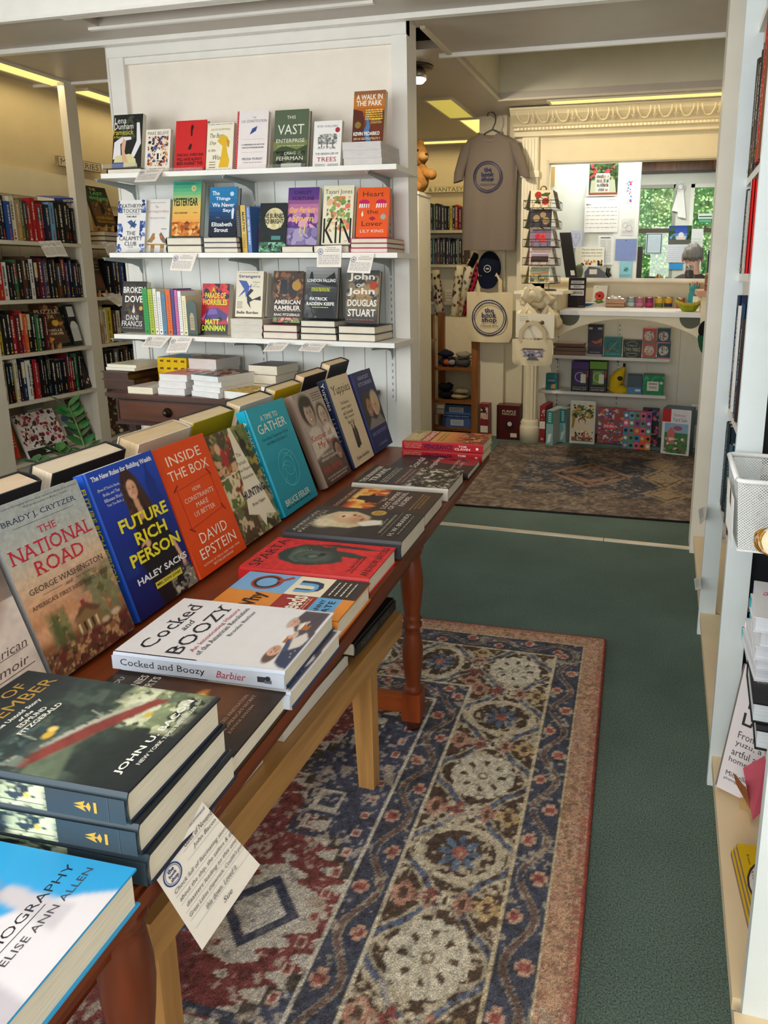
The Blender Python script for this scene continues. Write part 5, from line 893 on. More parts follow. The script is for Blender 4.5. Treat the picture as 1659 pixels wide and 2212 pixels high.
ram = [('R',0,0,1,1,'#4a3a2f'),('N',0,.45,1,1,('#6a4a34','#8a5a3c','#3a2a22','#a8744a','#55402f'),80,.09,3),('P',[(.22,.55),(.25,.82),(.45,.84),(.48,.55)],'#2a2c33'),('P',[(.52,.55),(.54,.84),(.75,.82),(.8,.55)],'#2c2e36'),('R',.05,.1,.98,.44,'#33241f'),('N',.02,0,.98,.10,('#5a7a4a','#c9605a','#7a9a5a','#d9a08a'),40,.06,4),('E',.78,.72,.15,'#b58a3a'),('T','AMERICAN',.5,.40,.86,.085,'#efe6da','b'),('T','RAMBLER',.5,.29,.86,.085,'#efe6da','b'),('S',.08,.225,.95,.24,1,.014,'#c9bca8'),('T','ISAAC FITZGERALD',.5,.155,.86,.05,'#efe6da','b')]
for k in range(2): lying(('lower','upper')[k]+' cream-edged hardcover under the brown boots cover', 871+k*3, 1048, SZ[2]+k*.034, .033, 3.05, ('#4a2a3a','#8a3a4a')[k], cc=c2, y=530, group='pair under the boots cover')
face('brown hardcover with a pair of boots in fallen leaves', (917,478),(1070,472),(932,202), 2, '#4a3a2f', ram, raise_=.0685, cc=c2, hard=True, T=.026)
lon = [('R',0,0,1,1,'#2f3032'),('G',0,.3,1,1,('#1f2022','#3a3b3d','#6a6b6b','#a8a9a8'),10),('P',[(.3,0),(.4,.35),(.62,.45),(.85,.3),(.98,0)],'#17181a'),('P',[(.1,.72),(.16,.9),(.22,.9),(.26,.74),(.6,.76),(.9,.9),(1,.6),(.6,.64)],'#1c1d1f'),('N',.0,.0,.4,.5,('#4a4c4e','#2a2b2d','#5f6163'),30,.08,3),('T','LONDON FALLING',.5,.735,.88,.065,'#eeeeec','b'),('S',.2,.52,.78,.60,3,.016,'#c9d23a'),('T','PATRICK',.44,.375,.56,.065,'#eeeeec','b'),('T','RADDEN KEEFE',.5,.28,.86,.065,'#eeeeec','b'),('S',.25,.2,.75,.22,1,.016,'#c9d23a')]
for k in range(3): lying(('lowest','middle','topmost')[k]+' white-edged hardcover under the grey city-tower cover', 1062+k*2, 1248-k*3, SZ[2]+k*.031, .030, 3.05, '#26282a', cc=c2, y=520, group='trio under the city-tower cover')
face('grey hardcover with a dark silhouette and city tower, lowest shelf', (1082,458),(1245,452),(1097,181), 2, '#2f3032', lon, raise_=.094, cc=c2, hard=True, T=.03)
joh = [('R',0,0,1,1,'#4a4440'),('G',0,0,1,1,('#2f2f33','#55504a','#8a7a5a','#b58a5a','#6a6258','#4f5254'),12),('N',0,.4,1,.9,('#5f5a52','#8a7a60','#3f4244','#a08a64'),40,.12,3),('T','John',.46,.865,.80,.155,'#eee8dc','b'),('T','OF',.42,.715,.24,.06,'#eee8dc','b'),('T','John',.46,.59,.84,.155,'#eee8dc','b'),('E',.83,.72,.12,'#b8462e'),('T','DOUGLAS',.5,.385,.90,.13,'#eee8dc','b'),('T','STUART',.5,.20,.86,.14,'#eee8dc','b'),('S',.05,.06,.9,.08,1,.014,'#c9503a')]
for k in range(2): lying(('lower','upper')[k]+' grey-edged hardcover under the mist-coloured cover at the right end', 1257+k, 1447, SZ[2]+k*.036, .035, 3.05, '#33302e', cc=c2, y=530, group='pair at the right end of the lowest shelf', depth=.22)
face('mist-coloured hardcover with big cream lettering at the right of the lowest shelf', (1292,473),(1456,470),(1310,198), 2, '#4a4440', joh, raise_=.0735, cc=c2, hard=True, T=.03)
# ---- cards hanging from the shelf edges
def shelf_card(q, sh, label, a=40, cc=c1):
    a = math.radians(a); p0 = Vector((0,YF-.002,SZ[sh]+.001)); n = Vector((0,math.cos(a),-math.sin(a)))
    rec_card([onp(*cc(*p), p0, n) for p in q], label)
shelf_card([(245,512),(367,506),(322,572),(212,577)], 0, 'small handwritten card hanging from the top shelf under the folk-pattern book', 52)
shelf_card([(415,945),(537,942),(505,1033),(395,1028)], 1, 'handwritten card hanging from the middle shelf under the desert cover pair', 25)
shelf_card([(1148,905),(1275,900),(1272,1012),(1148,1012)], 1, 'handwritten card hanging from the middle shelf under the green vine cover', 3)
shelf_card([(1325,948),(1443,945),(1420,1045),(1302,1040)], 1, 'handwritten card hanging from the middle shelf under the orange weeping-eyes cover', 15)
shelf_card([(285,537),(400,540),(350,597),(248,590)], 2, 'handwritten card hanging from the lowest shelf under the green spines', 52, c2)
shelf_card([(405,543),(513,545),(480,618),(375,622)], 2, 'handwritten card hanging from the lowest shelf under the pink and white spines', 40, c2)
shelf_card([(905,568),(1010,570),(970,612),(870,615)], 2, 'handwritten card hanging from the lowest shelf under the boots cover', 56, c2)
shelf_card([(1083,572),(1200,575),(1160,618),(1053,610)], 2, 'handwritten card hanging from the lowest shelf under the city-tower cover', 56, c2)
# ------------------------------------------------------------------ the old writing desk below the shelves
DY = 2.82
tl, dz = ony(226,849,DY), ony(300,852,DY).z
dx0, dx1 = tl.x, tl.x+1.24
r = empty('writing_desk', ((dx0+dx1)/2,DY+.22,0), 'antique dark walnut desk with round-pull drawers, stacked with paperbacks under the shelves', 'desk'); O = r.location
DW = '#4a2614'
m = MB(O); m.box((dx0,DY,dz-.018), (dx1,3.283,dz), DW, 'wood_x'); m.box((dx0+.012,DY+.012,dz-.026), (dx1-.012,3.27,dz-.018), DW, 'wood_x'); m.build('desk_top', r)
m = MB(O); m.box((dx0+.03,DY+.035,dz-.15), (dx1-.03,3.26,dz-.026), '#3f2010', 'wood_x'); m.box((dx0+.022,DY+.028,dz-.158), (dx1-.022,3.27,dz-.148), DW, 'wood_x'); m.build('carcass', r)
nd = 2; dw = (dx1-dx0-.08)/nd
for k in range(nd):
    x0 = dx0+.04+k*dw+.006; x1 = x0+dw-.012
    m = MB(O); m.box((x0,DY+.026,dz-.138), (x1,DY+.036,dz-.034), '#55290f', 'wood_x')
    for aa, bb in (((x0,dz-.138),(x1,dz-.132)),((x0,dz-.040),(x1,dz-.034)),((x0,dz-.132),(x0+.006,dz-.04)),((x1-.006,dz-.132),(x1,dz-.04))): m.box((aa[0],DY+.022,aa[1]), (bb[0],DY+.026,bb[1]), '#33190b', 'wood_x')
    d = m.build('drawer', r)
    m = MB(O); m.lathe([(.024,0),(.024,.004),(.017,.006),(.019,.009),(.012,.011),(.012,.018),(.015,.022),(.009,.028),(.002,.03)], ((x0+x1)/2,DY+.026,dz-.086), '#2a1a10', 'plastic', 18, (0,-1,0)); m.build('pull', d)
for lx in (dx0+.10, dx1-.10):
    for ly in (DY+.07, 3.22):
        m = MB(O); P = .021
        m.prism([(lx-P,ly-P,dz-.15),(lx+P,ly-P,dz-.15),(lx+P*.6,ly-P,.0),(lx-P*.6,ly-P,.0)], (0,.036,0), '#33190b', 'wood_z'); m.build('leg', r)
# raised gallery at the left of the desk
gx0, gx1 = ony(*c2(62,800),DY+.10).x, ony(*c2(215,800),DY+.10).x
m = MB(O); P = [(gx0,DY+.10,dz),(gx1,DY+.10,dz),(gx1,DY+.10,dz+.045),(gx1-.03,DY+.10,dz+.052),(gx1-.035,DY+.10,dz+.07),(gx1-.03,DY+.10,dz+.088),(gx0,DY+.10,dz+.088)]
m.prism(P, (0,.35,0), '#3a1e10', 'wood_y'); m.box((gx0-.006,DY+.094,dz+.045), (gx1+.004,DY+.10,dz+.052), '#4a2614', 'wood_x'); m.box((gx0-.006,DY+.092,dz+.082), (gx1-.024,DY+.10,dz+.090), '#4a2614', 'wood_x'); m.build('side_gallery', r)
def dstack(label, xl, xr, n, z, T, Y, cover, art=(), depth=.19, pages='#e4dfd6', hard=False, yaw=0.0, sides=None, **kw):
    """n paperbacks lying on each other; label has {} for the position in the stack"""
    names = {1:('',),2:('lower','upper'),3:('lowest','middle','topmost'),4:('lowest','second lowest','second topmost','topmost')}[n]
    a, b = ony(*c2(xl,790),Y).x, ony(*c2(xr,790),Y).x
    for k in range(n):
        top = k == n-1; j = ((k*37) % 5-2)*.0022
        lying(label.format(names[k]) if n > 1 else label, 0, 0, z+k*T, T-.0005, Y+j, cover, x=(a+j,b+j), depth=depth, hard=hard, pages=pages, art=art if top else (), yaw=yaw+(k % 3-1)*.015*(n > 1), group=None if n == 1 else label.format('all').replace('all ','')[:60], **kw)
g = dz+.0905
dstack('{} cream-edged paperback of the two on the desk gallery', 85, 232, 2, g, .015, DY+.13, '#d9d0bb', [('R',0,0,1,1,'#cfc6a8'),('S',.1,.3,.9,.9,5,.02,'#8a8468')], depth=.24, pages='#e9e2cf')
dstack('single cream-edged book with white cover on the desk beside the gallery', 186, 312, 1, dz+.0006, .032, DY+.02, '#e0dbd2', [('R',0,0,1,1,'#d9d6cf'),('P',[(0,0),(.7,0),(.4,1),(0,1)],'#c9b8b0')], depth=.18, pages='#e9dfc6')
dstack('{} white-edged paperback of the stack with the pink cover on the desk', 340, 477, 3, dz+.0006, .0325, DY+.035, '#e2dede', [('R',0,0,1,1,'#d97f92'),('N',0,0,1,1,('#e89aaa','#c9506a','#f0d2a8','#d9687c'),60,.1,3),('T','CLASSIC',.6,.6,.7,.2,'#4a2a2a')], depth=.20, pages='#e6e2e0')
for k in range(2):
    a, b = ony(*c2(338,720),3.07).x, ony(*c2(482,720),3.07).x
    q = MB(); z0 = dz+.0006+.064*1+k*.031
fa = ony(*c2(335,720),3.06).x; fb = ony(*c2(482,720),3.06).x
for k in range(4):
    rr = lying(('lowest','second lowest','second topmost','topmost')[k]+' yellow book with a row of small brown fish on its edge', 0,0, dz+.0006+k*.0375, .037, 3.06, '#e0b81e', x=(fa+.002*(k % 2),fb+.002*(k % 2)), depth=.18, hard=False, pages='#e0b81e', group='yellow fish-edged books', art=[('R',0,0,1,1,'#2f7aa0'),('N',0,0,1,1,('#e0b81e','#3a8ab0','#c9a21a'),20,.15,2)] if k == 3 else ())
    m = MB(); A = []
    for q in range(4):
        u = .14+q*.24; A += [('P',[(u-.06,.5),(u-.02,.68),(u+.03,.60),(u+.07,.75),(u+.07,.28),(u+.03,.42),(u-.02,.34)],'#6a3a14')]
    pg = rr.children[1]
    m.art((0,0.036,.0), (fb-fa,0,0), (0,-.036,0), A, 'matte', lift=.0008)
    m.build('fish_decoration', rr)
dstack('{} white-edged paperback of the four with a teal-edged cover on the desk', 512, 680, 4, dz+.0006, .0255, DY+.045, '#e4e2de', [('R',0,0,1,1,'#2a2624'),('N',0,.1,1,1,('#c9a08a','#8a4a3a','#d9c9a8','#4a3a34','#a8604a'),70,.12,3),('R',0,0,1,.1,'#1f8a9a')], depth=.24, pages='#e6e4e2', yaw=-.22)
dstack('{} grey-edged paperback of the pair stacked behind the teal-edged four', 495, 640, 3, dz+.0006, .05, 3.06, '#d6d0cb', [('R',0,0,1,1,'#4a3a30'),('N',0,0,1,1,('#8a6a4a','#c98a5a','#3a2a24'),40,.12,3)], depth=.19, pages='#d9d2cc', yaw=-.08)
dstack('{} thick cream-edged paperback of the stack under the lowest shelf', 797, 945, 3, dz+.0006, .044, 3.04, '#26231f', [('R',0,0,1,1,'#26231f')], depth=.19, pages='#e4dcc9', yaw=-.06)
dstack('single white-edged paperback with a yellow patterned cover near the desk front', 678, 832, 1, dz+.0006, .036, DY+.03, '#c9b04a', [('R',0,0,1,1,'#d0a83a'),('N',0,0,1,1,('#e8c24a','#8a5a2a','#c9803a','#f0dca0'),50,.08,3)], depth=.2, pages='#eae8e4', yaw=-.2)
dstack('{} white-edged paperback of the low pair at the right of the desk', 862, 1000, 2, dz+.0006, .028, DY+.07, '#d9d4cb', [('R',0,0,1,1,'#b5a894'),('N',0,0,1,1,('#c9b89a','#8a7a64'),20,.14,3)], depth=.2, pages='#eae8e4', yaw=-.1)
dstack('single brown-covered book lying at the far right end of the desk', 1180, 1340, 1, dz+.0006, .03, 3.08, '#a8907c', [('R',0,0,1,1,'#b59c88')], depth=.17, pages='#d9cfc0')
# ------------------------------------------------------------------ potted plant beside the desk
def leaf_stem(m, base, tip, n, L, rnd, col):
    base, tip = Vector(base), Vector(tip); side = (tip-base).cross(Vector((0,0,1))).normalized(); path = []
    for k in range(8):
        f = k/7; path.append(base*(1-f)+tip*f+Vector((0,0,.12*math.sin(math.pi*f)*(tip-base).length)))
    m.tube(path, [.007*(1-.6*k/7) for k in range(8)], '#4a6a2c', 'leafy', 6)
    for k in range(n):
        f = .2+.8*k/(n-1); i = min(int(f*7), 6); p = path[i]*(1-(f*7-i))+path[i+1]*(f*7-i); d = (path[i+1]-path[i]).normalized()
        for s_ in (-1,1):
            dr = (d*.55+side*s_*.8+Vector((0,0,rnd.uniform(.1,.45)))).normalized(); ln = L*rnd.uniform(.8,1.15); wd = dr.cross(Vector((rnd.uniform(-.3,.3),rnd.uniform(-.3,.3),1))).normalized()*ln*.30; up = wd.cross(dr).normalized()
            V = [p]; 
            for q, w_ in ((.25,.8),(.5,1),(.75,.7)): V += [p+dr*ln*q-wd*w_+up*ln*.04, p+dr*ln*q-up*ln*.02, p+dr*ln*q+wd*w_+up*ln*.04]
            V.append(p+dr*ln-up*ln*.05)
            c = [x*rnd.uniform(.75,1.25) for x in srgb(col)[:3]]+[1]
            m.add(V, [(0,2,1),(0,3,2),(1,2,5,4),(2,3,6,5),(4,5,8,7),(5,6,9,8),(7,8,10),(8,9,10)], tuple(c), 'leafy', True)
pb = Vector((-2.36,2.50,0)); rnd = random.Random(3)
r = empty('potted_plant', pb, 'glossy dark green leafy pot plant on the floor beside the walnut desk', 'plant')
m = MB(pb); m.lathe([(.09,0),(.12,.18),(.13,.22),(.115,.22),(.105,.19),(.01,.19)], pb, '#3a3a38', 'matte', 20); m.build('pot', r)
for (tx, ty, tz, n) in ((-2.40,2.36,.42,11),(-2.20,2.34,.38,11),(-2.05,2.42,.36,10),(-2.56,2.40,.36,10),(-2.64,2.62,.64,11),(-2.30,2.28,.30,10),(-2.10,2.60,.42,9),(-2.60,2.50,.46,10),(-2.45,2.30,.26,9),(-1.98,2.34,.30,9),(-2.32,2.46,.46,10),(-2.74,2.50,.40,9),(-2.5,2.26,.34,10)):
    m = MB(pb); leaf_stem(m, pb+Vector((rnd.uniform(-.05,.05),rnd.uniform(-.05,.05),.18)), (tx,ty,tz), n, .085, rnd, '#2f5a2e'); m.build('stem', r)
# ------------------------------------------------------------------ built-in mystery bookcase along the left wall
BX = -3.59; LZ = [1.418,1.088,.783,.506,.15]
def c3(x, y): return (x/3.95, y/3.95)
def c4(x, y): return (x/3.16, 380+y/3.16)
UY = [(2.90,3.145),(3.80,3.885),(4.75,4.83)]
r = empty('bookcase', (BX-.13,3.8,0), 'tall cream built-in bookcase of mystery novels along the left wall', 'bookcase'); O = r.location
CRM = '#d9d0be'
for a, b in UY:
    m = MB(O); m.box((BX-.05,a,0), (BX,b,CZ), CRM); m.box((LX+.022,(a+b)/2-.012,0), (BX-.05,(a+b)/2+.012,LZ[0]), CRM); m.build('upright', r)
for i in range(2):
    y0, y1 = UY[i][1], UY[i+1][0]
    for z in LZ:
        m = MB(O); m.box((LX+.022,y0,z-.022), (BX,y1,z), '#cfc5b2'); m.build('shelf', r)
    m = MB(O); m.box((LX+.03,y0,0), (BX-.01,y1,.128), '#b5ac9a'); m.build('kick_board', r)
CN = {'k':('#17171b','black'),'n':('#1d2740','navy'),'b':('#2a4a8a','blue'),'l':('#6f9cc0','light blue'),'r':('#a81f26','red'),'d':('#5a1a1e','dark red'),'o':('#d05a24','orange'),'y':('#d0b83a','yellow'),'c':('#d9cfb8','cream'),'w':('#d6d4d0','white'),'g':('#2f6a44','green'),'h':('#5f6f4a','olive green'),'t':('#a88a60','tan'),'u':('#4a3226','dark brown'),'p':('#4a3a66','purple'),'e':('#57595e','grey'),'f':('#1c4a4e','dark teal'),'m':('#b03a5a','magenta')}
SHN = ('top','second','third','fourth','bottom')
def row(key, bayname, shelf, y0, y1, cols, seed, hmin=.205, hmax=.25, axis='left', unit='left mystery bay', z=None, Yf=None, X0=None, group=None):
    rnd = random.Random(seed); ws = [rnd.uniform(.7,1.3) for _ in cols]; s = (y1-y0)/sum(ws); p = y0
    for i, (ch, w_) in enumerate(zip(cols, ws)):
        col, nm = CN[ch]; T = w_*s-.0006; H = rnd.uniform(hmin,hmax); W = rnd.uniform(.13,.155); inset = rnd.uniform(.012,.03)
        lt = '#d9d4c4' if ch not in 'cwyl' else '#33302c'; c2_ = rnd.choice(['#d9d4c4','#d9b84a','#c9503a','#8fb0c9']) if ch not in 'cwyl' else '#7a2a2a'
        art = spine_marks(rnd, lt, c2_)
        if rnd.random() < .25: art.insert(0, ('R',0,.55,1,.93,rnd.choice(['#8a2a24','#c9b890','#2f4a6a','#3a3a3a']) if ch != 'c' else '#b5a07a'))
        lab = f'{nm} spine, {ORD[i] if i < 24 else "last"} from the left on the {shelf} shelf of the {unit}'
        if axis == 'left': kw = dict(loc=(BX-inset,p+T,z+.0005), basis=axes((-1,0,0),(0,0,1)))
        else: kw = dict(loc=(p+T,Yf+inset,z+.0005), basis=axes((0,1,0),(0,0,1)))
        book(lab, W, H, T, col, spine_art=art, hard=False, name='paperback_book', pages='#b5aa94', group=group or f'spines on the {shelf} shelf of the {unit}', mat='print', **kw)
        p += w_*s
def b1(shelf, cols, y0=3.155, y1=3.79, seed=1): row('a','', SHN[shelf], y0, y1, cols, seed+shelf, unit='left mystery bay', z=LZ[shelf])
def b2(shelf, cols, y0=3.90, y1=4.70, seed=9): row('b','', SHN[shelf], y0, y1, cols, seed+shelf, unit='right mystery bay', z=LZ[shelf])
b1(0, 'couknbcthurrrdnlkkkkk', 3.15, 3.78)
b1(1, 'rwkkgkukwkdpukkukpknkk', 3.20, 3.79)
b1(2, 'ykkrdrokkgkd', 3.16, 3.50)
b1(3, 'ckkycknwkrmkkkfkknkdrkgk', 3.155, 3.72)
b2(0, 'kdku', 4.27, 4.40); b2(1, 'kkubknbpgd', 4.02, 4.42); b2(2, 'tcyuckkcd', 3.90, 4.25); b2(3, 'kkekukenbb', 3.90, 4.38)
def lface(label, Y, W, H, z, cover, art, tilt=20, x=.05, T=.02, rot=0, hard=True, stand=True, **kw):
    """book facing the aisle on the left bookcase"""
    t = math.radians(tilt); up = Vector((-math.sin(t),0,math.cos(t))); up = Matrix.Rotation(rot,3,'Z') @ up; ux = Matrix.Rotation(rot,3,'Z') @ Vector((0,1,0))
    if stand:
        z += .03; m = MB(); o = Vector((BX-x+.005,Y+W/2,0))
        for s_ in (-.03,.03):
            m.prism([(BX-x+.02,Y+W/2+s_,z-.0295),(BX-x+.02,Y+W/2+s_,z+.012),(BX-x+.012,Y+W/2+s_,z+.012),(BX-x+.006,Y+W/2+s_,z-.004),(BX-x-.06,Y+W/2+s_,z-.005),(BX-x-.09,Y+W/2+s_,z+.09),(BX-x-.10,Y+W/2+s_,z+.09),(BX-x-.085,Y+W/2+s_,z-.0295)], (0,.006,0), '#b5824a', 'wood_y')
        m.box((BX-x-.05,Y+W/2-.03,z-.024), (BX-x-.04,Y+W/2+.036,z-.012), '#b5824a', 'wood_y')
        tag(m.build('book_stand'), 'small wooden easel holding the '+label.split(',')[0][:60], 'stand')
    return book(label, W, H, T, cover, front=art, loc=(BX-x,Y,z+T*math.sin(t)+.001), basis=axes(ux, up), hard=hard, **kw)
man = [('R',0,0,1,1,'#2c2a22'),('G',0,0,1,1,('#2a1e16','#6a4a2a','#3a3a2a','#23281f'),8),('P',[(.4,.3),(.45,.5),(.6,.5),(.65,.3)],'#1c1612'),('E',.52,.54,.07,'#1c1612'),('N',.1,.3,.95,.7,('#8a6a34','#4a3a24','#23201a','#a8843a'),30,.06,3),('T','THE',.3,.92,.3,.06,'#d9cfa8'),('T','LAST',.45,.82,.6,.085,'#5fae6a','b'),('T','MANDARIN',.5,.70,.9,.085,'#5fae6a','b'),('T','LOUISE PENNY',.5,.2,.85,.075,'#d9a83a'),('T','MELLISSA FUNG',.5,.1,.85,.06,'#d9a83a')]
zz = LZ[0]
for k in range(3):
    book(('lowest','middle','topmost')[k]+' cream-edged hardcover under the dark green-titled mystery cover', .16, .22, .03, '#26221e', loc=(BX-.19,4.04,zz+.0305), basis=axes((0,1,0),(-1,0,0)) if False else axes((1,0,0),(0,1,0)), group='stack under the green-titled mystery', pages='#cfc3ab'); zz += .031
lface('dark mystery hardcover with green title on a wooden easel, right mystery bay', 4.02, .175, .26, zz, '#2c2a22', man, x=.06, tilt=16)
puz = [('R',0,0,1,1,'#4a2f24'),('N',0,.2,1,1,('#6a4430','#8a5a34','#3a241c','#a8743a'),50,.09,3),('T','PUZZLE',.5,.80,.85,.1,'#e6d8b0'),('T','BOX',.5,.67,.45,.1,'#e6d8b0'),('E',.7,.5,.12,'#d9a83a'),('T','DANIELLE',.5,.32,.75,.06,'#e6d8b0'),('T','TRUSSONI',.5,.23,.75,.06,'#e6d8b0'),('P',[(.1,.05),(.3,.18),(.5,.1),(.3,.0)],'#d98a3a')]
dur = [('R',0,0,1,1,'#2f4f4e'),('T','THE',.35,.88,.4,.08,'#c9b878'),('T','ADVENTURE',.5,.75,.9,.08,'#c9b878'),('T','HOUSE',.5,.62,.6,.08,'#c9b878'),('N',.1,.3,.95,.55,('#8a4a3a','#c99a5a','#3a6a5a'),20,.08,3),('T','KELLEY',.5,.2,.6,.07,'#d9b84a'),('T','GRANT',.5,.1,.55,.07,'#d9b84a')]
lface('brown picture-box hardcover with gold letters on the third mystery shelf', 3.47, .165, .25, LZ[2], '#4a2f24', puz, x=.045, tilt=22, rot=-.25)
lface('teal hardcover leaning beside the brown gold-lettered one, third mystery shelf', 3.625, .16, .25, LZ[2], '#2f4f4e', dur, x=.12, tilt=20, rot=-.15, stand=False)
lface('dark book with white domed building, end of the third mystery shelf', 3.73, .062, .26, LZ[2], '#2a2c2a', [('R',0,.1,1,.5,'#c9c9c4'),('E',.5,.5,.4,'#d9d8d2'),('R',.1,.7,.9,.95,'#d9d8d2')], x=.06, tilt=12, stand=False)
lface('dark cover with large white letters, right end of the fourth mystery shelf', 3.715, .083, .25, LZ[3], '#2a2026', [('T','JA',.5,.8,.8,.12,'#e0dcd4'),('T','C',.4,.6,.4,.12,'#e0dcd4'),('N',.1,.1,.9,.45,('#8a4a5a','#c9b8a8','#4a3a4a'),20,.12,3)], x=.03, tilt=14, stand=False)
book('blue book lying aslant on top of the row, top mystery shelf', .13, .17, .03, '#27408a', spine_art=[('V','MURDER',.5,.6,.6,.5,'#e6d9b8','b')], front=[('T','MURDER',.5,.7,.8,.12,'#e6d9b8'),('N',.1,.1,.9,.6,('#d9a83a','#c9503a','#5a7ab0'),30,.1,2)], loc=(BX-.03,3.66,LZ[0]+.232), basis=axes((-.95,.0,.12),(.05,1,.10)))
red = [('R',0,0,1,1,'#c23a24'),('S',.2,.2,.8,.9,12,.02,'#e8c9a8'),('P',[(.0,.05),(.3,.12),(.2,.3),(0,.25)],'#e8b04a')]
lface('tall orange-red large book leaning at the left of the bottom mystery shelf', 3.15, .05, .31, LZ[4], '#c23a24', red, x=.02, tilt=12, stand=False, T=.16, rot=.0)
sal = [('R',0,0,1,1,'#d9d0cc'),('N',0,.18,1,1,('#7a1f2c','#2a1c20','#a83a48','#e6e0dc','#4a2a34','#c9a8a0'),190,.045,3),('R',0,0,1,.17,'#1c1a1c'),('T','SALE',.6,.085,.36,.1,'#e6e2dc','b')]
lface('large patterned black, white and maroon book on the bottom mystery shelf', 3.27, .29, .27, LZ[4], '#d9d0cc', sal, x=.03, tilt=22, stand=False)
gry = [('R',0,0,1,1,'#a09a90'),('R',.1,.1,.9,.55,'#cfc8bd'),('E',.6,.7,.2,'#3a4a7a'),('P',[(.3,.15),(.35,.5),(.6,.5),(.7,.15)],'#4a3a4a'),('S',.1,.85,.9,.95,2,.02,'#4a4a4a')]
lface('grey photo-covered book beside the patterned one, bottom mystery shelf', 3.57, .13, .25, LZ[4], '#a09a90', gry, x=.06, tilt=24, stand=False)
lface('dim grey-green wide book behind the patterned one, bottom mystery shelf', 3.42, .14, .30, LZ[4], '#7a7a70', [('S',.1,.6,.9,.9,3,.03,'#c9c4b8')], x=.15, tilt=8, stand=False)
lface('dark magazine with a pink figure, right end of the bottom mystery shelf', 3.70, .09, .30, LZ[4], '#3a2a2c', [('N',0,0,1,1,('#8a4a4a','#d9b8a0','#2a2026','#6a5a7a'),30,.14,3)], x=.05, tilt=20, stand=False)
for k, (y, h) in enumerate(((3.92,.27),(4.10,.25))):
    lface(('tall dark','small dark')[k]+' colourful magazine on the bottom shelf of the right mystery bay', y, .17, h, LZ[4], '#4a3a34', [('N',0,0,1,1,('#8a3a3a','#c9b090','#2a3040','#6a6a4a','#d9cbb0'),40,.1,k+3)], x=.04, tilt=20, stand=False)
lface('dark red-and-green framed book on the second shelf of the right mystery bay', 3.905, .105, .22, LZ[1], '#33261f', [('R',.1,.1,.9,.5,'#5a2a1e'),('S',.15,.6,.9,.9,3,.03,'#8a7a5a')], x=.03, tilt=14)
def lcard(pts, z, label, a=30):
    a = math.radians(a); p0 = Vector((BX+.002,0,z)); n = Vector((math.cos(a),0,math.sin(a)))
    rec_card([onp(*c4(*p), p0, n) for p in pts], label, 'handwritten cards on the mystery bookcase')
lcard([(262,445),(325,445),(378,553),(318,555)], LZ[0]-.004, 'leftmost of the three overlapping handwritten cards on the mystery bookcase', 12)
lcard([(312,443),(362,443),(405,550),(360,552)], LZ[0]-.002, 'middle of the three overlapping handwritten cards on the mystery bookcase', 14)
lcard([(345,441),(415,441),(465,548),(400,550)], LZ[0], 'rightmost of the three overlapping handwritten cards on the mystery bookcase', 16)
lcard([(697,450),(785,453),(800,520),(740,545)], LZ[0]-.002, 'handwritten card hanging from the top shelf of the right mystery bay', 15)
lcard([(690,803),(820,795),(850,880),(812,892)], LZ[1]-.002, 'handwritten card sticking out of the second shelf of the right mystery bay', 50)
# sign on the wall
XS = LX+.022+.02
P = [onx(*c3(*q), XS) for q in ((490,1338),(856,1388),(850,1462),(492,1425))]
m = MB(); z0, z1 = (P[2].z+P[3].z)/2, (P[0].z+P[1].z)/2
m.box((LX+.021,P[0].y,z0), (XS,P[1].y,z1), '#8a7558', 'wood_y'); L_ = P[1].y-P[0].y
m.art((XS,P[0].y,z0), (0,L_,0), (0,0,z1-z0), [('R',.02,.08,.98,.92,'#c9bda0'),('T','MYSTERIES',.5,.5,.88,.62,'#4a4034')], 'matte')
tag(m.build('wall_sign'), 'narrow wooden sign above the mystery bookcase on the left wall', 'sign')
# ------------------------------------------------------------------ back room
def c5(x, y): return (880+x/2.13, y/2.13)
def c6(x, y): return (880+x/3.6875, 380+y/3.6875)
def c7(x, y): return (1120+x/3.77, 300+y/3.77)
def c8(x, y): return (1120+x/3.77, 600+y/3.77)
FY = 5.30; CR = '#ddd1b2'
# wall between the shirt post and the mantel, and the recess behind the counter
m = MB(); m.box((-1.25,5.40,0), (-1.08,5.46,CZ), '#d8cdb0'); m.box((-1.10,5.66,0), (.44,5.72,1.20), '#d6d2c2')
x = -1.08
while x < .44: m.box((x+.002,5.652,0), (min(x+.235,.44)-.002,5.661,1.02), '#dcd8ca'); x += .235
m.box((-1.12,5.46,0), (-1.08,5.72,CZ), '#d8cdb0'); struct(m, 'wall_recess')
# mantel-like counter front: pilaster, columns, arch, crown
oz = ony(1300,345,FY).z; sz = ony(1390,601,FY).z; ox0 = ony(1180,450,FY).x
r = empty('mantelpiece', (-.35,5.3,0), 'ornate cream mantel-style counter with carved crown, fluted columns and a pass-through to the office', 'counter'); O = r.location
m = MB(O); m.box((-1.115,FY,oz), (.44,FY+.09,2.25), CR); m.box((-1.115,FY,sz-.19), (ox0,FY+.09,oz), CR); m.box((ox0-.004,FY-.006,sz), (ox0+.012,FY+.09,oz+.01), '#cfc3a4'); m.box((ox0,FY-.004,oz-.012), (.44,FY+.09,oz), '#cfc3a4')
m.build('surround', r)
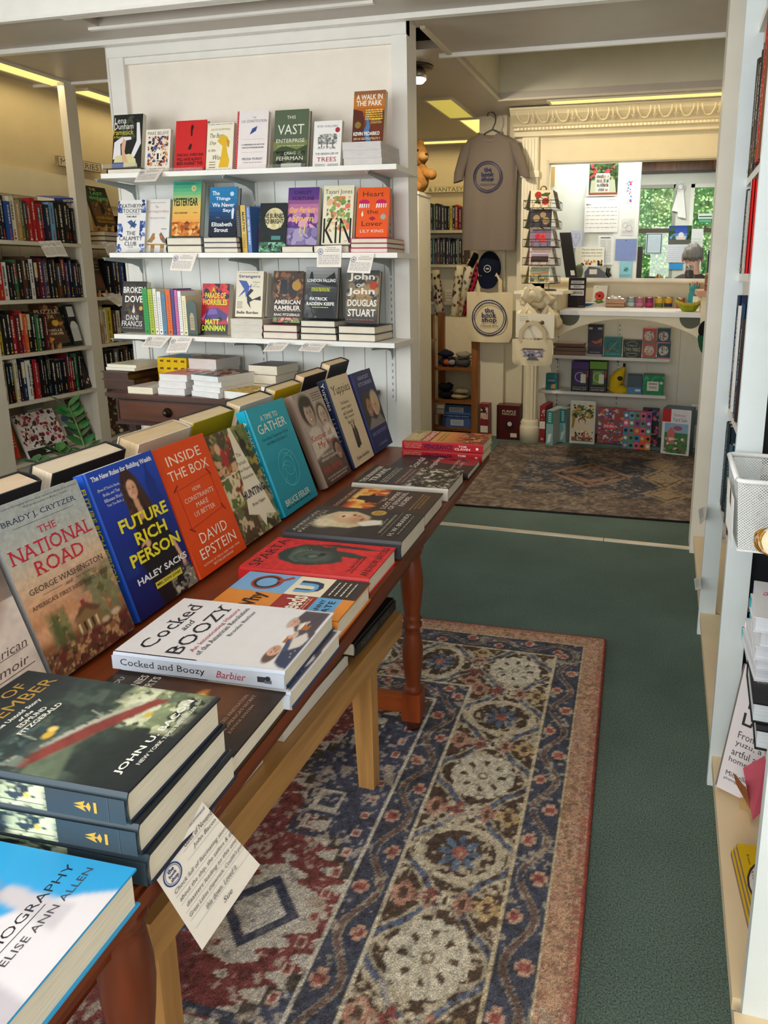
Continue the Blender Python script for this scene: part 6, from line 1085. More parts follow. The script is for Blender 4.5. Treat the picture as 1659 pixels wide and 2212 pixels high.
# pilaster with flutes
m = MB(O); px0, px1 = ony(1128,330,FY-.03).x, ony(1163,330,FY-.03).x
m.box((px0,FY-.03,sz+.02), (px1,FY,2.21), '#e0d5b8')
for k in range(5): xx = px0+(px1-px0)*(k+.5)/5; m.box((xx-.006,FY-.036,1.98), (xx+.006,FY-.03,2.19), '#e6dcc2'); m.box((xx-.006,FY-.034,sz+.04), (xx+.006,FY-.03,1.94), '#e6dcc2')
m.box((px0-.008,FY-.045,1.93), (px1+.008,FY,1.975), '#e6dcc2'); m.build('pilaster', r)
# crown: ogee with egg-and-dart carving, dentils
m = MB(O); yb = FY
prof = [(yb-.03,2.20),(yb-.045,2.205),(yb-.045,2.235),(yb-.075,2.24),(yb-.075,2.255),(yb-.09,2.262),(yb-.10,2.275),(yb-.115,2.285),(yb-.15,2.30),(yb-.185,2.318),(yb-.205,2.338),(yb-.21,2.345),(yb-.22,2.346),(yb-.22,2.36),(yb,2.36),(yb,2.20)]
cx0 = -1.14
m.prism([(cx0-.0,y,z) for y, z in prof], (1.58,0,0), '#e3d7b6'); m.build('crown_moulding', r)
m = MB(O); n = 58
for k in range(n): xx = cx0+.03+k*.0255; m.box((xx,yb-.088,2.238), (xx+.015,yb-.074,2.254), '#ece2c8')
m.build('dentil_band', r)
m = MB(O)
for k in range(11):
    xx = cx0+.09+k*.135
    def ov(u, v, xx=xx): a = u*math.pi; return Vector((xx+.034*math.cos(a)*(1-.3*v), yb-.118-.085*v-.012*math.sin(a), 2.278+.056*v))
    m.tube([Vector((xx-.042,yb-.205,2.336)),Vector((xx-.038,yb-.172,2.306)),Vector((xx-.02,yb-.125,2.282)),Vector((xx,yb-.114,2.279)),Vector((xx+.02,yb-.125,2.282)),Vector((xx+.038,yb-.172,2.306)),Vector((xx+.042,yb-.205,2.336))], .006, '#ece0c0', 'paint', 6)
    m.tube([Vector((xx+.0675,yb-.205,2.335)),Vector((xx+.0675,yb-.16,2.298)),Vector((xx+.0675,yb-.122,2.28))], [.003,.007,.003], '#ece0c0', 'paint', 6)
    m.tube([Vector((xx+.055,yb-.15,2.296)),Vector((xx+.0675,yb-.118,2.277)),Vector((xx+.08,yb-.15,2.296))], .004, '#ece0c0', 'paint', 6)
m.build('egg_and_dart_carving', r)
m = MB(O); m.box((ox0-.02,FY-.05,sz-.022), (.44,FY+.10,sz), '#ece6d8'); m.box((ox0-.02,FY-.045,sz-.032), (.44,FY-.0,sz-.022), '#d9cba8'); m.box((ox0-.10,FY,sz-.20), (.44,FY+.09,sz-.022), '#dccfae'); m.build('sill', r)
# marble shelf and arch
mz = ony(1350,661,FY).z-.004; my = onz(1350,673,mz).y
mx0, mx1 = ony(1209,670,my).x, ony(1516,665,my).x
m = MB(O); m.box((mx0,my,mz-.028), (mx1,FY-.001,mz), '#dedcdc'); m.build('marble_shelf', r)
ab = ony(*c8(340,472), my+.03).z; at = ony(*c8(820,332), my+.03).z
m = MB(O); ax0, ax1 = ony(*c8(300,400), my+.03).x, mx1-.005; N = 24; a0, a1 = ony(*c8(340,470), my+.03).x, ony(*c8(1478,470), my+.03).x
pts = [(ax0,my+.03,mz-.029),(ax0,my+.03,ab-.004)]+[(a0+(a1-a0)*k/N, my+.03, ab+(at-ab)*math.sin(math.pi*k/N)**.75) for k in range(N+1)]+[(ax1,my+.03,ab-.004),(ax1,my+.03,mz-.029)]
for k in range(len(pts)-1):
    a, b = pts[k], pts[k+1]
    if abs(a[0]-b[0]) > 1e-5: m.prism([a,b,(b[0],b[1],mz-.029),(a[0],a[1],mz-.029)], (0,.022,0), '#dfd3b4')
arch = m
for q in (415,1405):
    c_ = ony(*c8(q,287), my+.028); rr_ = .066
    arch.prism([(c_.x+rr_*math.cos(-math.pi*k/12), my+.0285, mz-.03+.068*math.sin(-math.pi*k/12)) for k in range(13)], (0,.001,0), '#5c5f50', 'matte')
arch.build('arched_apron', r)
# fluted column with base
cb = onz(1148,948,0); m = MB(O); cxx, cyy = cb.x+.0, FY-.06
n = 28; colr = []
m.lathe([(.078,0),(.078,.11),(.074,.125),(.068,.13),(.074,.15),(.066,.165),(.06,.175)], (cxx,cyy,0), '#e3d8bc', 'paint', 24)
V = []; Fc = []; nn_ = 48
for z in (.175,.82):
    for k in range(nn_):
        a = 2*math.pi*k/nn_; rr_ = .056-(.005 if k % 4 in (1,2) else 0); V.append((cxx+rr_*math.cos(a), cyy+rr_*math.sin(a), z))
m.add(V, [(k,(k+1) % nn_,nn_+(k+1) % nn_,nn_+k) for k in range(nn_)], '#e0d5b8'); m.build('fluted_column', r)
# drawer boxes that carry the ends of the counter
DR = {}
def dbox(pl, pt, pr, pb, Y, name_handle):
    a, b = ony(*c6(pl,pt), Y), ony(*c6(pr,pb), Y)
    m = MB(O); m.box((a.x,Y,b.z), (b.x,FY-.002,a.z-.02), '#ded2b4'); m.box((a.x-.012,Y-.015,a.z-.02), (b.x+.04,FY-.002,a.z), '#e2d8bd'); bx_ = m.build('drawer_box', r)
    f0, f1 = ony(1114,729,Y-.20), ony(1198,679,Y-.20)
    m = MB(O); m.box((f0.x,Y-.20,f0.z), (f1.x,Y-.185,f1.z), '#e2d8bf'); m.box((f0.x+.01,Y-.185,f0.z+.01), (f0.x+.02,Y,f1.z-.01), '#d6caa8'); m.box((f1.x-.02,Y-.185,f0.z+.01), (f1.x-.01,Y,f1.z-.01), '#d6caa8'); m.box((f0.x+.02,Y-.185,f0.z+.01), (f1.x-.02,Y,f0.z+.018), '#d6caa8')
    m.art((f0.x,Y-.2005,f0.z), (f1.x-f0.x,0,0), (0,0,f1.z-f0.z), [('S',.1,.68,.32,.92,3,.02,'#a89a78')], 'paint'); dr = m.build('drawer', r)
    m = MB(O); c = Vector(((f0.x+f1.x)/2,Y-.20,f0.z*.35+f1.z*.65)); m.lathe([(.012,0),(.012,.006),(.006,.012),(.006,.02)], c-Vector((.045,0,0)), '#6a5a3a', 'metal', 12, (0,-1,0)); m.lathe([(.012,0),(.012,.006),(.006,.012),(.006,.02)], c+Vector((.045,0,0)), '#6a5a3a', 'metal', 12, (0,-1,0)); m.tube([c+Vector((-.05,-.022,0)),c+Vector((0,-.030,-.004)),c+Vector((.05,-.022,0))], .007, '#8a7a5a', 'metal', 8); m.build('handle', dr)
    DR.update(f0=f0, f1=f1, c=c)
    return a, b
DBY = my-.06
da, db = dbox(868,915,1180,1275,DBY,'')
m = MB(O); e0 = ony(1513,640,my+.02); m.box((mx1-.004,my-.02,ony(1515,705,my).z), (.44,FY-.002,ony(1515,640,my).z), '#ded2b4'); m.box((mx1-.03,my-.04,ony(1515,640,my).z), (.44,FY-.001,ony(1515,628,my).z), '#c98f6a', 'wood_x'); m.build('side_pedestal', r)
# shelves under the arch
SHY = 5.42
s1 = ony(1320,772,SHY).z; s2 = ony(1300,849,SHY).z
for k, (z, x0, x1) in enumerate(((s1,-.93,ony(1447,772,SHY).x),(s2,-.95,ony(1438,850,SHY).x))):
    rr_ = empty('wall_shelf', ((x0+x1)/2,5.53,z-.022), ('upper','lower')[k]+' white shelf of boxed gifts under the counter arch', 'shelf')
    m = MB(rr_.location); m.box((x0,SHY,z-.022), (x1,5.652,z), '#e6e2da'); m.build('board', rr_)
    for bx_ in (-.84,-.365):
        m = MB(rr_.location); m.prism([(bx_,SHY+.03,z-.0225),(bx_,5.65,z-.0225),(bx_,5.65,z-.07)], (.006,0,0), '#5a584f', 'plastic'); m.build('bracket', rr_)
for k, bx_ in enumerate((-.837,-.362)):
    m = MB(); m.box((bx_-.012,5.642,.06), (bx_+.012,5.652,.95), '#dcd8ca', 'plastic')
    for q in range(24): m.box((bx_-.003,5.641,.08+q*.034), (bx_+.003,5.642,.096+q*.034), '#55534a', 'plastic')
    tag(m.build('slotted_shelf_standard'), ('left','right')[k]+' slotted upright holding the two shelves under the counter arch', 'shelf upright')
# ---- boxed things
def carton(name, label, cat, l, t, rgt, b, Y, depth, z0, col, art=(), cc=c8, side=None, yaw=0, group=None, mat='print', lid=None):
    A, B = ony(*cc(l,b), Y), ony(*cc(rgt,t), Y); W, H = B.x-A.x, B.z-A.z
    if z0 is not None: H = max(.02, B.z-z0)
    z0 = (z0 if z0 is not None else A.z)+.0006
    Rz = Matrix.Rotation(yaw,3,'Z'); ex, ey = Rz@Vector((W,0,0)), Rz@Vector((0,depth,0)); o_ = Vector((A.x,Y,z0))
    rt = empty(name, o_, label, cat, group); m = MB(o_)
    m.obox(o_, ex, ey, Vector((0,0,H)), side or col, mat); m.obox(o_-ey*.004, ex, ey*.004, Vector((0,0,H)), col, mat)
    if art: m.art(o_-ey*.004, ex, Vector((0,0,H)), list(art), mat)
    m.build('box_body', rt)
    if lid: m = MB(o_); m.obox(o_+Vector((0,0,H)), ex, ey, Vector((0,0,.004)), lid, mat); m.build('lid', rt)
    return rt
for k in range(3):
    carton('wooden_tray', ('lowest','middle','topmost')[k]+' slim brown wooden tray of the three stacked under the counter arch', 'tray', 283, 610-k*21, 545-k*6, 632-k*21, SHY+.03, .14, s1+.034*k, '#6f4a30', side='#7a5236', mat='wood_x', group='slim wooden trays under the arch', lid='#8a6a50')
carton('game_box', 'tall dark purple box with an orange mountain under the counter arch', 'box', 560,388,690,632, SHY+.03,.10,s1,'#3a3444',[('R',0,.93,1,1,'#2a2632'),('R',.05,.86,.3,.93,'#c9c6cc'),('R',.65,.86,.95,.93,'#c9c6cc'),('P',[(0,.38),(.3,.5),(.6,.48),(.95,.6),(.95,.35),(.6,.32),(.3,.4)],'#d0702f'),('P',[(0,.38),(.25,.48),(.5,.40),(.9,.45),(.9,.3),(0,.3)],'#5a3a5a'),('T','MONTAGNES',.5,.13,.7,.035,'#c9c6cc'),('R',0,0,1,.07,'#b5b3ba')],lid='#2a2632')
carton('game_box', 'turquoise boxed game with a gold plant drawing, upper shelf under the arch', 'box', 693,493,840,632, SHY+.03,.10,s1,'#1f7a78',[('O',.5,.58,.32,.12,'#15504f'),('L',.3,.35,.75,.8,.03,'#c9b05a'),('L',.55,.45,.85,.3,.02,'#c9b05a'),('T','Quicksand',.5,.16,.8,.12,'#7fc0b8'),('R',.02,.28,.35,.33,'#c94a4a')],lid='#196664')
carton('game_box', 'dark green box with ornate cream frame, upper shelf under the arch', 'box', 848,517,1003,630, SHY+.03,.11,s1,'#23332b',[('O',.5,.5,.44,.06,'#b5aa84'),('R',.1,.2,.9,.8,'#2a3a31'),('T','A Pair of',.5,.72,.5,.12,'#c9be98'),('T','TWO TREES',.5,.48,.72,.2,'#d9cea8'),('S',.2,.2,.8,.32,1,.05,'#b5aa84')],lid='#1a2620')
for (l, c_, nm) in ((1008,'#c05a52','salmon pink'),(1126,'#2f4f5c','dark teal')):
    for k in range(2):
        t_, b_ = (531,632) if k == 0 else (420,531)
        hz = ony(*c8(1100,531), SHY+.03).z
        carton('puzzle_box', ('lower','upper')[k]+' '+nm+' small square puzzle box with round picture under the arch', 'box', l,t_,l+116,b_, SHY+.03,.11,s1 if k == 0 else hz, c_,[('E',.48,.5,.36,'#e0d4c0'),('N',.2,.2,.78,.8,('#8a5a4a','#d9c9a8','#5a8a8a','#c94a4a','#e6dcc8'),40,.07,k+int(l)),('R',0,0,1,.07,'#3f8a6a' if l < 1100 else '#d98a94')], lid=c_)
carton('gift_box', 'small teal hanging-tab box at the left of the lower shelf under the arch', 'box', 220,790,318,912, SHY+.03,.07,s2,'#23707a',[('R',.1,.35,.9,.75,'#1c5a64'),('P',[(.45,.1),(.8,.1),(.85,.4),(.5,.35)],'#d9a04a'),('S',.2,.55,.8,.68,2,.03,'#c9e0dc')],lid='#1c5a62')
for l, c_, nm in ((425,'#4a2a78','purple'),(573,'#6a9a2a','lime green')):
    carton('book_light_box', nm+' and black boxed clip book light on the lower shelf under the arch', 'box', l,692,l+150,914, SHY+.02,.12,s2,'#2c2b31',[('R',0,.78,1,1,c_),('R',.12,.22,.88,.74,'#3a3940'),('R',.20,.26,.82,.72,c_),('O',.5,.5,.28,.12,'#c9c9cc'),('R',.55,.3,.85,.6,'#d9dcc0'),('T','CLIP BOOK LIGHT',.5,.08,.8,.05,'#d9d9d9'),('S',.1,.13,.9,.17,1,.02,'#b5b5b5'),('R',.9,.5,.98,.72,'#c93a3a')],lid=c_)
carton('gift_box', 'slate blue small box on the lower shelf beside the banana toy', 'box', 884,800,1008,914, SHY+.05,.09,s2,'#4a5a66',[('R',0,0,1,.35,'#4f86b5'),('R',.55,.12,.92,.24,'#d9e0e6')],lid='#3c4750')
carton('gift_box', 'green box with a white label at the right of the lower shelf under the arch', 'box', 1010,800,1190,920, SHY+.03,.10,s2,'#1f8a5a',[('N',0,0,1,1,('#2a9a68','#187a4c','#3fae7c'),30,.1,3,1),('R',.2,.2,.75,.68,'#e6e2d6'),('T','SEWING',.47,.56,.4,.1,'#2a3a34','b'),('T','TOOLS',.47,.38,.36,.1,'#2a3a34','b'),('E',.86,.62,.07,'#e6e2d6')],lid='#187048')
# banana-shaped duck toy
bb = ony(*c8(800,918), SHY+.04); m = MB((bb.x,SHY+.06,s2+.0006)); rt = empty('banana_toy', (bb.x,SHY+.06,s2+.0006), 'yellow banana-shaped duck toy with a black tip on the lower shelf', 'toy'); B0 = Vector((bb.x,SHY+.06,s2+.0006))
m = MB(B0); m.tube([B0+Vector(v) for v in ((.075,0,.02),(.03,0,.022),(-.02,0,.035),(-.01,0,.09),(.012,0,.14),(.036,0,.175),(.046,0,.20))], [.022,.042,.048,.055,.046,.022,.010], '#d9b81c', 'matte', 14); m.tube([B0+Vector((-.075,-.0,.035)),B0+Vector((-.04,0,.024)),B0+Vector((.0,0,.026))], [.006,.022,.034], '#d9b81c', 'matte', 10); m.build('body', rt)
m = MB(B0); m.tube([B0+Vector((.045,0,.198)),B0+Vector((.047,0,.225))], [.011,.009], '#2a241c', 'matte', 8); m.ball(B0+Vector((.02,-.045,.115)), (.022,.01,.018), '#3a2a1c'); m.build('black_tip', rt)
# ---- on the marble shelf
MS = mz+.0006
def mcarton(*a, **k): return carton(*a, **k)
A = ony(*c8(400,212), FY-.32); B = ony(*c8(550,0), FY-.32)
sg = [('R',0,0,1,1,'#231d22'),('R',.14,.80,.88,.90,'#d9d6d6'),('R',.12,.64,.90,.75,'#d9d6d6'),('R',.14,.40,.90,.59,'#d9d6d6'),('T','PASSPORT',.51,.85,.6,.06,'#231d22','b'),('T','PHOTO',.51,.695,.4,.06,'#231d22','b'),('T','SERVICE',.52,.495,.58,.08,'#231d22','b'),('O',.72,.22,.14,.1,'#6a2a4a'),('S',.6,.04,.95,.06,1,.015,'#a8a4a8')]
m = MB(); m.obox((A.x,FY-.32,MS), (B.x-A.x,0,0), (0,.004,0), (0,.03,B.z-MS), '#231d22', 'matte'); m.art((A.x,FY-.3215,MS), (B.x-A.x,0,0), (0,.03,B.z-MS), sg, 'matte')
m.box((A.x+.02,FY-.32,MS), (B.x-.02,FY-.26,MS+.004), '#231d22', 'matte')
tag(m.build('counter_sign'), 'black upright sign with three white lozenges of lettering on the marble shelf', 'sign')
tr = ony(*c8(478,245), FY-.20); rt = empty('platter', (tr.x,FY-.185,MS), 'long blue patterned platter at the left of the marble shelf', 'dish'); m = MB(rt.location)
def pl_(u, v): a = 2*math.pi*u; q = .45+.55*v; return rt.location+Vector((.125*q*math.cos(a), .055*q*math.sin(a), .004+.026*v*v))
m.grid(pl_, 32, 5, '#2a6a9a', 'print'); m.poly([pl_(k/32,0) for k in range(32)], '#8ab0c9', 'print'); m.build('bowl', rt)
m = MB(rt.location); V = [pl_(k/32,1.0) for k in range(32)]; m.tube(V+[V[0]], .004, '#d9dde0', 'print', 6); m.build('patterned_rim', rt)
A = ony(*c8(592,235), FY-.10); B = ony(*c8(712,64), FY-.10); m = MB()
m.obox((A.x,FY-.10,MS), (B.x-A.x,0,0), (0,.002,0), (.012,.03,B.z-MS), '#e9e2d6', 'card')
m.art((A.x,FY-.1005,MS), (B.x-A.x,0,0), (.012,.03,B.z-MS), [('E',.5,.5,.34,'#d0452f'),('N',.2,.36,.8,.66,('#e0644a','#c23a2a','#a82a24'),24,.12,3),('E',.5,.5,.1,'#6a1a1a'),('P',[(.1,.2),(.3,.32),(.5,.25),(.7,.33),(.9,.2),(.5,.14)],'#5a8a3c'),('S',.2,.86,.3,.92,1,.02,'#3a3a3a')], 'card', lift=.0008)
tag(m.build('greeting_card'), 'white card with a red poppy standing on the marble shelf', 'card')
A = ony(*c8(708,232), FY-.20); B = ony(*c8(862,180), FY-.20); rt = empty('wooden_crate', (A.x,FY-.18,MS), 'small slatted wooden crate of wrapped trinkets on the marble shelf', 'crate'); m = MB(rt.location); W = B.x-A.x; H = B.z-MS
for z_, h_ in ((0,.45),(.52,.48)):
    for y_ in (0,.094): m.box((A.x,FY-.18+y_,MS+H*z_), (B.x,FY-.174+y_,MS+H*(z_+h_)), '#b0783c', 'wood_x')
    for x_ in (0,W-.006): m.box((A.x+x_,FY-.174,MS+H*z_), (A.x+x_+.006,FY-.086,MS+H*(z_+h_)), '#a87038', 'wood_y')
m.box((A.x,FY-.18,MS), (B.x,FY-.08,MS+.004), '#a87038', 'wood_x'); m.build('slatted_box', rt)
rnd = random.Random(4)
for k in range(9):
    m = MB(); c = Vector((A.x+.02+(k % 5)*W/5.4, FY-.155+.03*(k//5), MS+H*.62+rnd.uniform(.012,.03)))
    m.ball(c, (.022,.018,.017), ('#c9c9d0','#9aa0b5','#e0d9d0','#b59a8a')[k % 4], 'metal' if k % 4 == 0 else 'print', 10, 6, lambda d, q: q*(1+.15*math.sin(9*d.x+7*d.z)))
    tag(m.build('wrapped_trinket'), ORD[k]+' shiny wrapped trinket in the small wooden crate', 'trinket', 'wrapped trinkets in the wooden crate')
for k, (l, c1_, c2_, nm) in enumerate(((878,'#8aa0a8','#c9d0d0','pale grey-blue'),(950,'#b56a8a','#c98aa0','dusty pink'),(1028,'#8a2a5a','#c9407a','magenta'),(1110,'#c9a83a','#6a7a3a','yellow and olive'),(1186,'#d0a02a','#2f3a5a','yellow and navy'),(1286,'#a8563a','#c9704a','copper'))):
    A = ony(*c8(l,228), FY-.12); B = ony(*c8(l+70,155), FY-.12); R_ = (B.x-A.x)/2; H = (B.z-MS); c = Vector(((A.x+B.x)/2,FY-.12+R_,MS))
    if l == 1286: H *= .9
    rt = empty('candle_tin', c, nm+' round candle tin in the row on the marble shelf', 'tin'); m = MB(c)
    m.lathe([(R_*.96,0),(R_,.003),(R_,H*.46),(R_*1.02,H*.5),(R_*1.02,H*.56),(R_,H*.6),(R_,H*.86),(R_*.97,H*.88)], c, c1_, 'print', 22); m.build('tin_body', rt)
    m = MB(c); m.lathe([(R_*1.03,H*.86),(R_*1.03,H*.99),(R_*.98,H),(.001,H)], c, '#c9b9a8' if k else '#d9dcdc', 'metal', 22); m.build('lid', rt)
    m = MB(c); m.lathe([(R_*1.012,H*.1),(R_*1.015,H*.42)], c, c2_, 'print', 22); m.build('paper_band', rt)
A = ony(*c8(1380,180), FY-.10); B = ony(*c8(1475,66), FY-.10); R_ = (B.x-A.x)/2; c = Vector(((A.x+B.x)/2,FY-.10,MS)); H = B.z-MS
rt = empty('glass_jar', c, 'turquoise glass jar with a white label at the right end of the marble shelf', 'jar'); m = MB(c)
m.lathe([(R_*.9,0),(R_,.01),(R_,H*.62),(R_*.82,H*.76),(R_*.80,H*.80),(R_*.9,H*.82),(R_*.9,H)], c, '#3fa0a8', 'teal_glass', 24); m.build('jar_body', rt)
m = MB(c); m.obox(c+Vector((-.004,-R_-.001,H*.25)), (R_*1.0,0.004,0), (0,.001,0), (0,0,H*.3), '#e6e2da', 'card'); m.build('label', rt)
for k in range(5):
    m = MB(); m.tube([c+Vector((-.02+.01*k,.0,.02)), c+Vector((-.03+.016*k,-.004*k,H*1.12+.01*(k % 2)))], .0035, ('#3a3a3a','#b5824a','#2a4a8a','#8a2a2a','#4a6a4a')[k], 'plastic', 6); tag(m.build('pen'), ORD[k]+' pen standing in the turquoise glass jar', 'pen', 'pens in the turquoise jar')
A = ony(*c8(1285,245), my+.14); B = ony(*c8(1495,180), my+.14); c = Vector(((A.x+B.x)/2,my+.17,MS+.03)); rt = empty('crochet_basket', (c.x,c.y,MS), 'yellow-green crocheted boat-shaped basket at the right of the marble shelf', 'basket'); m = MB(rt.location); hw = (B.x-A.x)/2
def bo(u, v):
    a = 2*math.pi*u; q = .55+.45*v; zz_ = .012+.04*v+.02*math.cos(a)**2*v; return Vector((c.x+hw*q*math.cos(a), c.y+.055*q*math.sin(a), MS+zz_-.010+.003*math.sin(u*80)*math.sin(v*20)))
m.grid(bo, 60, 10, '#8f9a2c', 'plush'); m.poly([bo(k/40,0) for k in range(40)], '#7a7a30', 'plush'); m.build('woven_body', rt)
m = MB(rt.location); V = [bo(k/40,1) for k in range(40)]; m.tube(V+[V[0]], .009, '#a89a3c', 'plush', 8); m.build('braided_rim', rt)
# ---- on the floor in front of the counter
def fl(*a, **k): return carton(*a, **k)
fl('puzzle_box','red, white and maroon upright box beside the fluted column','box',168,1045,222,1330,5.22,.20,0,'#8a2a2e',[('R',0,.38,1,.58,'#d9cfc4'),('N',.1,.6,.9,.9,('#a85a5a','#c9b0a8','#6a2a2a'),20,.2,2),('T','N',.5,.1,.4,.06,'#e0d4cc','b')],yaw=-.12)
fl('puzzle_box','front pale teal upright box beside the red and white one','box',222,1085,290,1340,5.16,.22,0,'#7fa8a8',[('R',0,.62,1,1,'#2f7a78'),('S',.3,.66,.7,.95,5,.03,'#c9dcd8'),('P',[(.2,.05),(.6,.1),(.8,.35),(.3,.3)],'#d6dcd8')],yaw=-.22,side='#a8b0ac')
fl('puzzle_box','second pale teal upright box left of the framed holiday picture','box',330,1070,392,1312,5.28,.22,0,'#7fa8a8',[('R',0,.58,1,1,'#2f7a78'),('S',.3,.64,.7,.95,5,.03,'#c9dcd8'),('P',[(.2,.05),(.6,.1),(.8,.35),(.3,.3)],'#d6dcd8')],yaw=-.2,side='#a8b0ac')
pic = [('R',0,0,1,1,'#d6d6cc'),('R',.07,.06,.93,.94,'#e6d3b5'),('N',.07,.62,.93,.94,('#3a5a34','#5a7a44','#2a4428','#7a8a54','#c9a04a'),70,.08,3),('P',[(.07,.35),(.1,.7),(.22,.62),(.16,.4)],'#a88a34'),('E',.48,.55,.15,'#6a3a2a'),('E',.48,.53,.12,'#e6d8c4'),('E',.49,.58,.06,'#d9a58a'),('R',.07,.06,.93,.16,'#8a6a4a'),('N',.1,.08,.92,.32,('#ece6dc','#3a2a24','#c94a3a','#d9cbb5','#5a4a3a'),50,.05,6)]
fl('puzzle_box','white-framed holiday picture box with small dogs on the floor','box',415,1020,630,1310,5.27,.06,0,'#d6d6cc',pic)
fl('puzzle_box','wide colourful town-scene puzzle box on the floor','box',640,1075,880,1300,5.34,.07,0,'#a8505a',[('N',0,0,1,1,('#5f9ac0','#d96a5a','#e0c46a','#5a8a4a','#e6dcd0','#8a5a8a','#3a5a8a'),150,.06,3,1),('R',.2,.42,.62,.58,'#d9506a'),('T','BOOK NERDS',.41,.5,.36,.08,'#f0e6dc','b')])
an = [('R',0,0,1,1,'#c9506a')]
rnd = random.Random(8)
for i in range(5):
    for j in range(5):
        an.append(('R',.01+.2*i,.01+.2*j,.19+.2*i,.19+.2*j,rnd.choice(['#e06a8a','#3f8ab5','#e0b04a','#4aa08a','#8a5aa8','#d9703a','#5ab0c9']))); an.append(('E',.1+.2*i,.1+.2*j,.06,rnd.choice(['#2a2a34','#ece6dc','#d9b08a','#5a3a2a'])))
fl('puzzle_box','colourful grid-of-animals puzzle box in front on the floor','box',845,1100,1090,1340,5.20,.05,0,'#c9506a',an)
fl('puzzle_box','pink and black puzzle box standing behind the animal grid','box',1000,1075,1150,1310,5.34,.07,0,'#4a3a4a',[('N',.3,0,1,1,('#d9507a','#4a8ab0','#1f1c24','#c9a0a8'),40,.12,5)])
yd = [('R',0,0,1,1,'#dcdce0'),('R',0,.72,.3,1,'#b82a34'),('R',.1,.06,.92,.70,'#4a7a4a'),('P',[(.1,.5),(.92,.5),(.92,.70),(.1,.70)],'#8ab0cc'),('P',[(.2,.25),(.2,.52),(.34,.62),(.46,.52),(.46,.25)],'#c9706a'),('E',.56,.60,.16,'#a85a7a',.05),('N',.1,.06,.92,.4,('#5a8a44','#3a5a34','#8a6a4a','#d9a0a0','#2f4a2c','#e6dcd0'),60,.05,4),('T','Farmhouse',.6,.88,.4,.06,'#c94a8a'),('T','Yard Sale',.62,.78,.5,.08,'#4a6a9a')]
fl('puzzle_box','white and red puzzle box with a pink farmhouse garden at the right','box',1160,1075,1415,1360,5.10,.16,0,'#dcdce0',yd,yaw=-.20,side='#2f5a78')
fl('gift_box','small white box standing behind the farmhouse puzzle at the right','box',1395,1045,1475,1300,5.36,.06,0,'#d9d9d9',[('R',.1,.55,.9,.9,'#8a9ab0')])
fl('puzzle_book_box','dark maroon book-shaped box with a round figure on the floor by the post','box',-180,1050,8,1315,5.24,.12,0,'#4a1418',[('R',0,0,.1,1,'#33100f'),('T','PURPLE',.55,.84,.6,.07,'#d9cbb0'),('T','PANCAKE',.55,.76,.6,.06,'#d9cbb0'),('E',.58,.42,.2,'#23181a'),('E',.58,.47,.1,'#c9c0b5'),('R',.62,.08,.9,.2,'#d6cdb8')],lid='#5a1c1c')
fl('puzzle_book_box','narrow red and cream upright box beside the wooden ladder stand','box',-318,1030,-240,1300,5.26,.16,0,'#7a2a2a',[('R',.1,.55,.9,.9,'#c9b8a8'),('R',.1,.15,.9,.35,'#d9d0c0'),('N',.1,.55,.9,.9,('#5a2a2a','#c9a08a','#3a2a2a'),12,.25,4)])
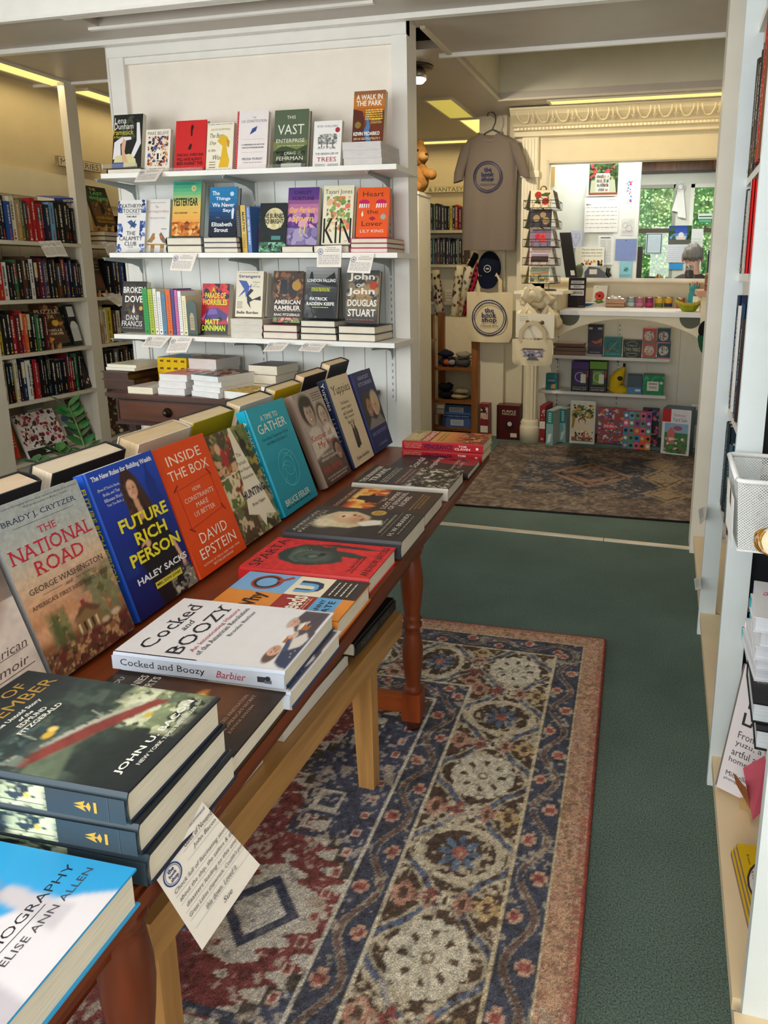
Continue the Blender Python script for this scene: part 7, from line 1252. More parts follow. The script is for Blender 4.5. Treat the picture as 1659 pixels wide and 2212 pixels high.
# ---- shirt on a hanger
def shirt():
    Y = 5.21; pc = ony(1064,420,Y); o_ = Vector((pc.x,Y,ony(1050,545,Y).z))
    r = empty('t_shirt', o_, 'grey crew-neck shop T-shirt with a round navy emblem hanging from the post', 'shirt')
    P = lambda x, y: ony(x,y,Y)
    rows = [(291,1036,1088),(296,1024,1102),(302,1012,1115),(312,1006,1122),(330,1004,1122),(352,1004,1120),(375,1004,1118),(410,1002,1116),(450,1001,1115),(500,1000,1114),(541,999,1112)]
    m = MB(o_); N = 24; V = []; 
    for s_ in (0,1):
        for (y, l, rr_) in rows:
            L, R = P(l,y), P(rr_,y)
            for k in range(N+1):
                u = k/N; x = L.x+(R.x-L.x)*u; e = 1-abs(2*u-1)**4; fold = .006*math.sin(u*21+y*.01)*(y-300)/240
                dy = (-.055 if s_ == 0 else -.006)*e-.008+(fold if s_ == 0 else 0); dz = 0
                if y < 300: dz = -(.030 if s_ == 0 else .006)*max(0,1-((u-.5)/.30)**2)*(1 if y < 296 else .4)
                V.append(Vector((x, Y+dy-.005, L.z*(1-u)+R.z*u+dz)))
    nr = len(rows); Fc = []
    for j in range(nr-1):
        for k in range(N):
            a = j*(N+1)+k; Fc.append((a,a+N+1,a+N+2,a+1)); b = a+nr*(N+1); Fc.append((b,b+1,b+N+2,b+N+1))
    for j in range(nr-1):
        for k in (0,N):
            a = j*(N+1)+k; b = a+nr*(N+1); Fc.append((a,b,b+N+1,a+N+1))
    m.add(V, Fc, '#756a61', 'cloth', True); m.build('body', r)
    for s_, pts in ((-1,((1010,306),(1003,330),(995,360),(1000,390))),(1,((1118,306),(1126,330),(1131,355),(1134,378)))):
        m = MB(o_); path = [P(*q)+Vector((0,-.035,0)) for q in ((1014,312),(1006,340),(996,372),(993,394))] if s_ < 0 else [P(*q)+Vector((0,-.035,0)) for q in ((1112,312),(1123,340),(1132,365),(1136,384))]
        V = []; n = 14
        for i, p in enumerate(path):
            w_ = (.045,.048,.042,.036)[i]; 
            for k in range(n):
                a = 2*math.pi*k/n; V.append(p+Vector((w_*math.cos(a), .028*math.sin(a), w_*.28*math.cos(a)*-s_)))
        m.add(V, [(i*n+k,i*n+(k+1) % n,(i+1)*n+(k+1) % n,(i+1)*n+k) for i in range(3) for k in range(n)], '#71665e', 'cloth', True); m.build('sleeve', r)
    m = MB(o_); L, R = P(1036,291), P(1088,291)
    m.tube([Vector((L.x+(R.x-L.x)*k/12, Y-.028-.04*math.sin(math.pi*k/12), L.z-.062*math.sin(math.pi*k/12)+.004)) for k in range(13)], .008, '#7d736b', 'cloth', 8); m.build('collar', r)
    m = MB(o_); a = P(1053,310); m.box((a.x,Y-.012,P(1053,323).z), (P(1060,310).x,Y-.010,a.z), '#d9d9d9', 'cloth'); m.build('neck_label', r)
    return r, P, Y
LOGO = lambda c: [('O',.5,.5,.49,.06,c),('O',.5,.5,.425,.05,c),('T','the',.5,.71,.26,.13,c,'b'),('T','book',.5,.575,.42,.14,c,'b'),('T','shop',.5,.43,.42,.15,c,'b'),('T','of beverly farms',.5,.28,.52,.085,c,'i')]
def ring(c, N=40): 
    return [('L',.5+.462*math.cos(2*math.pi*k/N)-.008,.5+.462*math.sin(2*math.pi*k/N)-.008,.5+.462*math.cos(2*math.pi*k/N)+.008,.5+.462*math.sin(2*math.pi*k/N)+.008,.016,c) for k in range(N)]
rt, P, Y = shirt(); a, b = P(1027,423), P(1091,346)
m = MB(rt.location); m.art((a.x,Y-.078,a.z), (b.x-a.x,0,0), (0,0,b.z-a.z), LOGO('#1b2450')+ring('#1b2450'), 'matte'); m.build('round_emblem', rt)
# hanger
o_ = ony(1064,290,5.20); r = empty('clothes_hanger', o_, 'black hanger carrying the grey shop shirt on the post', 'hanger'); m = MB(o_); Q = lambda x, y: ony(x,y,5.185)
m.tube([Q(1053,251),Q(1054,245),Q(1060,242),Q(1067,244),Q(1071,252),Q(1070,265),Q(1065,276),Q(1064,281)], .005, '#3a403c', 'plastic', 8); m.build('hook', r)
m = MB(o_); m.tube([Q(1036,297),Q(1050,287),Q(1064,280),Q(1078,286),Q(1090,294)], .006, '#3a403c', 'plastic', 8); m.tube([Q(1036,297),Q(1064,299),Q(1090,294)], .004, '#3a403c', 'plastic', 8); m.build('shoulder_bar', r)
m = MB(); p = ony(1061,244,5.21); m.tube([p+Vector((0,.135,-.012)),p+Vector((0,-.02,-.012)),p+Vector((0,-.035,.0))], .004, '#b5a88a', 'metal', 6); tag(m.build('wall_hook'), 'small hook on the post holding the shirt hanger', 'hook')
# cap
p = ony(1056,585,5.25); r = empty('baseball_cap', p, 'navy baseball cap with a small round badge hanging under the shirt', 'cap'); m = MB(p)
tz_, bz_ = ony(1056,545,5.25).z, ony(1056,630,5.25).z; hw = (ony(1081,590,5.25).x-ony(1031,590,5.25).x)/2; cc_ = p.x; 
m.ball((cc_,5.265,(tz_+bz_)/2+.03), (hw,.055,(tz_-bz_)/2-.02), '#161a2a', 'cloth', 18, 12); m.build('crown', r)
m = MB(p); m.grid(lambda u, v: Vector((cc_+hw*1.02*(2*u-1)*(1-.25*v*v*(abs(2*u-1)**2)), 5.215-.02*v+.03*(2*u-1)**2, (tz_+bz_)/2-.03-(.092)*v*math.sqrt(max(0,1-(2*u-1)**2*.8)))), 14, 6, '#12162a', 'cloth'); m.build('brim', r)
m = MB(p); m.art((cc_-.03,5.203,(tz_+bz_)/2+.002), (.06,0,0), (0,-.0,.044), [('O',.5,.5,.45,.16,'#c9c9c9'),('S',.3,.35,.7,.65,3,.08,'#c9c9c9')], 'matte'); m.build('badge', r)
# hanging tote bags
def tote(name, label, l, t, rgt, b, Y, hs, logo, hx, zw=.035, htop=None):
    A, B = ony(l,b,Y), ony(rgt,t,Y); W, H = B.x-A.x, B.z-A.z; o_ = Vector(((A.x+B.x)/2,Y,A.z)); r = empty(name, o_, label, 'bag'); m = MB(o_); N = 18; K = 10
    for s_ in (-1,1):
        def g(u, v): 
            w_ = W*(1-.14*max(0,1-v/.12)*1.0); return Vector((o_.x+(u-.5)*w_, Y+s_*zw*(1-abs(2*u-1)**3)*(.35+.65*(1-v))*(1 if s_ < 0 else .5)+.003*math.sin(u*17+v*5), A.z+H*v+(.0 if v < .99 else .003*math.sin(u*9))))
        m.grid(g, N, K, '#d8c8a6', 'cloth')
    m.build('bag_body', r)
    for s_ in (-1,1):
        m = MB(o_); hz = ony((l+rgt)/2,htop,Y).z
        xs = [o_.x+hx*W, o_.x-hx*W]; pth = [Vector((xs[0],Y+s_*zw*.35,A.z+H*.93)),Vector((xs[0]-.004,Y+s_*zw*.3,(A.z+H+hz)/2)),Vector((xs[0]*.7+xs[1]*.3,Y+s_*.01,hz-.008)),Vector((o_.x,Y+s_*.008,hz)),Vector((xs[1]*.7+xs[0]*.3,Y+s_*.01,hz-.008)),Vector((xs[1]+.004,Y+s_*zw*.3,(A.z+H+hz)/2)),Vector((xs[1],Y+s_*zw*.35,A.z+H*.93))]
        V = []
        for i, q in enumerate(pth):
            d = (pth[min(i+1,6)]-pth[max(i-1,0)]).normalized(); n_ = Vector((d.z,0,-d.x))*hs; V += [q-n_,q+n_]
        m.add(V, [(2*i,2*i+1,2*i+3,2*i+2) for i in range(6)], '#cdbb96', 'cloth', True); m.build('handle', r)
    a, b_ = ony(logo[0],logo[3],Y-zw-.004), ony(logo[2],logo[1],Y-zw-.004); m = MB(o_); m.art((a.x,Y-zw-.004,a.z), (b_.x-a.x,0,0), (0,0,b_.z-a.z), logo[4], 'matte'); m.build('printed_emblem', r)
    return r
tote('tote_bag', 'large cream canvas tote with a round navy emblem hanging on the post', 1008,632,1108,737,5.24,.014,(1018,648,1096,725,LOGO('#23305f')+ring('#23305f')), .24, htop=585)
hs_ = [('P',[(.1,.7),(.9,.7),(.95,.6),(.05,.6)],'#6a5a5a'),('R',.1,.2,.9,.58,'#8a8494'),('N',.1,.2,.9,.58,('#c9c4c9','#4a4654','#a09aa8'),24,.06,3,1),('P',[(.35,.2),(.65,.2),(.75,.02),(.25,.02)],'#6a625c'),('L',0,.6,.1,.55,.02,'#5a4a4a'),('L',1,.6,.9,.55,.02,'#5a4a4a')]
tote('tote_bag', 'small cream canvas tote with a shopfront drawing hanging from the drawer handle', 1106,735,1194,787,DBY-.245,.012,(1124,742,1178,778,hs_), .3, .022, htop=697)
# heap of folded totes on the drawer box
rnd = random.Random(6); dzt = DR['f0'].z+.0186
for k, (x, y, z, sx, sy, sz_, lab) in enumerate(((-.05,.0,.0,.085,.07,.085,'crumpled cream tote with a faint drawing filling the left of the open drawer'),(.07,.02,.0,.075,.06,.08,'crumpled cream tote with looped straps at the right of the open drawer'),(-.02,.035,.15,.11,.05,.055,'crumpled cream tote lying across the others in the open drawer'),(-.03,-.02,.19,.07,.045,.05,'topmost crumpled cream tote of the heap in the open drawer'))):
    c = Vector(((DR['f0'].x+DR['f1'].x)/2+x, DBY-.095+y, dzt+z+sz_)); ph = rnd.uniform(0,6)
    rt = empty('tote_bag', c-Vector((0,0,sz_)), lab, 'bag', None); m = MB(rt.location)
    m.ball(c, (sx,sy,sz_), '#d6c6a4', 'cloth', 30, 18, lambda d, q, ph=ph: q*(1+.10*math.sin(5*d.x+4*d.z+ph)+.05*math.sin(11*d.x-8*d.z+ph*2)+.04*abs(math.sin(21*d.z+11*d.x)))); m.build('folded_body', rt)
    m = MB(rt.location); V = [c+Vector((-sx*.7,-sy*.75,-sz_*.3)),c+Vector((-sx*.45,-sy*1.02,sz_*.5)),c+Vector((-.01,-sy*.8,sz_*1.12)),c+Vector((sx*.45,-sy*1.0,sz_*.55)),c+Vector((sx*.75,-sy*.75,-sz_*.35))]; V2 = []
    for i, q in enumerate(V): dd = (V[min(i+1,4)]-V[max(i-1,0)]).normalized(); n_ = Vector((dd.z,0,-dd.x))*.013; V2 += [q-n_,q+n_]
    m.add(V2, [(2*i,2*i+1,2*i+3,2*i+2) for i in range(4)], '#e0d2b0', 'cloth', True); m.build('strap', rt)
# ---- revolving card rack
bz_ = da.z; cr = ony(1172,500,DBY+.14); cxr, cyr = cr.x, DBY+.14
r = empty('card_rack', (cxr,cyr,bz_), 'black wire revolving rack of greeting cards on the drawer box', 'rack'); O = r.location
m = MB(O); m.lathe([(.10,.001),(.10,.006),(.09,.010),(.012,.014)], (cxr,cyr,bz_), '#2a2a28', 'plastic', 28); m.build('base', r)
zt_ = ony(1182,415,cyr).z; m = MB(O); m.tube([(cxr,cyr,bz_+.012),(cxr,cyr,zt_)], .005, '#2a2a28', 'plastic', 8); m.build('pole', r)
m = MB(O); m.tube([Vector((cxr+.018*math.cos(a),cyr,zt_+.018+.018*math.sin(a))) for a in [k*math.pi/8 for k in range(17)]], .004, '#8a6a3a', 'metal', 6); m.build('top_ring', r)
lev = [ony(1180,y,cyr).z for y in (452,493,534,573,612)]
m = MB(O)
for z in lev:
    for h in (0,.045):
        q = .105; m.tube([Vector((cxr-q,cyr-q,z+h)),Vector((cxr+q,cyr-q,z+h)),Vector((cxr+q,cyr+q,z+h)),Vector((cxr-q,cyr+q,z+h)),Vector((cxr-q,cyr-q,z+h))], .0022, '#33302c', 'plastic', 5)
    for u in (-.105,-.05,.0,.05,.105):
        m.tube([Vector((cxr+u,cyr-.105,z)),Vector((cxr+u,cyr-.105,z+.045))], .0016, '#33302c', 'plastic', 4); m.tube([Vector((cxr-.105,cyr+u,z)),Vector((cxr-.105,cyr+u,z+.045))], .0016, '#33302c', 'plastic', 4); m.tube([Vector((cxr+.105,cyr+u,z)),Vector((cxr+.105,cyr+u,z+.045))], .0016, '#33302c', 'plastic', 4)
    m.tube([Vector((cxr-.105,cyr,z)),Vector((cxr+.105,cyr,z))], .002, '#33302c', 'plastic', 4); m.tube([Vector((cxr,cyr-.105,z)),Vector((cxr,cyr+.105,z))], .002, '#33302c', 'plastic', 4)
for sx in (-.06,.06): m.tube([Vector((cxr+sx,cyr-.06,bz_+.012)),Vector((cxr+sx,cyr-.06,zt_-.05))], .0022, '#33302c', 'plastic', 5)
m.build('wire_frame', r)
CA = [('cream card with red flowers','#e3d2b0',[('E',.35,.72,.16,'#b52a24'),('E',.7,.35,.16,'#b52a24'),('L',.2,.8,.85,.3,.03,'#3a4a2a'),('N',.1,.2,.9,.85,('#6a2a1c','#4a5a34'),10,.1,2)]),('dark card with tan stars','#3f3c44',[('E',.3,.5,.16,'#a08860'),('E',.6,.7,.14,'#a08860'),('E',.75,.35,.17,'#a08860')]),('mauve card with a red pattern','#8a7488',[('N',.25,.25,.75,.75,('#c22a3a','#d94a4a'),30,.12,3)]),('pinkish card with a building','#c9b5ac',[('R',.1,.15,.9,.5,'#4a3a34'),('R',.1,.5,.9,.62,'#9a8aa8')]),('pale card with a bridge drawing','#d9cfb8',[('R',.06,.08,.94,.9,'#8f9a84'),('L',.1,.5,.9,.65,.05,'#c9603a'),('N',.08,.1,.9,.5,('#5a6a4a','#c9b05a','#6a5a6a'),20,.1,4)])]
for k, z in enumerate(lev):
    nm, cl, ar = CA[k]
    for s_, dx, cl2, nm2 in ((0,0,cl,nm),(1,-.108,('#6a6250','#5a5a4a','#8a845a','#a88a8a','#a8903a')[k],'left-facing dim card'),(2,.108,('#6a5a54','#a89a84','#a89aa0','#b5a8b0','#a8a8a8')[k],'right-facing pale card')):
        m = MB(); 
        if s_ == 0:
            o1 = Vector((cxr-.065,cyr-.10,z+.002)); eu = Vector((.135,0,0)); ev = Vector((0,.02,.105))
        elif s_ == 1: o1 = Vector((cxr-.10,cyr+.075,z+.002)); eu = Vector((0,-.15,0)); ev = Vector((.025,0,.105))
        else: o1 = Vector((cxr+.10,cyr-.075,z+.002)); eu = Vector((0,.15,0)); ev = Vector((-.025,0,.105))
        nn_ = eu.cross(ev).normalized()
        m.obox(o1, eu, nn_*-.004, ev, cl2, 'card'); m.art(o1, eu, ev, ar if s_ == 0 else [('R',.08,.08,.92,.92,cl2),('N',.1,.1,.9,.9,('#4a4438','#9a8a64','#6a5a4a'),14,.14,k)], 'card', lift=.0006)
        tag(m.build('greeting_card'), f'{nm2}, {ORD[k]} tier from the top of the wire rack', 'card')
# ------------------------------------------------------------------ bookcase along the right-hand side
RX = .170
r = empty('bookcase', (RX+.13,2.1,0), 'white open bookcase along the right edge, seen from its side uprights', 'bookcase'); O = r.location
WHT = '#dde6e8'
for Y0, th, xf in ((2.45,.022,.1655),(1.655,.022,.164),(1.005,.024,.183)):
    m = MB(O); m.box((xf,Y0,0), (xf+.056 if Y0 > 1.5 else .44,Y0+th,2.64), WHT); m.build('upright', r)
seg = ((2.472,3.23),(1.677,2.45),(1.029,1.655),(.3,1.005))
RZ = (.085,.50,.83,1.257,1.543,1.98)
for a, b in seg:
    m = MB(O); m.box((RX+.008,a,0), (.44,b,.06), '#e0d6c2'); m.build('kick_board', r)
    m = MB(O); m.box((RX,a,.06), (.44,b,.085), '#ecd3ab'); m.build('base_shelf', r)
for a, b in seg[1:2]:
    for z in RZ[1:]:
        m = MB(O); m.box((RX+.036,a,z-.022), (.44,b,z), '#e2dccf'); m.build('shelf', r)
for z in (1.257,1.70):
    m = MB(O); m.box((RX+.06,1.029,z-.022), (.44,1.655,z), '#e2e2dc'); m.build('shelf', r)
m = MB(O); m.box((.44,.3,0), (.45,3.234,2.64), '#cfcbbf'); m.build('back_panel', r)
# spines facing the aisle (they face -x)
def rspine(label, Y, T, H, W, z, col, art=(), x=.035, hard=True, tilt=0, **kw):
    return book(label, W, H, T, col, spine_art=art, loc=(RX+x,Y,z+.001), basis=axes((1,0,math.sin(tilt)) if False else (1,0,0),(0,0,1)), hard=hard, **kw)
rspine('red hardcover spine with white lettering standing on the upper right shelf', 2.08, .04, .36, .16, 1.543, '#b82a24', [('V','1789',.5,.5,.5,.12,'#efe0d6'),('V','WASHINGTON',.5,.8,.4,.25,'#efe0d6'),('V','A REVOLUTION',.5,.25,.4,.25,'#efe0d6')], x=.03)
rspine('brown spine beside the red hardcover on the upper right shelf', 2.035, .04, .33, .16, 1.543, '#7a4a30', [('S',.3,.1,.7,.9,12,.015,'#d9b890')], x=.03)
rspine('dark spine behind the red hardcover on the upper right shelf', 2.13, .03, .30, .15, 1.543, '#2f2522', x=.03)
rspine('tall white and red hardcover spine on the middle right shelf', 2.10, .045, .245, .16, 1.257, '#d92a28', [('R',.5,0,1,1,'#eeeae6'),('V','EAT WHAT WE LIKE',.75,.6,.3,.55,'#3a2a2a'),('V','SAVOR',.75,.2,.3,.2,'#3a2a2a')], x=.028)
rspine('navy blue hardcover spine below the white and red one on the right', 2.27, .05, .33, .16, .83, '#1f3a5c', [('S',.3,.1,.7,.9,14,.012,'#c9c4b8')], x=.06)
rnd = random.Random(5)
for z_, h_, nm in ((.085,.3,'low'),(.50,.27,'lower'),(.83,.33,'lower-middle'),(1.257,.25,'middle'),(1.543,.3,'upper')):
    rspine('near-black book nearest the front upright on the '+nm+' right shelf', 1.685, .04, h_, .18, z_, '#1f2024', spine_marks(rnd, '#d9d4c8', '#c9a84a'), x=.05)
for k, (y, cl, nm, h) in enumerate(((2.385,'#2a3a44','blue-grey',.34),(2.33,'#20303c','dark teal',.34),(2.21,'#3a5a6a','slate',.30),(2.155,'#c9c4ba','pale grey',.28),(2.10,'#5a2a34','maroon',.30),(2.04,'#2c4a6a','deep blue',.34),(1.98,'#d0a03a','mustard',.30),(1.92,'#2a2a2e','black',.33),(1.86,'#a83a34','brick red',.28),(1.80,'#1f3040','midnight blue',.36))):
    rspine(nm+' spine standing in the gap between the right-hand uprights', y, .046, h*.83, .16, .50, cl, spine_marks(rnd, '#d9d4c8', '#c9a84a'), x=.040, group='spines between the right uprights')
for k, (y, z_, h, cl, nm) in enumerate(((2.385,.83,.36,'#1b2c48','dark navy spine beside the upright on the lower-middle right shelf'),(2.325,.83,.33,'#e2dfd8','thin white spine on the lower-middle right shelf'),(2.215,.83,.34,'#23405e','steel blue spine on the lower-middle right shelf'),(2.16,.83,.30,'#3a2a2a','dark brown spine on the lower-middle right shelf'),(2.385,1.257,.25,'#2c2a30','charcoal spine beside the upright on the middle right shelf'),(2.325,1.257,.24,'#c9c4ba','pale spine on the middle right shelf'),(2.26,1.257,.25,'#4a3a34','brown spine on the middle right shelf'),(2.20,1.257,.245,'#23303c','slate spine on the middle right shelf'),(2.385,1.543,.33,'#33261f','dark brown spine beside the upright on the upper right shelf'),(2.325,1.543,.30,'#5a4a3a','tan-brown spine on the upper right shelf'),(2.26,1.543,.32,'#23262c','black spine on the upper right shelf'),(2.195,1.543,.30,'#6a2a24','rust spine on the upper right shelf'))):
    rspine(nm, y, .05, h, .16, z_, cl, spine_marks(rnd, '#d9d4c8', '#c9a84a'), x=.042)
for k, (y, cl, nm) in enumerate(((2.34,'#1f6a3a','bright green'),(2.22,'#d9d4c8','cream'),(2.10,'#33302c','charcoal'),(2.02,'#8a6a3a','ochre'),(1.74,'#1f5a34','green'),(1.81,'#c9c9c4','pale'),(1.88,'#8a2a34','crimson'),(1.95,'#2a3a5a','dark blue'))):
    rspine(nm+' large book leaning in the low bay between the right-hand uprights', y, .05, .33, .185, .085, cl, [('S',.3,.2,.7,.8,10,.016,'#e0d8c4')], x=.07, group='large books in the low right bay')
# little paper tags on the uprights
for k, (q, lab) in enumerate(((((1508,1100),(1527,1092),(1524,1120),(1512,1133)),'small paper tag with faint writing on the far right upright'),(((1499,1250),(1512,1246),(1514,1272),(1502,1275)),'small paper tag low on the edge of the far right upright'))):
    p = [onx(*c, RX-.012) for c in q]; m = MB(); m.prism(p, (.0008,0,0), '#e9e6e0', 'card'); m.art(p[3], p[2]-p[3], p[0]-p[3], [('S',.15,.2,.85,.8,4,.05,'#9a9a9a')], 'card'); tag(m.build('paper_tag'), lab, 'note card')
# wire basket hooked on the near bay
def basket():
    y1 = 1.63; B_ = ony(1569,980,y1); zt = B_.z; Fp = onz(1601,1040,zt); y0 = Fp.y; x0 = (B_.x+Fp.x)/2; x1 = x0+.22; zb = ony(1598,1188,y0+.015).z
    ins = .012
    r = empty('wire_basket', ((x0+x1)/2,(y0+y1)/2,zb), 'white wire mesh basket hooked on the right bookcase above the paper stack', 'basket'); O = r.location
    m = MB(O); m.tube([(x0,y0+.012,zt),(x0+.004,y0+.003,zt),(x0+.014,y0,zt),(x1-.012,y0,zt),(x1,y0+.012,zt),(x1,y1,zt),(x0+.008,y1,zt),(x0,y1-.008,zt),(x0,y0+.012,zt)], .0055, '#eceeed', 'plastic', 8); m.build('rim', r)
    m = MB(O)
    def wall(a, b, c, d, nu, nv):
        a, b, c, d = map(Vector, (a,b,c,d)); P = lambda u, v: (a*(1-u)+b*u)*(1-v)+(d*(1-u)+c*u)*v
        n = (b-a).cross(d-a).normalized()*.0006
        for sg in (1,-1):
            for k in range(-nv, nu+nv):
                u0, u1 = k/nu, (k+nv*sg)/nu; du = u1-u0
                t0, t1 = (0-u0)/du, (1-u0)/du; lo, hi = max(0,min(t0,t1)), min(1,max(t0,t1))
                if hi-lo < .02: continue
                p, q = P(u0+du*lo,lo), P(u0+du*hi,hi); w_ = (q-p).cross(n).normalized()*.0010
                m.add([p-w_+n*sg,q-w_+n*sg,q+w_+n*sg,p+w_+n*sg], [(0,1,2,3)], '#eef0ef', 'plastic')
    A, B, C, D = (x0,y0,zt),(x1,y0,zt),(x1,y1,zt),(x0,y1,zt)
    a, b, c, d = (x0+ins,y0+ins,zb),(x1-ins,y0+ins,zb),(x1-ins,y1-ins,zb),(x0+ins,y1-ins,zb)
    wall(A,B,b,a,34,26); wall(D,A,a,d,32,26); wall(B,C,c,b,32,26); wall(C,D,d,c,34,26); wall(a,b,c,d,30,32); m.build('mesh_wall', r)
    m = MB(O); m.tube([a,b,c,d,a], .0022, '#e6eaea', 'plastic', 6); m.build('bottom_ring', r)
    # sheet of white card and a price label tied to the aisle side
    m = MB(O); h = zt-zb
    m.obox((x0+.001,y0+.01,zb+.004), (0,.16,0), (-.004,0,h*.7), (-.0008,0,0), '#f0f0ee', 'card'); m.obox((x0-.006,y0+.06,zb+h*.5), (0,.05,0), (-.002,0,h*.32), (-.0008,0,0), '#e6dfd0', 'card'); m.build('price_label', r)
    return y0, zb
by0, bzb = basket()
ta, tb = ony(1648,1200,1.10), ony(1630,1150,1.30)
ta = Vector((ta.x+.022,1.10,ta.z+.022)); tb = Vector((tb.x+.022,1.30,tb.z-.014))
m = MB(); ax_ = (tb-ta); m.tube([ta,tb], .023, '#ead9b8', 'cloth', 18)
rr = random.Random(2); d_ = ax_.normalized(); u = d_.orthogonal().normalized(); v = d_.cross(u)
for k in range(34):
    a = rr.uniform(0,6.28); f = rr.uniform(.08,.92); m.poly([ta+ax_*f+d_*.014*math.sin(q)+(u*math.cos(a+.34*math.cos(q))+v*math.sin(a+.34*math.cos(q)))*.0242 for q in [z*math.pi/5 for z in range(10)]], ('#d98a2a','#c9802a','#e0b04a')[k % 3], 'cloth')
m.add([ta-d_*.0008+(u*math.cos(q*.35)+v*math.sin(q*.35))*(.021*(1-q/40)+e) for q in range(36) for e in (-.0012,.0012)], [(2*q,2*q+1,2*q+3,2*q+2) for q in range(35)], '#8a7a5a', 'cloth')
tag(m.build('tea_towel'), 'rolled cream cloth with orange fruit pattern under the wire basket', 'towel')
pz = .408
m = MB(); bx0 = ta.x+.06
m.prism([(bx0,1.13,.62),(bx0+.03,1.13,.62),(bx0+.03,1.13,ta.z-.024),(bx0,1.13,ta.z-.024)], (0,.09,0), '#7a5a34', 'wood_z'); m.box((bx0-.005,1.12,pz), (bx0+.12,1.24,pz+.012), '#7a5a34', 'wood_y'); m.box((bx0+.07,1.16,pz+.012), (bx0+.09,1.19,.62), '#7a5a34', 'wood_z'); m.box((bx0-.004,1.125,.605), (bx0+.09,1.225,.622), '#7a5a34', 'wood_y')
tag(m.build('display_stand'), 'small brown wooden stand under the rolled fruit-pattern cloth', 'stand')
def rpile(label, x, Y, z, W, H, T, col, yaw, front=(), spine_art=(), hard=True, **kw):
    Rz = Matrix.Rotation(yaw,3,'Z'); return book(label, W, H, T, col, front=front, spine_art=spine_art, loc=(x,Y,z+T), basis=axes(Rz@Vector((0,-1,0)),Rz@Vector((1,0,0))), hard=hard, **kw)
m = MB(); m.box((RX+.05,1.06,pz-.02), (.438,1.652,pz), '#e2e2dc'); tag(m.build('display_shelf'), 'low white ledge under the stacked cookbooks in the near right bay', 'shelf')
z = pz+.0005
for k, lab in enumerate(('lower black hardcover with white lettering in the near right bay','upper black hardcover with white lettering in the near right bay')):
    rpile(lab, .208-.010*k, 1.40+.02*k, z, .165, .22, .040, '#1e1d1f', -.06+.02*k, [('R',0,0,1,1,'#232224'),('T','THE KOREAN VEGAN',.5,.55,.8,.08,'#d9d9d9','b'),('V','JOANNE LEE MOLINARO',.35,.30,.10,.5,'#d9d9d9'),('V','NEW YORK TIMES BESTSELLING AUTHOR',.55,.3,.05,.5,'#a9a9a9')], pages='#dfe6ee', group='black pair in the near right bay'); z += .0405
for k, T in enumerate((.026,.024,.028,.034,.03)):
    rpile(('lowest','second lowest','middle','second topmost','topmost')[k]+' white hardcover of the pile above the black books on the right', .192+(0,.004,.012,.008,.012)[k], 1.50-.006*k, z, .17, .22, T, '#e2e2e4', (.05,.02,-.06,.0,-.10)[k], [('R',0,0,1,1,'#e4e2e4'),('V','jazz pie',.35,.25,.2,.35,'#c9306a','i')] if k == 4 else [], spine=('#7ac0c4','#e2e2e4','#48a8b0','#3fa0aa','#8aa0d0')[k], group='white pile in the near right bay', pages='#dfe4ee'); z += T+.0005
lar = [('R',0,0,1,1,'#e6dfe2'),('T','THE',.30,.86,.3,.07,'#2a2a2a','b'),('T','MODERN',.56,.72,.82,.10,'#23232a','b'),('T','LARDER',.50,.585,.76,.10,'#23232a','b'),('T','From anchovies to',.52,.455,.82,.055,'#3a3a3e'),('T','yuzu, a guide to',.47,.385,.74,.055,'#3a3a3e'),('T','artful and attainable',.51,.315,.86,.055,'#3a3a3e'),('T','home cooking',.36,.245,.58,.055,'#3a3a3e'),('T','Michelle McKenzie',.38,.14,.62,.038,'#3a3a3e'),('T','photography by Rick Poon',.36,.095,.6,.028,'#3a3a3e')]
upv = Vector((.05,.098,.25)); 
book('tall white cookbook with black capitals leaning on the base shelf at right', .185, .285, .03, '#e6dfe2', front=lar, spine_art=[('R',0,0,1,1,'#d6d2c9'),('V','THE MODERN LARDER',.5,.45,.5,.6,'#5a564e')], loc=(.172,1.525,.0985), basis=axes((.89,-.45,0),upv), spine='#d6d2c9', pages='#e8e4dc')
m = MB(); P = [onz(1583,1668,.21),onz(1612,1704,.235),onz(1621,1748,.14),onz(1590,1694,.175)]
m.prism(P, Vector((.0015,.001,-.0015)), '#b0683c', 'card')
A = [onz(1594,1724,.125),onz(1608,1722,.15),onz(1621,1750,.135)]; B = [onz(1598,1747,.088),onz(1618,1752,.095),onz(1622,1782,.088)]
for i in range(2):
    m.poly([A[i],A[i+1],B[i+1],B[i]], '#c9a878', 'card')
m.poly([P[3],P[2],A[2],A[1]], '#c9a878', 'card')
tag(m.build('kraft_flap'), 'curled brown kraft paper flap in front of the tall white cookbook', 'paper')
m = MB(); P = [onz(1605,1660,.25),onz(1657,1630,.28),onz(1662,1738,.16),onz(1626,1772,.13)]
m.prism(P, (0,.001,0), '#e26a80', 'card'); m.art(P[3], P[2]-P[3], P[0]-P[3], [('V','Flavour',.55,.45,.28,.32,'#6a2a3a'),('V','Flour',.9,.75,.25,.3,'#c94a64')], 'card', lift=.001)
tag(m.build('pink_card'), 'bright pink card slip standing in front of the white cookbook', 'card')
yel = [('R',0,0,1,1,'#e2b91c'),('E',.40,.36,.30,'#3a3030'),('E',.40,.36,.285,'#ece6de'),('N',.18,.18,.64,.52,('#c9622a','#e08a3a','#a84a1c','#f0d9b0','#e6e0d6'),60,.06,3),('E',.95,.36,.26,'#3a3030'),('E',.95,.36,.245,'#e8cfa8'),('L',.1,.55,.22,.44,.03,'#2a2626'),('L',.6,.12,.52,.26,.03,'#2a2626'),('T','from TATE the authority on all things',.5,.07,.8,.03,'#4a3a10')]
z = .0862
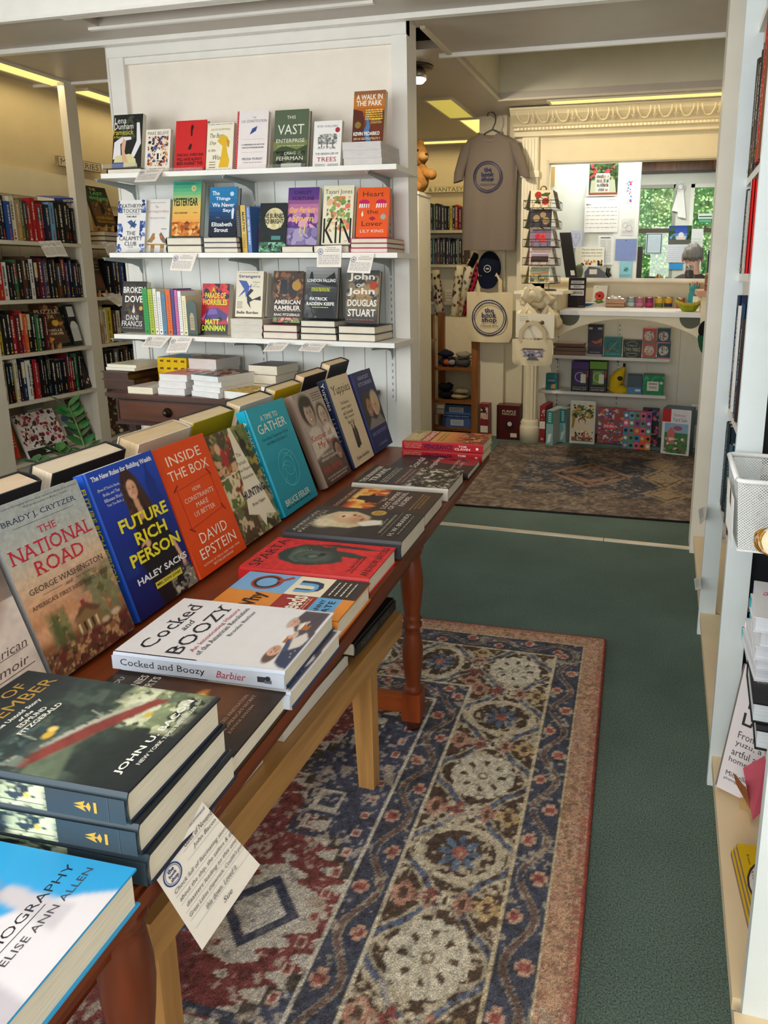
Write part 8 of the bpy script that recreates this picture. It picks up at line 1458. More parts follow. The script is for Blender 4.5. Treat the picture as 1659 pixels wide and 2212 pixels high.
for k in range(3):
    last = rpile(('lowest','middle','topmost')[k]+' yellow-covered cookbook with plates of food on the low right shelf', .190+.004*k, 1.338-.004*k, z, .26, .22, .012, '#d9ae1c', .10, [('R',0,0,1,1,'#e2b91c')] if k < 2 else yel, hard=False, pages='#8a7a74', group='yellow cookbooks on the low right shelf'); z += .0125
# ------------------------------------------------------------------ the office seen through the pass-through
WO = 5.86
wx0, wx1 = ony(1150,450,WO).x, ony(1381,450,WO).x
m = MB(); m.box((wx0-.3,WO,0), (wx1,WO+.10,CZ), '#dbe2e4'); m.box((wx1-.19,WO-.02,0), (wx1,WO,CZ), '#dfe6e8'); struct(m, 'wall_office')
def paper(label, l, t, rgt, b, col, art=(), Y=None, name='paper_sheet', cat='paper', skew=0, th=.001, yaw=0):
    Y = (WO-.022) if Y is None else Y
    A, B = ony(l,b,Y), ony(rgt,t,Y); m = MB(); eu = Vector((B.x-A.x,0,skew)); ev = Vector((0,0,B.z-A.z)); m.obox(A, eu, Vector((0,th,0)), ev, col, 'card')
    if art: m.art(A, eu, ev, art, 'card', lift=.0006)
    return tag(m.build(name), label, cat)
cal = [('R',0,0,1,1,'#e4e8ec'),('R',.06,.03,.97,.97,'#33402c'),('N',.06,.55,.97,.97,('#2a3a22','#3f5a30','#1f2a1a','#c9404a','#5a7a44'),80,.08,3),('R',.06,.03,.97,.10,'#8a4a3a'),('P',[(.1,.10),(.14,.55),(.3,.66),(.72,.66),(.86,.55),(.92,.10)],'#a8b09a'),('R',.28,.12,.70,.68,'#d6d6d0')]
rnd = random.Random(12)
for i in range(4):
    for j in range(12): cal.append(('R',.30+.032*j,.14+.135*i,.325+.032*j,.14+.135*i+rnd.uniform(.07,.11),rnd.choice(['#4a5a6a','#8a4a4a','#c9c0b0','#5a6a5a','#2f3a4a','#a8a090'])))
cal += [('N',.1,.5,.25,.8,('#c9404a','#2f4a2a'),12,.05,4),('N',.7,.5,.95,.8,('#c9404a','#2f4a2a','#3f5a34'),14,.05,5)]
r = empty('wall_calendar', ony(1300,460,WO-.022), 'wall calendar with a garden bookcase photograph on the white office wall', 'calendar'); O = r.location
for nm, (l,t,rg,b), art in (('picture_page',(1267,350,1339,424),cal),('date_page',(1261,426,1338,502),[('R',0,0,1,1,'#e2e6ec'),('T','MAY',.12,.80,.14,.05,'#2a2f38','b'),('S',.6,.92,.9,.94,1,.012,'#6a7080')]+[('S',.05,.70-.115*i,.95,.73-.115*i,1,.012,'#6a7488') for i in range(6)])):
    Y = WO-.024; A, B = ony(l,b,Y), ony(rg,t,Y); m = MB(O); m.obox(A, (B.x-A.x,0,0), (0,.002,0), (0,0,B.z-A.z), '#e2e6ea', 'card'); m.art(A, (B.x-A.x,0,0), (0,0,B.z-A.z), art, 'card', lift=.0006); m.build(nm, r)
paper('tan envelope pinned at the left of the white office wall', 1179,360,1199,404, '#b59a68', skew=.0)
paper('narrow bookmark with bright coloured blobs on the white office wall', 1351,389,1368,438, '#e2e6ec', [('N',.05,.03,.95,.97,('#c9306a','#3a6ac9','#4aae5a','#8a3ab0','#4a90d9','#a8d04a','#d94a7a'),26,.16,3)])
paper('pencil-doodled sheet on the office wall above the blue paper', 1341,472,1371,508, '#d6dae0', [('O',.3,.6,.2,.1,'#7a7f8c'),('O',.6,.4,.24,.1,'#7a7f8c'),('O',.7,.75,.14,.1,'#7a7f8c'),('S',.1,.1,.9,.3,3,.02,'#9aa0ac')])
paper('periwinkle blue sheet pinned beside the office doorway', 1328,516,1376,563, '#7f92cc', [('E',.5,.93,.03,'#4a5a8a'),('S',.1,.3,.9,.8,7,.008,'#8fa0d6')], Y=WO-.028, skew=-.0)
paper('typed list sheet on the office wall below the calendar', 1290,508,1328,572, '#dde2e8', [('R',.15,.9,.75,.93,'#3a3f48')]+[('S',.15,.08,.5,.85,22,.01,'#5a606a'),('S',.55,.08,.8,.85,22,.01,'#8a909a')], Y=WO-.024)
paper('white quotation card with colourful animals at its foot on the office sill', 1242,533,1306,575, '#e2e4de', [('T','"The best stories for kids',.58,.86,.7,.09,'#3a3a3a','i'),('T','talk about what it means',.58,.70,.7,.09,'#3a3a3a','i'),('T','to be human in the world"',.58,.54,.7,.09,'#3a3a3a','i'),('N',.2,.02,.95,.34,('#c95a2a','#3a5aa8','#2a2a3a','#d9a04a','#8a3a3a'),30,.05,5)], Y=WO-.06)
paper('pale blue card with a curled green drawing at the foot of the office wall', 1337,564,1366,600, '#8cc4da', [('O',.55,.5,.18,.2,'#2f7a78'),('P',[(.3,.4),(.6,.45),(.7,.6),(.5,.55)],'#2a6a6a'),('S',.1,.08,.9,.2,2,.02,'#4a7a94')], Y=WO-.03)
paper('heart-shaped lilac doodle paper behind the black reader', 1230,498,1258,536, '#c9d0ee', [('O',.35,.7,.2,.1,'#7a88c9'),('O',.65,.7,.2,.1,'#7a88c9'),('L',.15,.62,.5,.1,.03,'#7a88c9'),('L',.85,.62,.5,.1,.03,'#7a88c9')], Y=WO-.024)
# things on the sill
sy = FY+.03; ss = sz+.0006
def sill_pt(x, y, Y=sy): return ony(x, y, Y)
A, B = sill_pt(1243,600), sill_pt(1214,502); m = MB(); C_ = sill_pt(1231,502)
A0 = Vector((sill_pt(1222,600).x,sy,ss)); eu = Vector((.085,-.02,0)); ev = Vector((-.06,.02,C_.z-ss)); m.obox(A0, eu, (0.003,.012,0), ev, '#15151a', 'plastic'); m.art(A0, eu, ev, [('R',.05,.06,.95,.95,'#0e0e12'),('R',.5,.05,.85,.16,'#c9c9cc')], 'plastic', lift=.0006)
tag(m.build('card_terminal'), 'black slab-like screen leaning on the office sill behind the card rack', 'device')
m = MB(); a = sill_pt(1263,588); b = sill_pt(1318,588); L_ = b.x-a.x
r = empty('telephone', (a.x+L_/2,sy+.03,ss), 'black desk telephone with a white label on the office sill', 'telephone'); m = MB(r.location)
m.prism([(a.x,sy-.01,ss),(b.x-.02,sy-.01,ss),(b.x-.03,sy-.01,ss+.03),(a.x+L_*.55,sy-.01,ss+.07),(a.x+.03,sy-.01,ss+.08),(a.x,sy-.01,ss+.04)], (0,.08,0), '#1c1c1f', 'plastic'); m.build('base', r)
m = MB(r.location); m.tube([Vector((b.x-.015,sy+.02,ss+.07)),Vector((b.x-.02,sy+.02,ss+.035)),Vector((b.x+.0,sy+.02,ss+.008))], .016, '#19191c', 'plastic', 8); m.build('handset', r)
m = MB(r.location); m.obox((a.x+.035,sy-.0115,ss+.025), (.055,0,0), (0,.001,0), (0,0,.035), '#c9c4bc', 'card'); m.build('label', r)
m = MB(); c = sill_pt(1248,560); c = Vector((c.x,sy+.09,ss)); m.lathe([(.02,0),(.03,.03),(.032,.06),(.022,.085),(.005,.095)], c, '#6a6f5a', 'plush', 12); m.ball(c+Vector((.012,0,.085)), .014, '#7a7c68', 'plush'); tag(m.build('figurine'), 'small grey-green owl figurine on the office sill', 'figurine')
c = Vector((sill_pt(1489,590).x,sy,ss)); R_ = .028; H = sill_pt(1489,573).z-ss
r = empty('drinking_bottle', c, 'black steel drinking bottle on the sill in front of the seated person', 'bottle'); m = MB(c); m.lathe([(R_*1.25,0),(R_*1.3,.01),(R_*1.2,H*.3),(R_,H*.55),(R_,H*.62)], c, '#26262a', 'plastic', 20); m.build('body', r)
m = MB(c); m.lathe([(R_*.98,H*.62),(R_*.98,H*.98),(R_*.9,H)], c, '#8f9294', 'metal', 20); m.build('steel_cap', r)
A = sill_pt(1522,610, my+.1); zt2 = ony(1515,628,my).z+.0006
carton('snack_box','small brown box of packets at the right end of the counter','box',(1522-1120)*3.77,-45,(1537-1120)*3.77,80, my+.02,.06,zt2,'#8a5a44',[('N',0,.2,1,1,('#5a3024','#c9a08a','#7a4434'),20,.2,4)])
strip_light((-.35,6.75,CZ), 1.2, .3, 'white ceiling light panel in the middle of the office', 'lamp_white', 0)  # panel and its area lamp are added out of view to brighten the office
light('lamp', 'AREA', (-.35,6.75,CZ-.03), 16, (.93,.98,1), (1.2,.3), (-.35,6.7501,0))
strip_light((-.45,5.62,CZ), .9, .18, 'white ceiling light panel between the counter and the office wall', 'lamp_white', 0)  # second added panel and lamp, hidden from view, to light the white wall
light('lamp', 'AREA', (-.45,5.62,CZ-.03), 5.5, (.9,.97,1), (.9,.18), (-.45,5.66,0))
# far office wall with windows
OY = 7.6
def P(x, y): return ony(x, y, OY)
w1a, w1b = P(1376,400), P(1451,600); w2a, w2b = P(1494,394), P(1640,600)
zt = w1a.z; zb = .75
m = MB(); x0, x1 = -1.3, 1.2
m.box((x0,OY,0), (x1,OY+.1,zb), '#cfd0c4'); m.box((x0,OY,zt), (x1,OY+.1,CZ), '#c4c6ba'); m.box((x0,OY,zb), (w1a.x,OY+.1,zt), '#cfd0c4'); m.box((w1b.x,OY,zb), (w2a.x,OY+.1,zt), '#c9cabd'); m.box((w2b.x,OY,zb), (x1,OY+.1,zt), '#cfd0c4'); struct(m, 'wall_office_rear')
m = MB(); a, b = P(1370,372), P(1570,350); 
k = 0; x = -1.2
for w_ in (.34,.30,.34,.2,.34,.2,.34,.2): m.box((x,OY-.03,a.z), (x+w_-.004,OY-.001,b.z+.05), ('#6a4222','#7a4e2a')[k % 2], 'wood_z'); x += w_; k += 1
m.box((x0,OY-.05,a.z-.02), (x1,OY-.001,a.z), '#33261a'); struct(m, 'trim_3')
def win(nm, a, b, fc):
    m = MB(); t = .035; zm = P(1410,498).z
    m.box((a.x,OY+.0,zb), (a.x+t,OY+.06,zt), fc); m.box((b.x-t,OY,zb), (b.x,OY+.06,zt), fc); m.box((a.x,OY,zt-t), (b.x,OY+.06,zt), fc); m.box((a.x,OY,zb), (b.x,OY+.06,zb+t), fc); m.box((a.x,OY,zm-.02), (b.x,OY+.06,zm+.02), '#4a3a2c')
    m.box((a.x+.01,OY+.03,zb), (b.x-.01,OY+.034,zt), '#ffffff', 'glass'); struct(m, nm)
win('window_4', w1a, w1b, '#8f9184'); win('window_5', w2a, w2b, '#d9dace')
m = MB(); m.box((x0-.06,5.96,0), (x0,OY,CZ), '#b8baa8'); struct(m, 'wall_office_left')
# garden outside
rnd = random.Random(21)
gl = empty('shrub', (-.2,10.5,0), 'sunlit green shrubbery outside the office windows', 'bush')
for s_ in range(3):
    m = MB(gl.location)
    for k in range(6000):
        x, y, z = rnd.uniform(-2.6,2.6), 9.4+s_*.7+rnd.uniform(0,.6), rnd.uniform(.1,3.4); L_ = rnd.uniform(.02,.055); d = Vector((rnd.uniform(-1,1),rnd.uniform(-.6,.4),rnd.uniform(-1,.4))).normalized(); u = d.cross(Vector((rnd.uniform(-.3,.3),1,rnd.uniform(-.5,.5)))).normalized()*L_*.38; p = Vector((x,y,z)); g_ = rnd.uniform(.5,1.7); c = (.26*g_,.40*g_,.13*g_,1)
        m.add([p, p+d*L_*.5+u, p+d*L_, p+d*L_*.5-u], [(0,1,2,3)], c, 'leafy')
    m.build('foliage', gl)
m = MB(gl.location); m.box((-3,11.4,-.1), (3,11.5,3.8), '#3f6a30', 'leafy'); m.build('hedge_core', gl)
m = MB(); m.box((-6,9.0,-.1), (6,14,-.06), '#5a8a3a', 'leafy'); o = m.build('ground'); o['kind'] = 'structure'
# papers, rosette and calendar on the window wall
def wp(*a, **k): return paper(*a, Y=OY-.012, **k)
wp('framed typed notice hanging in the left office window', 1394,503,1432,549, '#b5c2c9', [('R',.05,.04,.95,.96,'#2f4a54'),('R',.1,.07,.9,.93,'#b9c6cc'),('S',.16,.15,.84,.85,12,.01,'#6a7a84')])
wp('poster of a domed building under blue sky behind the seated person', 1443,487,1495,528, '#3f5a9a', [('G',0,.3,1,1,('#7fa0d0','#3a58a8','#2a4488'),5),('N',0,.1,.3,.9,('#2a4428','#3f5a34'),20,.1,3),('N',.8,.1,1,1,('#1f3420','#33502c'),20,.1,4),('R',.35,.25,.75,.45,'#c9c0b8'),('E',.55,.5,.12,'#d6cfc8'),('R',0,0,1,.25,'#5a5a50')])
wp('white month sheet pinned under the domed-building poster', 1440,528,1482,567, '#c9ccd2', [('S',.05,.1,.95,.9,7,.012,'#8a90a0')])
wp('large white paper taped to the right office window', 1478,494,1520,590, '#d6dad6', [('S',.1,.1,.9,.8,12,.01,'#9aa49c')])
wp('green and white sticker on the right office window', 1507,461,1540,482, '#d9e0dc', [('R',0,0,1,.45,'#2f8a5a'),('R',.05,.62,.95,.75,'#2f6a4a'),('S',.1,.1,.9,.35,2,.06,'#a8d0b8')])
wp('blue sheet low on the office window post', 1446,569,1475,582, '#3a90c9')
c = P(1470,397+8); r = empty('rosette', Vector((c.x,OY-.02,P(1470,465).z)), 'white ribbon rosette hanging on the office window post', 'rosette'); m = MB(r.location)
for k in range(16):
    a0, a1 = 2*math.pi*k/16, 2*math.pi*(k+.7)/16; c_ = Vector((c.x,OY-.02,c.z)); m.poly([c_, c_+Vector((.05*math.cos(a0),-.012,.05*math.sin(a0))), c_+Vector((.05*math.cos(a1),.004,.05*math.sin(a1)))], '#e6e6e2', 'cloth')
m.ball((c.x,OY-.03,c.z), (.025,.01,.025), '#dadad6', 'cloth'); m.build('pleated_flower', r)
for sx, q in ((-1,465),(1,478)):
    m = MB(r.location); zb_ = P(1470,q-5).z; m.poly([(c.x-.02,OY-.022,c.z-.02),(c.x+.03,OY-.022,c.z-.02),(c.x+sx*.03+.04,OY-.03,zb_),(c.x+sx*.03-.04,OY-.03,zb_+.02)], '#e2e2de', 'cloth'); m.build('ribbon', r)
# desk things low in the office
m = MB(); a = ony(1367,533,6.5); b = ony(1385,600,6.5); m.box((a.x,6.5,.0), (b.x,6.55,a.z), '#2f1f1a', 'wood_z'); m.box((a.x,6.55,.45), (b.x,6.9,.5), '#2f1f1a', 'wood_y'); m.box((a.x,6.85,0), (b.x,6.9,.45), '#2f1f1a', 'wood_z'); tag(m.build('chair'), 'dark brown chair back standing in the office left of the window', 'chair')
r = empty('office_desk', (.35,7.25,0), 'plain office desk in front of the office windows', 'desk'); m = MB(r.location); m.box((-.35,7.02,1.08), (1.1,7.55,1.12), '#7a6a54', 'wood_x'); m.build('top', r)
for lx in (-.33,1.05):
    m = MB(r.location); m.box((lx,7.04,0), (lx+.04,7.5,1.08), '#6a5a48', 'wood_z'); m.build('side_panel', r)
for k, (px, w_, h_, col, lab) in enumerate(((1403,.10,.12,'#2a2a30','dark box on the office desk below the left window'),(1425,.12,.09,'#1f1c1c','second dark low box on the office desk below the left window'),(1450,.10,.07,'#3a4ab0','blue tray on the office desk beside the seated person'))):
    c = ony(px,600,7.1); m = MB(); m.box((c.x-w_/2,7.08,1.1206), (c.x+w_/2,7.2,1.1206+h_), col, 'plastic'); tag(m.build('desk_box'), lab, 'box')
c = ony(1420,575,7.14); m = MB(); m.lathe([(.03,0),(.045,.03),(.03,.05)], (c.x,7.3,1.1206), '#8a4a2a', 'matte', 12)
for k in range(20):
    a = k*2.4; m.tube([(c.x,7.3,1.165),(c.x+.05*math.cos(a),7.3+.03*math.sin(a),1.21+.06*rnd.random())], .004, ('#a8502a','#c9803a','#6a3a24')[k % 3], 'matte', 5)
tag(m.build('dried_flowers'), 'small pot of rust-coloured dried flowers on the office desk', 'plant')
m = MB(); a = ony(1531,540,7.0); m.box((a.x,7.1,1.1206), (a.x+.20,7.13,a.z), '#1b1e2c', 'plastic'); m.box((a.x+.06,7.06,1.1206), (a.x+.14,7.18,1.13), '#1b1e2c', 'plastic'); tag(m.build('monitor'), 'dark computer monitor at the right of the office opening', 'monitor')
# the seated person
def person():
    Y = 6.55; hd = ony(1497,553,Y); hh = (ony(1497,528,Y).z-ony(1497,580,Y).z); o_ = Vector((hd.x,Y,.45))
    r = empty('person', o_, 'person with short grey hair in a dark top, sitting with back turned in the office', 'person')
    sh = hd.z-hh*.92; me = bpy.data.meshes.new('body'); s = hh/.235
    J = [((0,0,.50),.16),((0,0,sh-.26),.15),((0,.0,sh-.08),.145),((0,.0,sh),.075),((0,.01,hd.z-hh*.36),.055),((0,.025,hd.z),.078),((0.0,.02,hd.z+.04),.07),
         ((-.17,.0,sh-.06),.07),((-.23,.06,sh-.30),.048),((-.14,.28,sh-.40),.038),((.17,.0,sh-.06),.07),((.23,.06,sh-.30),.048),((.14,.28,sh-.40),.038),
         ((-.10,.10,.52),.10),((-.11,.42,.54),.075),((-.11,.44,.10),.05),((-.11,.52,.05),.04),((.10,.10,.52),.10),((.11,.42,.54),.075),((.11,.44,.10),.05),((.11,.52,.05),.04)]
    E = [(0,1),(1,2),(2,3),(3,4),(4,5),(5,6),(2,7),(7,8),(8,9),(2,10),(10,11),(11,12),(0,13),(13,14),(14,15),(15,16),(0,17),(17,18),(18,19),(19,20)]
    me.from_pydata([Vector((hd.x,Y,0))-o_+Vector(j[0]) for j in J], E, []); o = bpy.data.objects.new('body', me); COL.objects.link(o); o.parent = r
    md = o.modifiers.new('skin','SKIN'); 
    for v, j in zip(me.skin_vertices[0].data, J): v.radius = (j[1],j[1]*.9)
    me.skin_vertices[0].data[0].use_root = True; o.modifiers.new('sub','SUBSURF').levels = 2; o.modifiers['sub'].render_levels = 2
    t = NT('skin_tone'); t.b.inputs['Base Color'].default_value = srgb('#c99a84'); t.b.inputs['Roughness'].default_value = .6; me.materials.append(M['skin_tone'])
    # hair, ears, face and clothing
    hc = Vector((hd.x,Y+.015,hd.z+.01)); R_ = hh*.5
    m = MB(o_); 
    def hf(d, q):
        if d.y > .35 and d.z < .35: return q*.86
        if d.z < -.45: return q*(.80+.05*math.sin(14*d.x))
        return q*(1+.05*math.sin(11*d.x+6*d.z)+.04*math.sin(17*d.y+9*d.x))
    m.ball(hc, (R_*.86,R_*.95,R_*.98), '#77736c', 'hair', 28, 20, hf); m.build('hair', r)
    for sx in (-1,1):
        m = MB(o_); m.ball(hc+Vector((sx*R_*.80,.03,-R_*.28)), (.014,.022,.032), '#c9907c', 'matte', 10, 8); m.build('ear', r)
    m = MB(o_); m.ball(hc+Vector((.0,.055,-R_*.25)), (R_*.70,R_*.72,R_*.75), '#cc9c86', 'matte', 18, 12); m.tube([hc+Vector((0,R_*1.0,-.01)),hc+Vector((0,R_*1.22,-.045)),hc+Vector((0,R_*1.02,-.05))], [.008,.014,.010], '#cc9c86', 'matte', 8)
    for sx in (-.035,.035): m.ball(hc+Vector((sx,R_*.98,-.0)), (.014,.008,.008), '#f0ece6', 'matte', 8, 6); m.ball(hc+Vector((sx,R_*1.04,.0)), (.006,.005,.006), '#3a2f28', 'matte', 8, 6)
    m.ball(hc+Vector((0,R_*.96,-.085)), (.026,.010,.008), '#a8605a', 'matte', 10, 6); m.build('face', r)
    m = MB(o_); n = 20; prof = [(.20,.52),(.19,.70),(.185,sh-.28),(.20,sh-.15),(.205,sh-.09),(.17,sh-.03),(.10,sh+.02),(.066,sh+.035)]
    V = [Vector((hd.x+rr_*1.12*math.cos(2*math.pi*k/n), Y+rr_*.72*math.sin(2*math.pi*k/n), z)) for rr_, z in prof for k in range(n)]
    m.add(V, [(i*n+k,i*n+(k+1) % n,(i+1)*n+(k+1) % n,(i+1)*n+k) for i in range(len(prof)-1) for k in range(n)], '#4a3f42', 'cloth', True)
    for sx in (-1,1): m.tube([Vector((hd.x+sx*.17,Y,sh-.07)),Vector((hd.x+sx*.235,Y+.05,sh-.28)),Vector((hd.x+sx*.16,Y+.24,sh-.385))], [.085,.064,.052], '#4a3f42', 'cloth', 14)
    m.build('top', r)
    return o_
po = person()
r = empty('stool', (po.x,6.55,0), 'tall office stool under the seated person', 'stool'); m = MB(r.location); m.lathe([(.18,.30),(.19,.32),(.19,.345),(.17,.35)], (po.x,6.55,0), '#2a2a2c', 'cloth', 24); m.build('seat', r)
m = MB(r.location); m.lathe([(.22,0),(.22,.02),(.03,.05),(.03,.30)], (po.x,6.55,0), '#4a4a4c', 'plastic', 20); m.build('pedestal', r)
# ------------------------------------------------------------------ fantasy section, ladder stand and soft toy left of the post
SY = 6.18
def S(x, y, Y=SY): return ony(x, y, Y)
sx0, sx1 = -2.6, -1.32
r = empty('bookcase', ((sx0+sx1)/2,6.3,0), 'cream bookcase of fantasy paperbacks at the back left, behind the hanging shirt', 'bookcase'); O = r.location
zs = [S(950,497).z, S(950,571).z, S(950,652).z]
for z in zs: m = MB(O); m.box((sx0,SY,z-.025), (sx1,6.44,z), '#c9bd9c'); m.build('shelf', r)
for x in (sx0,sx1-.02): m = MB(O); m.box((x,SY,0), (x+.02,6.44,zs[0]+.30), '#c9bd9c'); m.build('upright', r)
m = MB(O); m.box((sx0+.02,6.43,0), (sx1-.02,6.44,zs[0]), '#d6caa8'); m.build('back_panel', r)
def srow(shelf, x0, x1, cols, seed, lab):
    row('', '', lab, S(x0,500).x, S(x1,500).x, cols, seed, .19, .235, axis='far', unit='fantasy bookcase', z=zs[shelf], Yf=SY)
srow(0, 903, 996, 'enkokkhkkukkykrd', 31, 'upper')
book('dark red book lying flat at the right of the upper fantasy shelf', .12, .16, .045, '#6a1f24', spine_art=[('S',.2,.2,.8,.8,5,.03,'#c9a08a')], loc=(S(997,497).x,SY+.03,zs[0]+.0006), basis=axes((0,1,0),(0,0,1)), hard=False) if False else None
srow(1, 903, 1003, 'nkrkukgkdkkkkkkkhku', 32, 'middle')
# sign on the wall above
a, b = ony(905,417,6.43), ony(1003,402,6.43); m = MB(); m.box((a.x-.05,6.425,a.z), (b.x,6.448,b.z), '#9a8a5a', 'wood_x'); m.art((a.x-.05,6.425,a.z), (b.x-a.x+.05,0,0), (0,0,b.z-a.z), [('R',.01,.06,.99,.94,'#d0c496'),('T','SF & FANTASY',.56,.5,.84,.7,'#4a4434')], 'matte'); tag(m.build('wall_sign'), 'narrow wooden sign above the fantasy bookcase', 'sign')
# low cabinet with gift wrap standing in front
CBY = 5.62; cz = ony(950,687,CBY).z
r = empty('cabinet', (-1.75,5.75,0), 'plain cream low cabinet carrying rolls of gift wrap, left of the post', 'cabinet'); O = r.location; cx1 = -1.44
m = MB(O); m.box((-2.3,CBY,0), (cx1,5.92,cz-.02), '#d9cba6'); m.build('body', r); m = MB(O); m.box((-2.31,CBY-.012,cz-.02), (cx1+.005,5.93,cz), '#c9bd96'); m.build('top', r)
m = MB(O); m.box((-1.98,CBY-.006,.06), (-1.46,CBY,cz-.05), '#decfac'); m.build('door', r)
for k, (x0, y0, x1, y1, R_, col, dots, lab) in enumerate(((951,680,940,585,.036,'#d9d0ba',('#5a2a34','#8a6a4a','#3a3a3a'),'cream gift-wrap roll with dark spots, leftmost of the rolls on the cabinet'),(981,676,993,575,.034,'#d6cdb8',('#8a7a3a','#5a3a2a','#9a8a5a'),'cream gift-wrap roll with brown sprigs, middle of the rolls'),(988,684,1020,562,.036,'#cfc8b8',('#b5a03a','#6a6a5a','#a84a3a'),'pale gift-wrap roll with yellow flowers leaning to the right'),(996,686,1034,568,.038,'#b02a44',('#2a1420','#2a1420'),'red gift-wrap roll with dark chequers leaning against the post'))):
    Yb = CBY+.05+.065*k; a = ony(x0,y0,Yb); a.z = cz+R_*.4; b = ony(x1,y1,Yb+.05); ax_ = b-a; d = ax_.normalized(); m = MB(); m.tube([a,b], R_, col, 'card', 16); m.tube([b,b+d*.0015], R_*.45, '#8a7a5a', 'card', 12); u = d.orthogonal().normalized(); v = d.cross(u); rr = random.Random(k)
    for q in range(60):
        an, f = (rr.uniform(0,6.28), rr.uniform(.03,.97)) if k < 3 else ((q % 6)*1.047, .05+.1*(q//6)); n = u*math.cos(an)+v*math.sin(an); c0 = a+ax_*f+n*(R_+.0008); t1, t2 = d*.014, d.cross(n)*.011
        m.poly([c0+t1*math.cos(z*math.pi/3)+t2*math.sin(z*math.pi/3) for z in range(6)], dots[q % len(dots)], 'card')
    tag(m.build('gift_wrap_roll'), lab, 'gift wrap')
m = MB(); a = ony(1019,548,5.6); m.tube([ony(1016,575,5.52),ony(1030,548,5.52)], .026, '#1c1c22', 'cloth', 10); tag(m.build('umbrella_sleeve'), 'black cloth roll end behind the red gift wrap', 'umbrella')
for k, (l, t, rg, b_, col, lab) in enumerate(((924,630,940,652,'#5a2a2a','small maroon box on the lower fantasy shelf'),(905,615,922,652,'#b5a88a','pale boxes stacked on the lower fantasy shelf'),(960,625,985,652,'#c9c0a8','pale patterned box behind the gift-wrap rolls'))):
    a, b = S(l,652), S(rg,t); m = MB(); m.box((a.x,SY+.03,zs[2]+.0006), (b.x,SY+.12,b.z), col, 'print'); m.art((a.x,SY+.03,zs[2]), (b.x-a.x,0,0), (0,0,b.z-zs[2]), [('S',.1,.2,.9,.8,3,.06,'#8a7a64')]); tag(m.build('gift_box'), lab, 'box')
# wooden ladder-style stand
LY = 5.30
r = empty('ladder_stand', (ony(978,900,LY).x,LY,0), 'orange-brown wooden ladder stand stacked with folded socks and scarves', 'stand'); O = r.location
WB = '#8a5426'
for xa, xb, t_ in ((923,937,678),(1020,1035,735)):
    m = MB(O); A, B = ony(xa,t_,LY), ony(xb,t_,LY); m.box((A.x,LY-.02,0), (B.x,LY+.02,A.z), WB, 'wood_z'); m.box((A.x,LY+.26,0), (B.x,LY+.30,A.z), '#7a4a20', 'wood_z'); m.build('side_rail', r)
xl, xr = ony(937,800,LY).x, ony(1020,800,LY).x
lz = [ony(980,795,LY).z, ony(980,866,LY).z, .05]
for z in lz: m = MB(O); m.box((xl,LY-.01,z-.02), (xr,LY+.295,z), '#7a4a22', 'wood_x'); m.build('shelf', r)
m = MB(O); m.box((xl,LY+.296,ony(980,780,LY).z), (xr,LY+.30,ony(980,690,LY).z), '#e0d2b0', 'card'); m.build('back_board', r)
rnd = random.Random(9)
def sock(label, x, y, z, sx, sy, sz_, col, c2=None, grp=None, mat='cloth'):
    c = Vector((x,y,z+sz_)); rt = empty('sock_bundle', (x,y,z), label, 'socks', grp); m = MB(rt.location); ph = rnd.uniform(0,6)
    m.ball(c, (sx,sy,sz_), col, mat, 16, 8, lambda d, q, ph=ph: Vector((q.x*(1+.15*math.sin(5*d.z+ph)), q.y, q.z*(1+.18*math.sin(6*d.x+ph))))); m.build('folded_fabric', rt)
    if c2: m = MB(rt.location); m.ball(c+Vector((sx*.2,-sy*.55,0)), (sx*.55,sy*.55,sz_*.7), c2, mat, 12, 6); m.build('coloured_toe', rt)
for k, (px, py, sx, sz_, col, c2, lab) in enumerate(((947,770,.055,.030,'#23283a','#b5522a','dark blue sock bundle with an orange toe, left of the upper ladder shelf'),(952,750,.05,.028,'#1f2434',None,'plain navy sock bundle on top at the left of the upper ladder shelf'),(975,752,.05,.030,'#1a1c24','#8a8a8a','black sock bundle with a white swirl on the upper ladder shelf'),(1000,765,.055,.028,'#4a4a4c',None,'grey wrapped sock bundle at the right of the upper ladder shelf'),(1002,748,.05,.024,'#8a8474',None,'pale wrapped sock bundle on top at the right of the upper ladder shelf'),(950,845,.055,.028,'#17171c',None,'black folded socks at the left of the lower ladder shelf'),(957,828,.05,.028,'#15151a',None,'black folded hat on top of the lower ladder shelf'),(992,850,.06,.020,'#a8946c',None,'tan folded socks at the right of the lower ladder shelf'),(998,838,.05,.018,'#8a8064',None,'striped tan folded socks on top at the right of the lower ladder shelf'))):
    Yk = LY+.10+.0*k; base = lz[0] if k < 5 else lz[1]; c = ony(px,py,Yk); top = k in (1,4,6,8) 
    sx *= 1.25; sz_ *= 1.15
    sock(lab, min(max(c.x,xl+sx*1.1),xr-sx*1.1), Yk, base+.0006+(0.066 if top and k < 5 else .062 if k == 6 else .044 if top else 0), sx, .06, sz_, col, c2)
m = MB(); c = ony(948,872,LY-.03); m.obox((c.x-.03,LY-.035,ony(948,893,LY).z), (.075,0,0), (0,.008,0), (.01,0,.09), '#6a5f54', 'cloth'); m.art((c.x-.03,LY-.0355,ony(948,893,LY).z), (.075,0,0), (.01,0,.09), [('R',.1,.55,.9,.85,'#a89a8a'),('S',.1,.1,.9,.45,3,.04,'#c9bda8')], 'cloth'); tag(m.build('sock_packet'), 'grey-brown sock packet hanging from the lower ladder shelf edge', 'socks')
A = ony(955,936,LY+.04); B = ony(1017,877,LY+.04); 
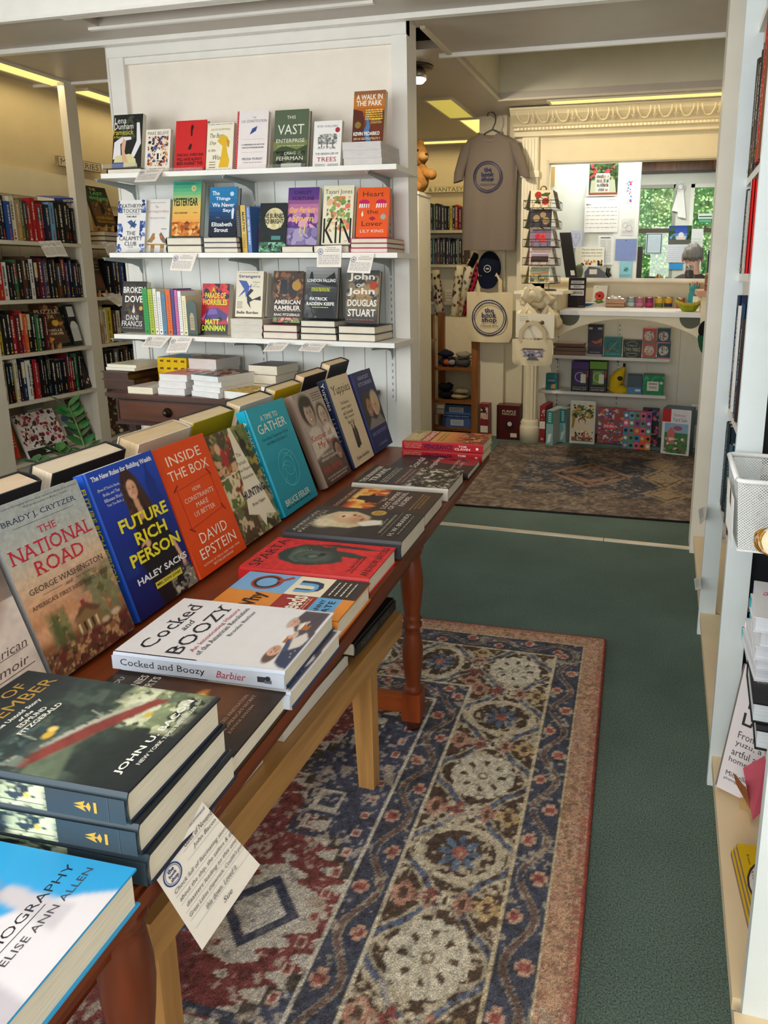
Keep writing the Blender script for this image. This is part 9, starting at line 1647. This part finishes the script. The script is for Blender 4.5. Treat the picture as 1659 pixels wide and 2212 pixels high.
cr_ = empty('stationery_box', (A.x,LY+.04,lz[2]), 'blue stationery box with pale labels at the foot of the ladder stand', 'box'); m = MB(cr_.location); Hh = B.z-lz[2]; m.box((A.x,LY+.04,lz[2]+.0006), (min(B.x,xr-.004),LY+.28,B.z), '#4a5f8f', 'print'); m.build('box_body', cr_)
m = MB(cr_.location); m.art((A.x,LY+.04,lz[2]), (min(B.x,xr-.004)-A.x,0,0), (0,0,Hh), [('R',.25,.68,.75,.90,'#c9cbd0'),('S',.3,.72,.7,.88,3,.02,'#4a5a7a'),('R',0,.42,1,.58,'#22376a'),('T','NEW YORK PUZZLE COMPANY',.5,.5,.9,.05,'#c9d0e0'),('R',.3,.08,.75,.34,'#b9c0cc'),('S',.35,.12,.7,.3,3,.02,'#4a5a7a')], 'print'); m.build('printed_labels', cr_)
# small wooden chest at the left edge behind the column
m = MB(); xa = ony(922,740,5.05).x; m.box((-2.05,5.05,.0), (xa-.0,5.24,ony(915,742,5.05).z), '#7a4a24', 'wood_x'); m.box((-2.06,5.04,ony(915,742,5.05).z), (xa+.01,5.25,ony(915,736,5.05).z), '#96602f', 'wood_x'); tag(m.build('chest'), 'brown wooden chest partly hidden behind the white column', 'chest')
# tall narrow cabinet with the soft toy on top, mostly behind the column
TY = 4.55; tx = ony(905,420,TY).x; tzz = ony(903,413,TY).z
r = empty('display_cabinet', (tx-.16,TY+.12,0), 'tall narrow pale cabinet behind the white column carrying the soft toy', 'cabinet'); O = r.location
m = MB(O); m.box((tx-.32,TY,0), (tx-.004,TY+.24,tzz-.02), '#d6cfbd'); m.build('body', r); m = MB(O); m.box((tx-.32,TY-.006,tzz-.02), (tx,TY+.25,tzz), '#dcd6c6'); m.build('top', r)
def bear():
    def B(x, y): return ony(x, y, TY+.10)
    o_ = Vector((B(900,410).x,TY+.10,tzz+.0006)); r = empty('teddy_bear', o_, 'shaggy golden brown teddy bear sitting high up beside the column', 'toy')
    fz = lambda d, q: q*(1+.035*math.sin(31*d.x+17*d.z)+.03*math.sin(27*d.y-23*d.z))
    h = B(906,335); t = B(905,385); FC = '#8f6432'
    m = MB(o_); m.ball((t.x-.02,o_.y,tzz+.085), (.085,.075,.09), FC, 'plush', 22, 16, fz); m.build('body', r)
    m = MB(o_); m.ball((h.x-.02,o_.y,h.z), (.078,.07,.075), FC, 'plush', 24, 16, fz); m.ball((h.x+.035,o_.y-.035,h.z-.015), (.038,.034,.03), '#a07a48', 'plush', 14, 10, fz); m.build('head', r)
    m = MB(o_); m.ball((h.x+.064,o_.y-.05,h.z-.004), (.011,.010,.009), '#2a1a14'); m.build('nose', r)
    for sx in (-.045,.03): m = MB(o_); m.ball((h.x-.02+sx,o_.y-.01,h.z+.07), (.026,.016,.026), FC, 'plush', 12, 8, fz); m.build('ear', r)
    m = MB(o_); m.ball((h.x+.012,o_.y-.066,h.z+.02), .007, '#1a1210'); m.build('eye', r)
    for (a, b) in (((910,362),(934,378)),((890,362),(880,385))):
        p, q = B(*a), B(*b); m = MB(o_); m.tube([p, (p+q)/2+Vector((0,-.02,-.012)), q+Vector((0,-.03,0))], [.032,.030,.034], FC, 'plush', 12); m.ball(q+Vector((.004,-.03,0)), .034, FC, 'plush', 14, 10, fz); m.build('arm', r)
    for q in ((925,402),(893,402)):
        p = B(*q); p.z = tzz+.036; p.x = min(p.x, tx-.03); m = MB(o_); m.tube([Vector((o_.x-.01,o_.y-.02,tzz+.04)), p+Vector((0,-.05,0))], [.036,.034], FC, 'plush', 12); m.ball(p+Vector((.0,-.055,0)), .036, FC, 'plush', 14, 10, fz); m.build('leg', r)
bear()
# green cap on the far right of the counter
c = ony(1515,720,my-.03); r = empty('baseball_cap', Vector((c.x,my-.03,c.z-.07)), 'dark green cap hanging at the right end of the counter', 'cap'); m = MB(r.location); m.ball((c.x+.03,my-.03,c.z+.02), (.05,.045,.06), '#14151a', 'cloth', 14, 10); m.build('crown', r)
m = MB(r.location); m.grid(lambda u, v: Vector((c.x-.02+.09*u, my-.08+.02*(2*u-1)**2, c.z-.01-.11*v*math.sqrt(max(.05,1-(2*u-1)**2)))), 10, 5, '#1f4a34', 'cloth'); m.build('brim', r)
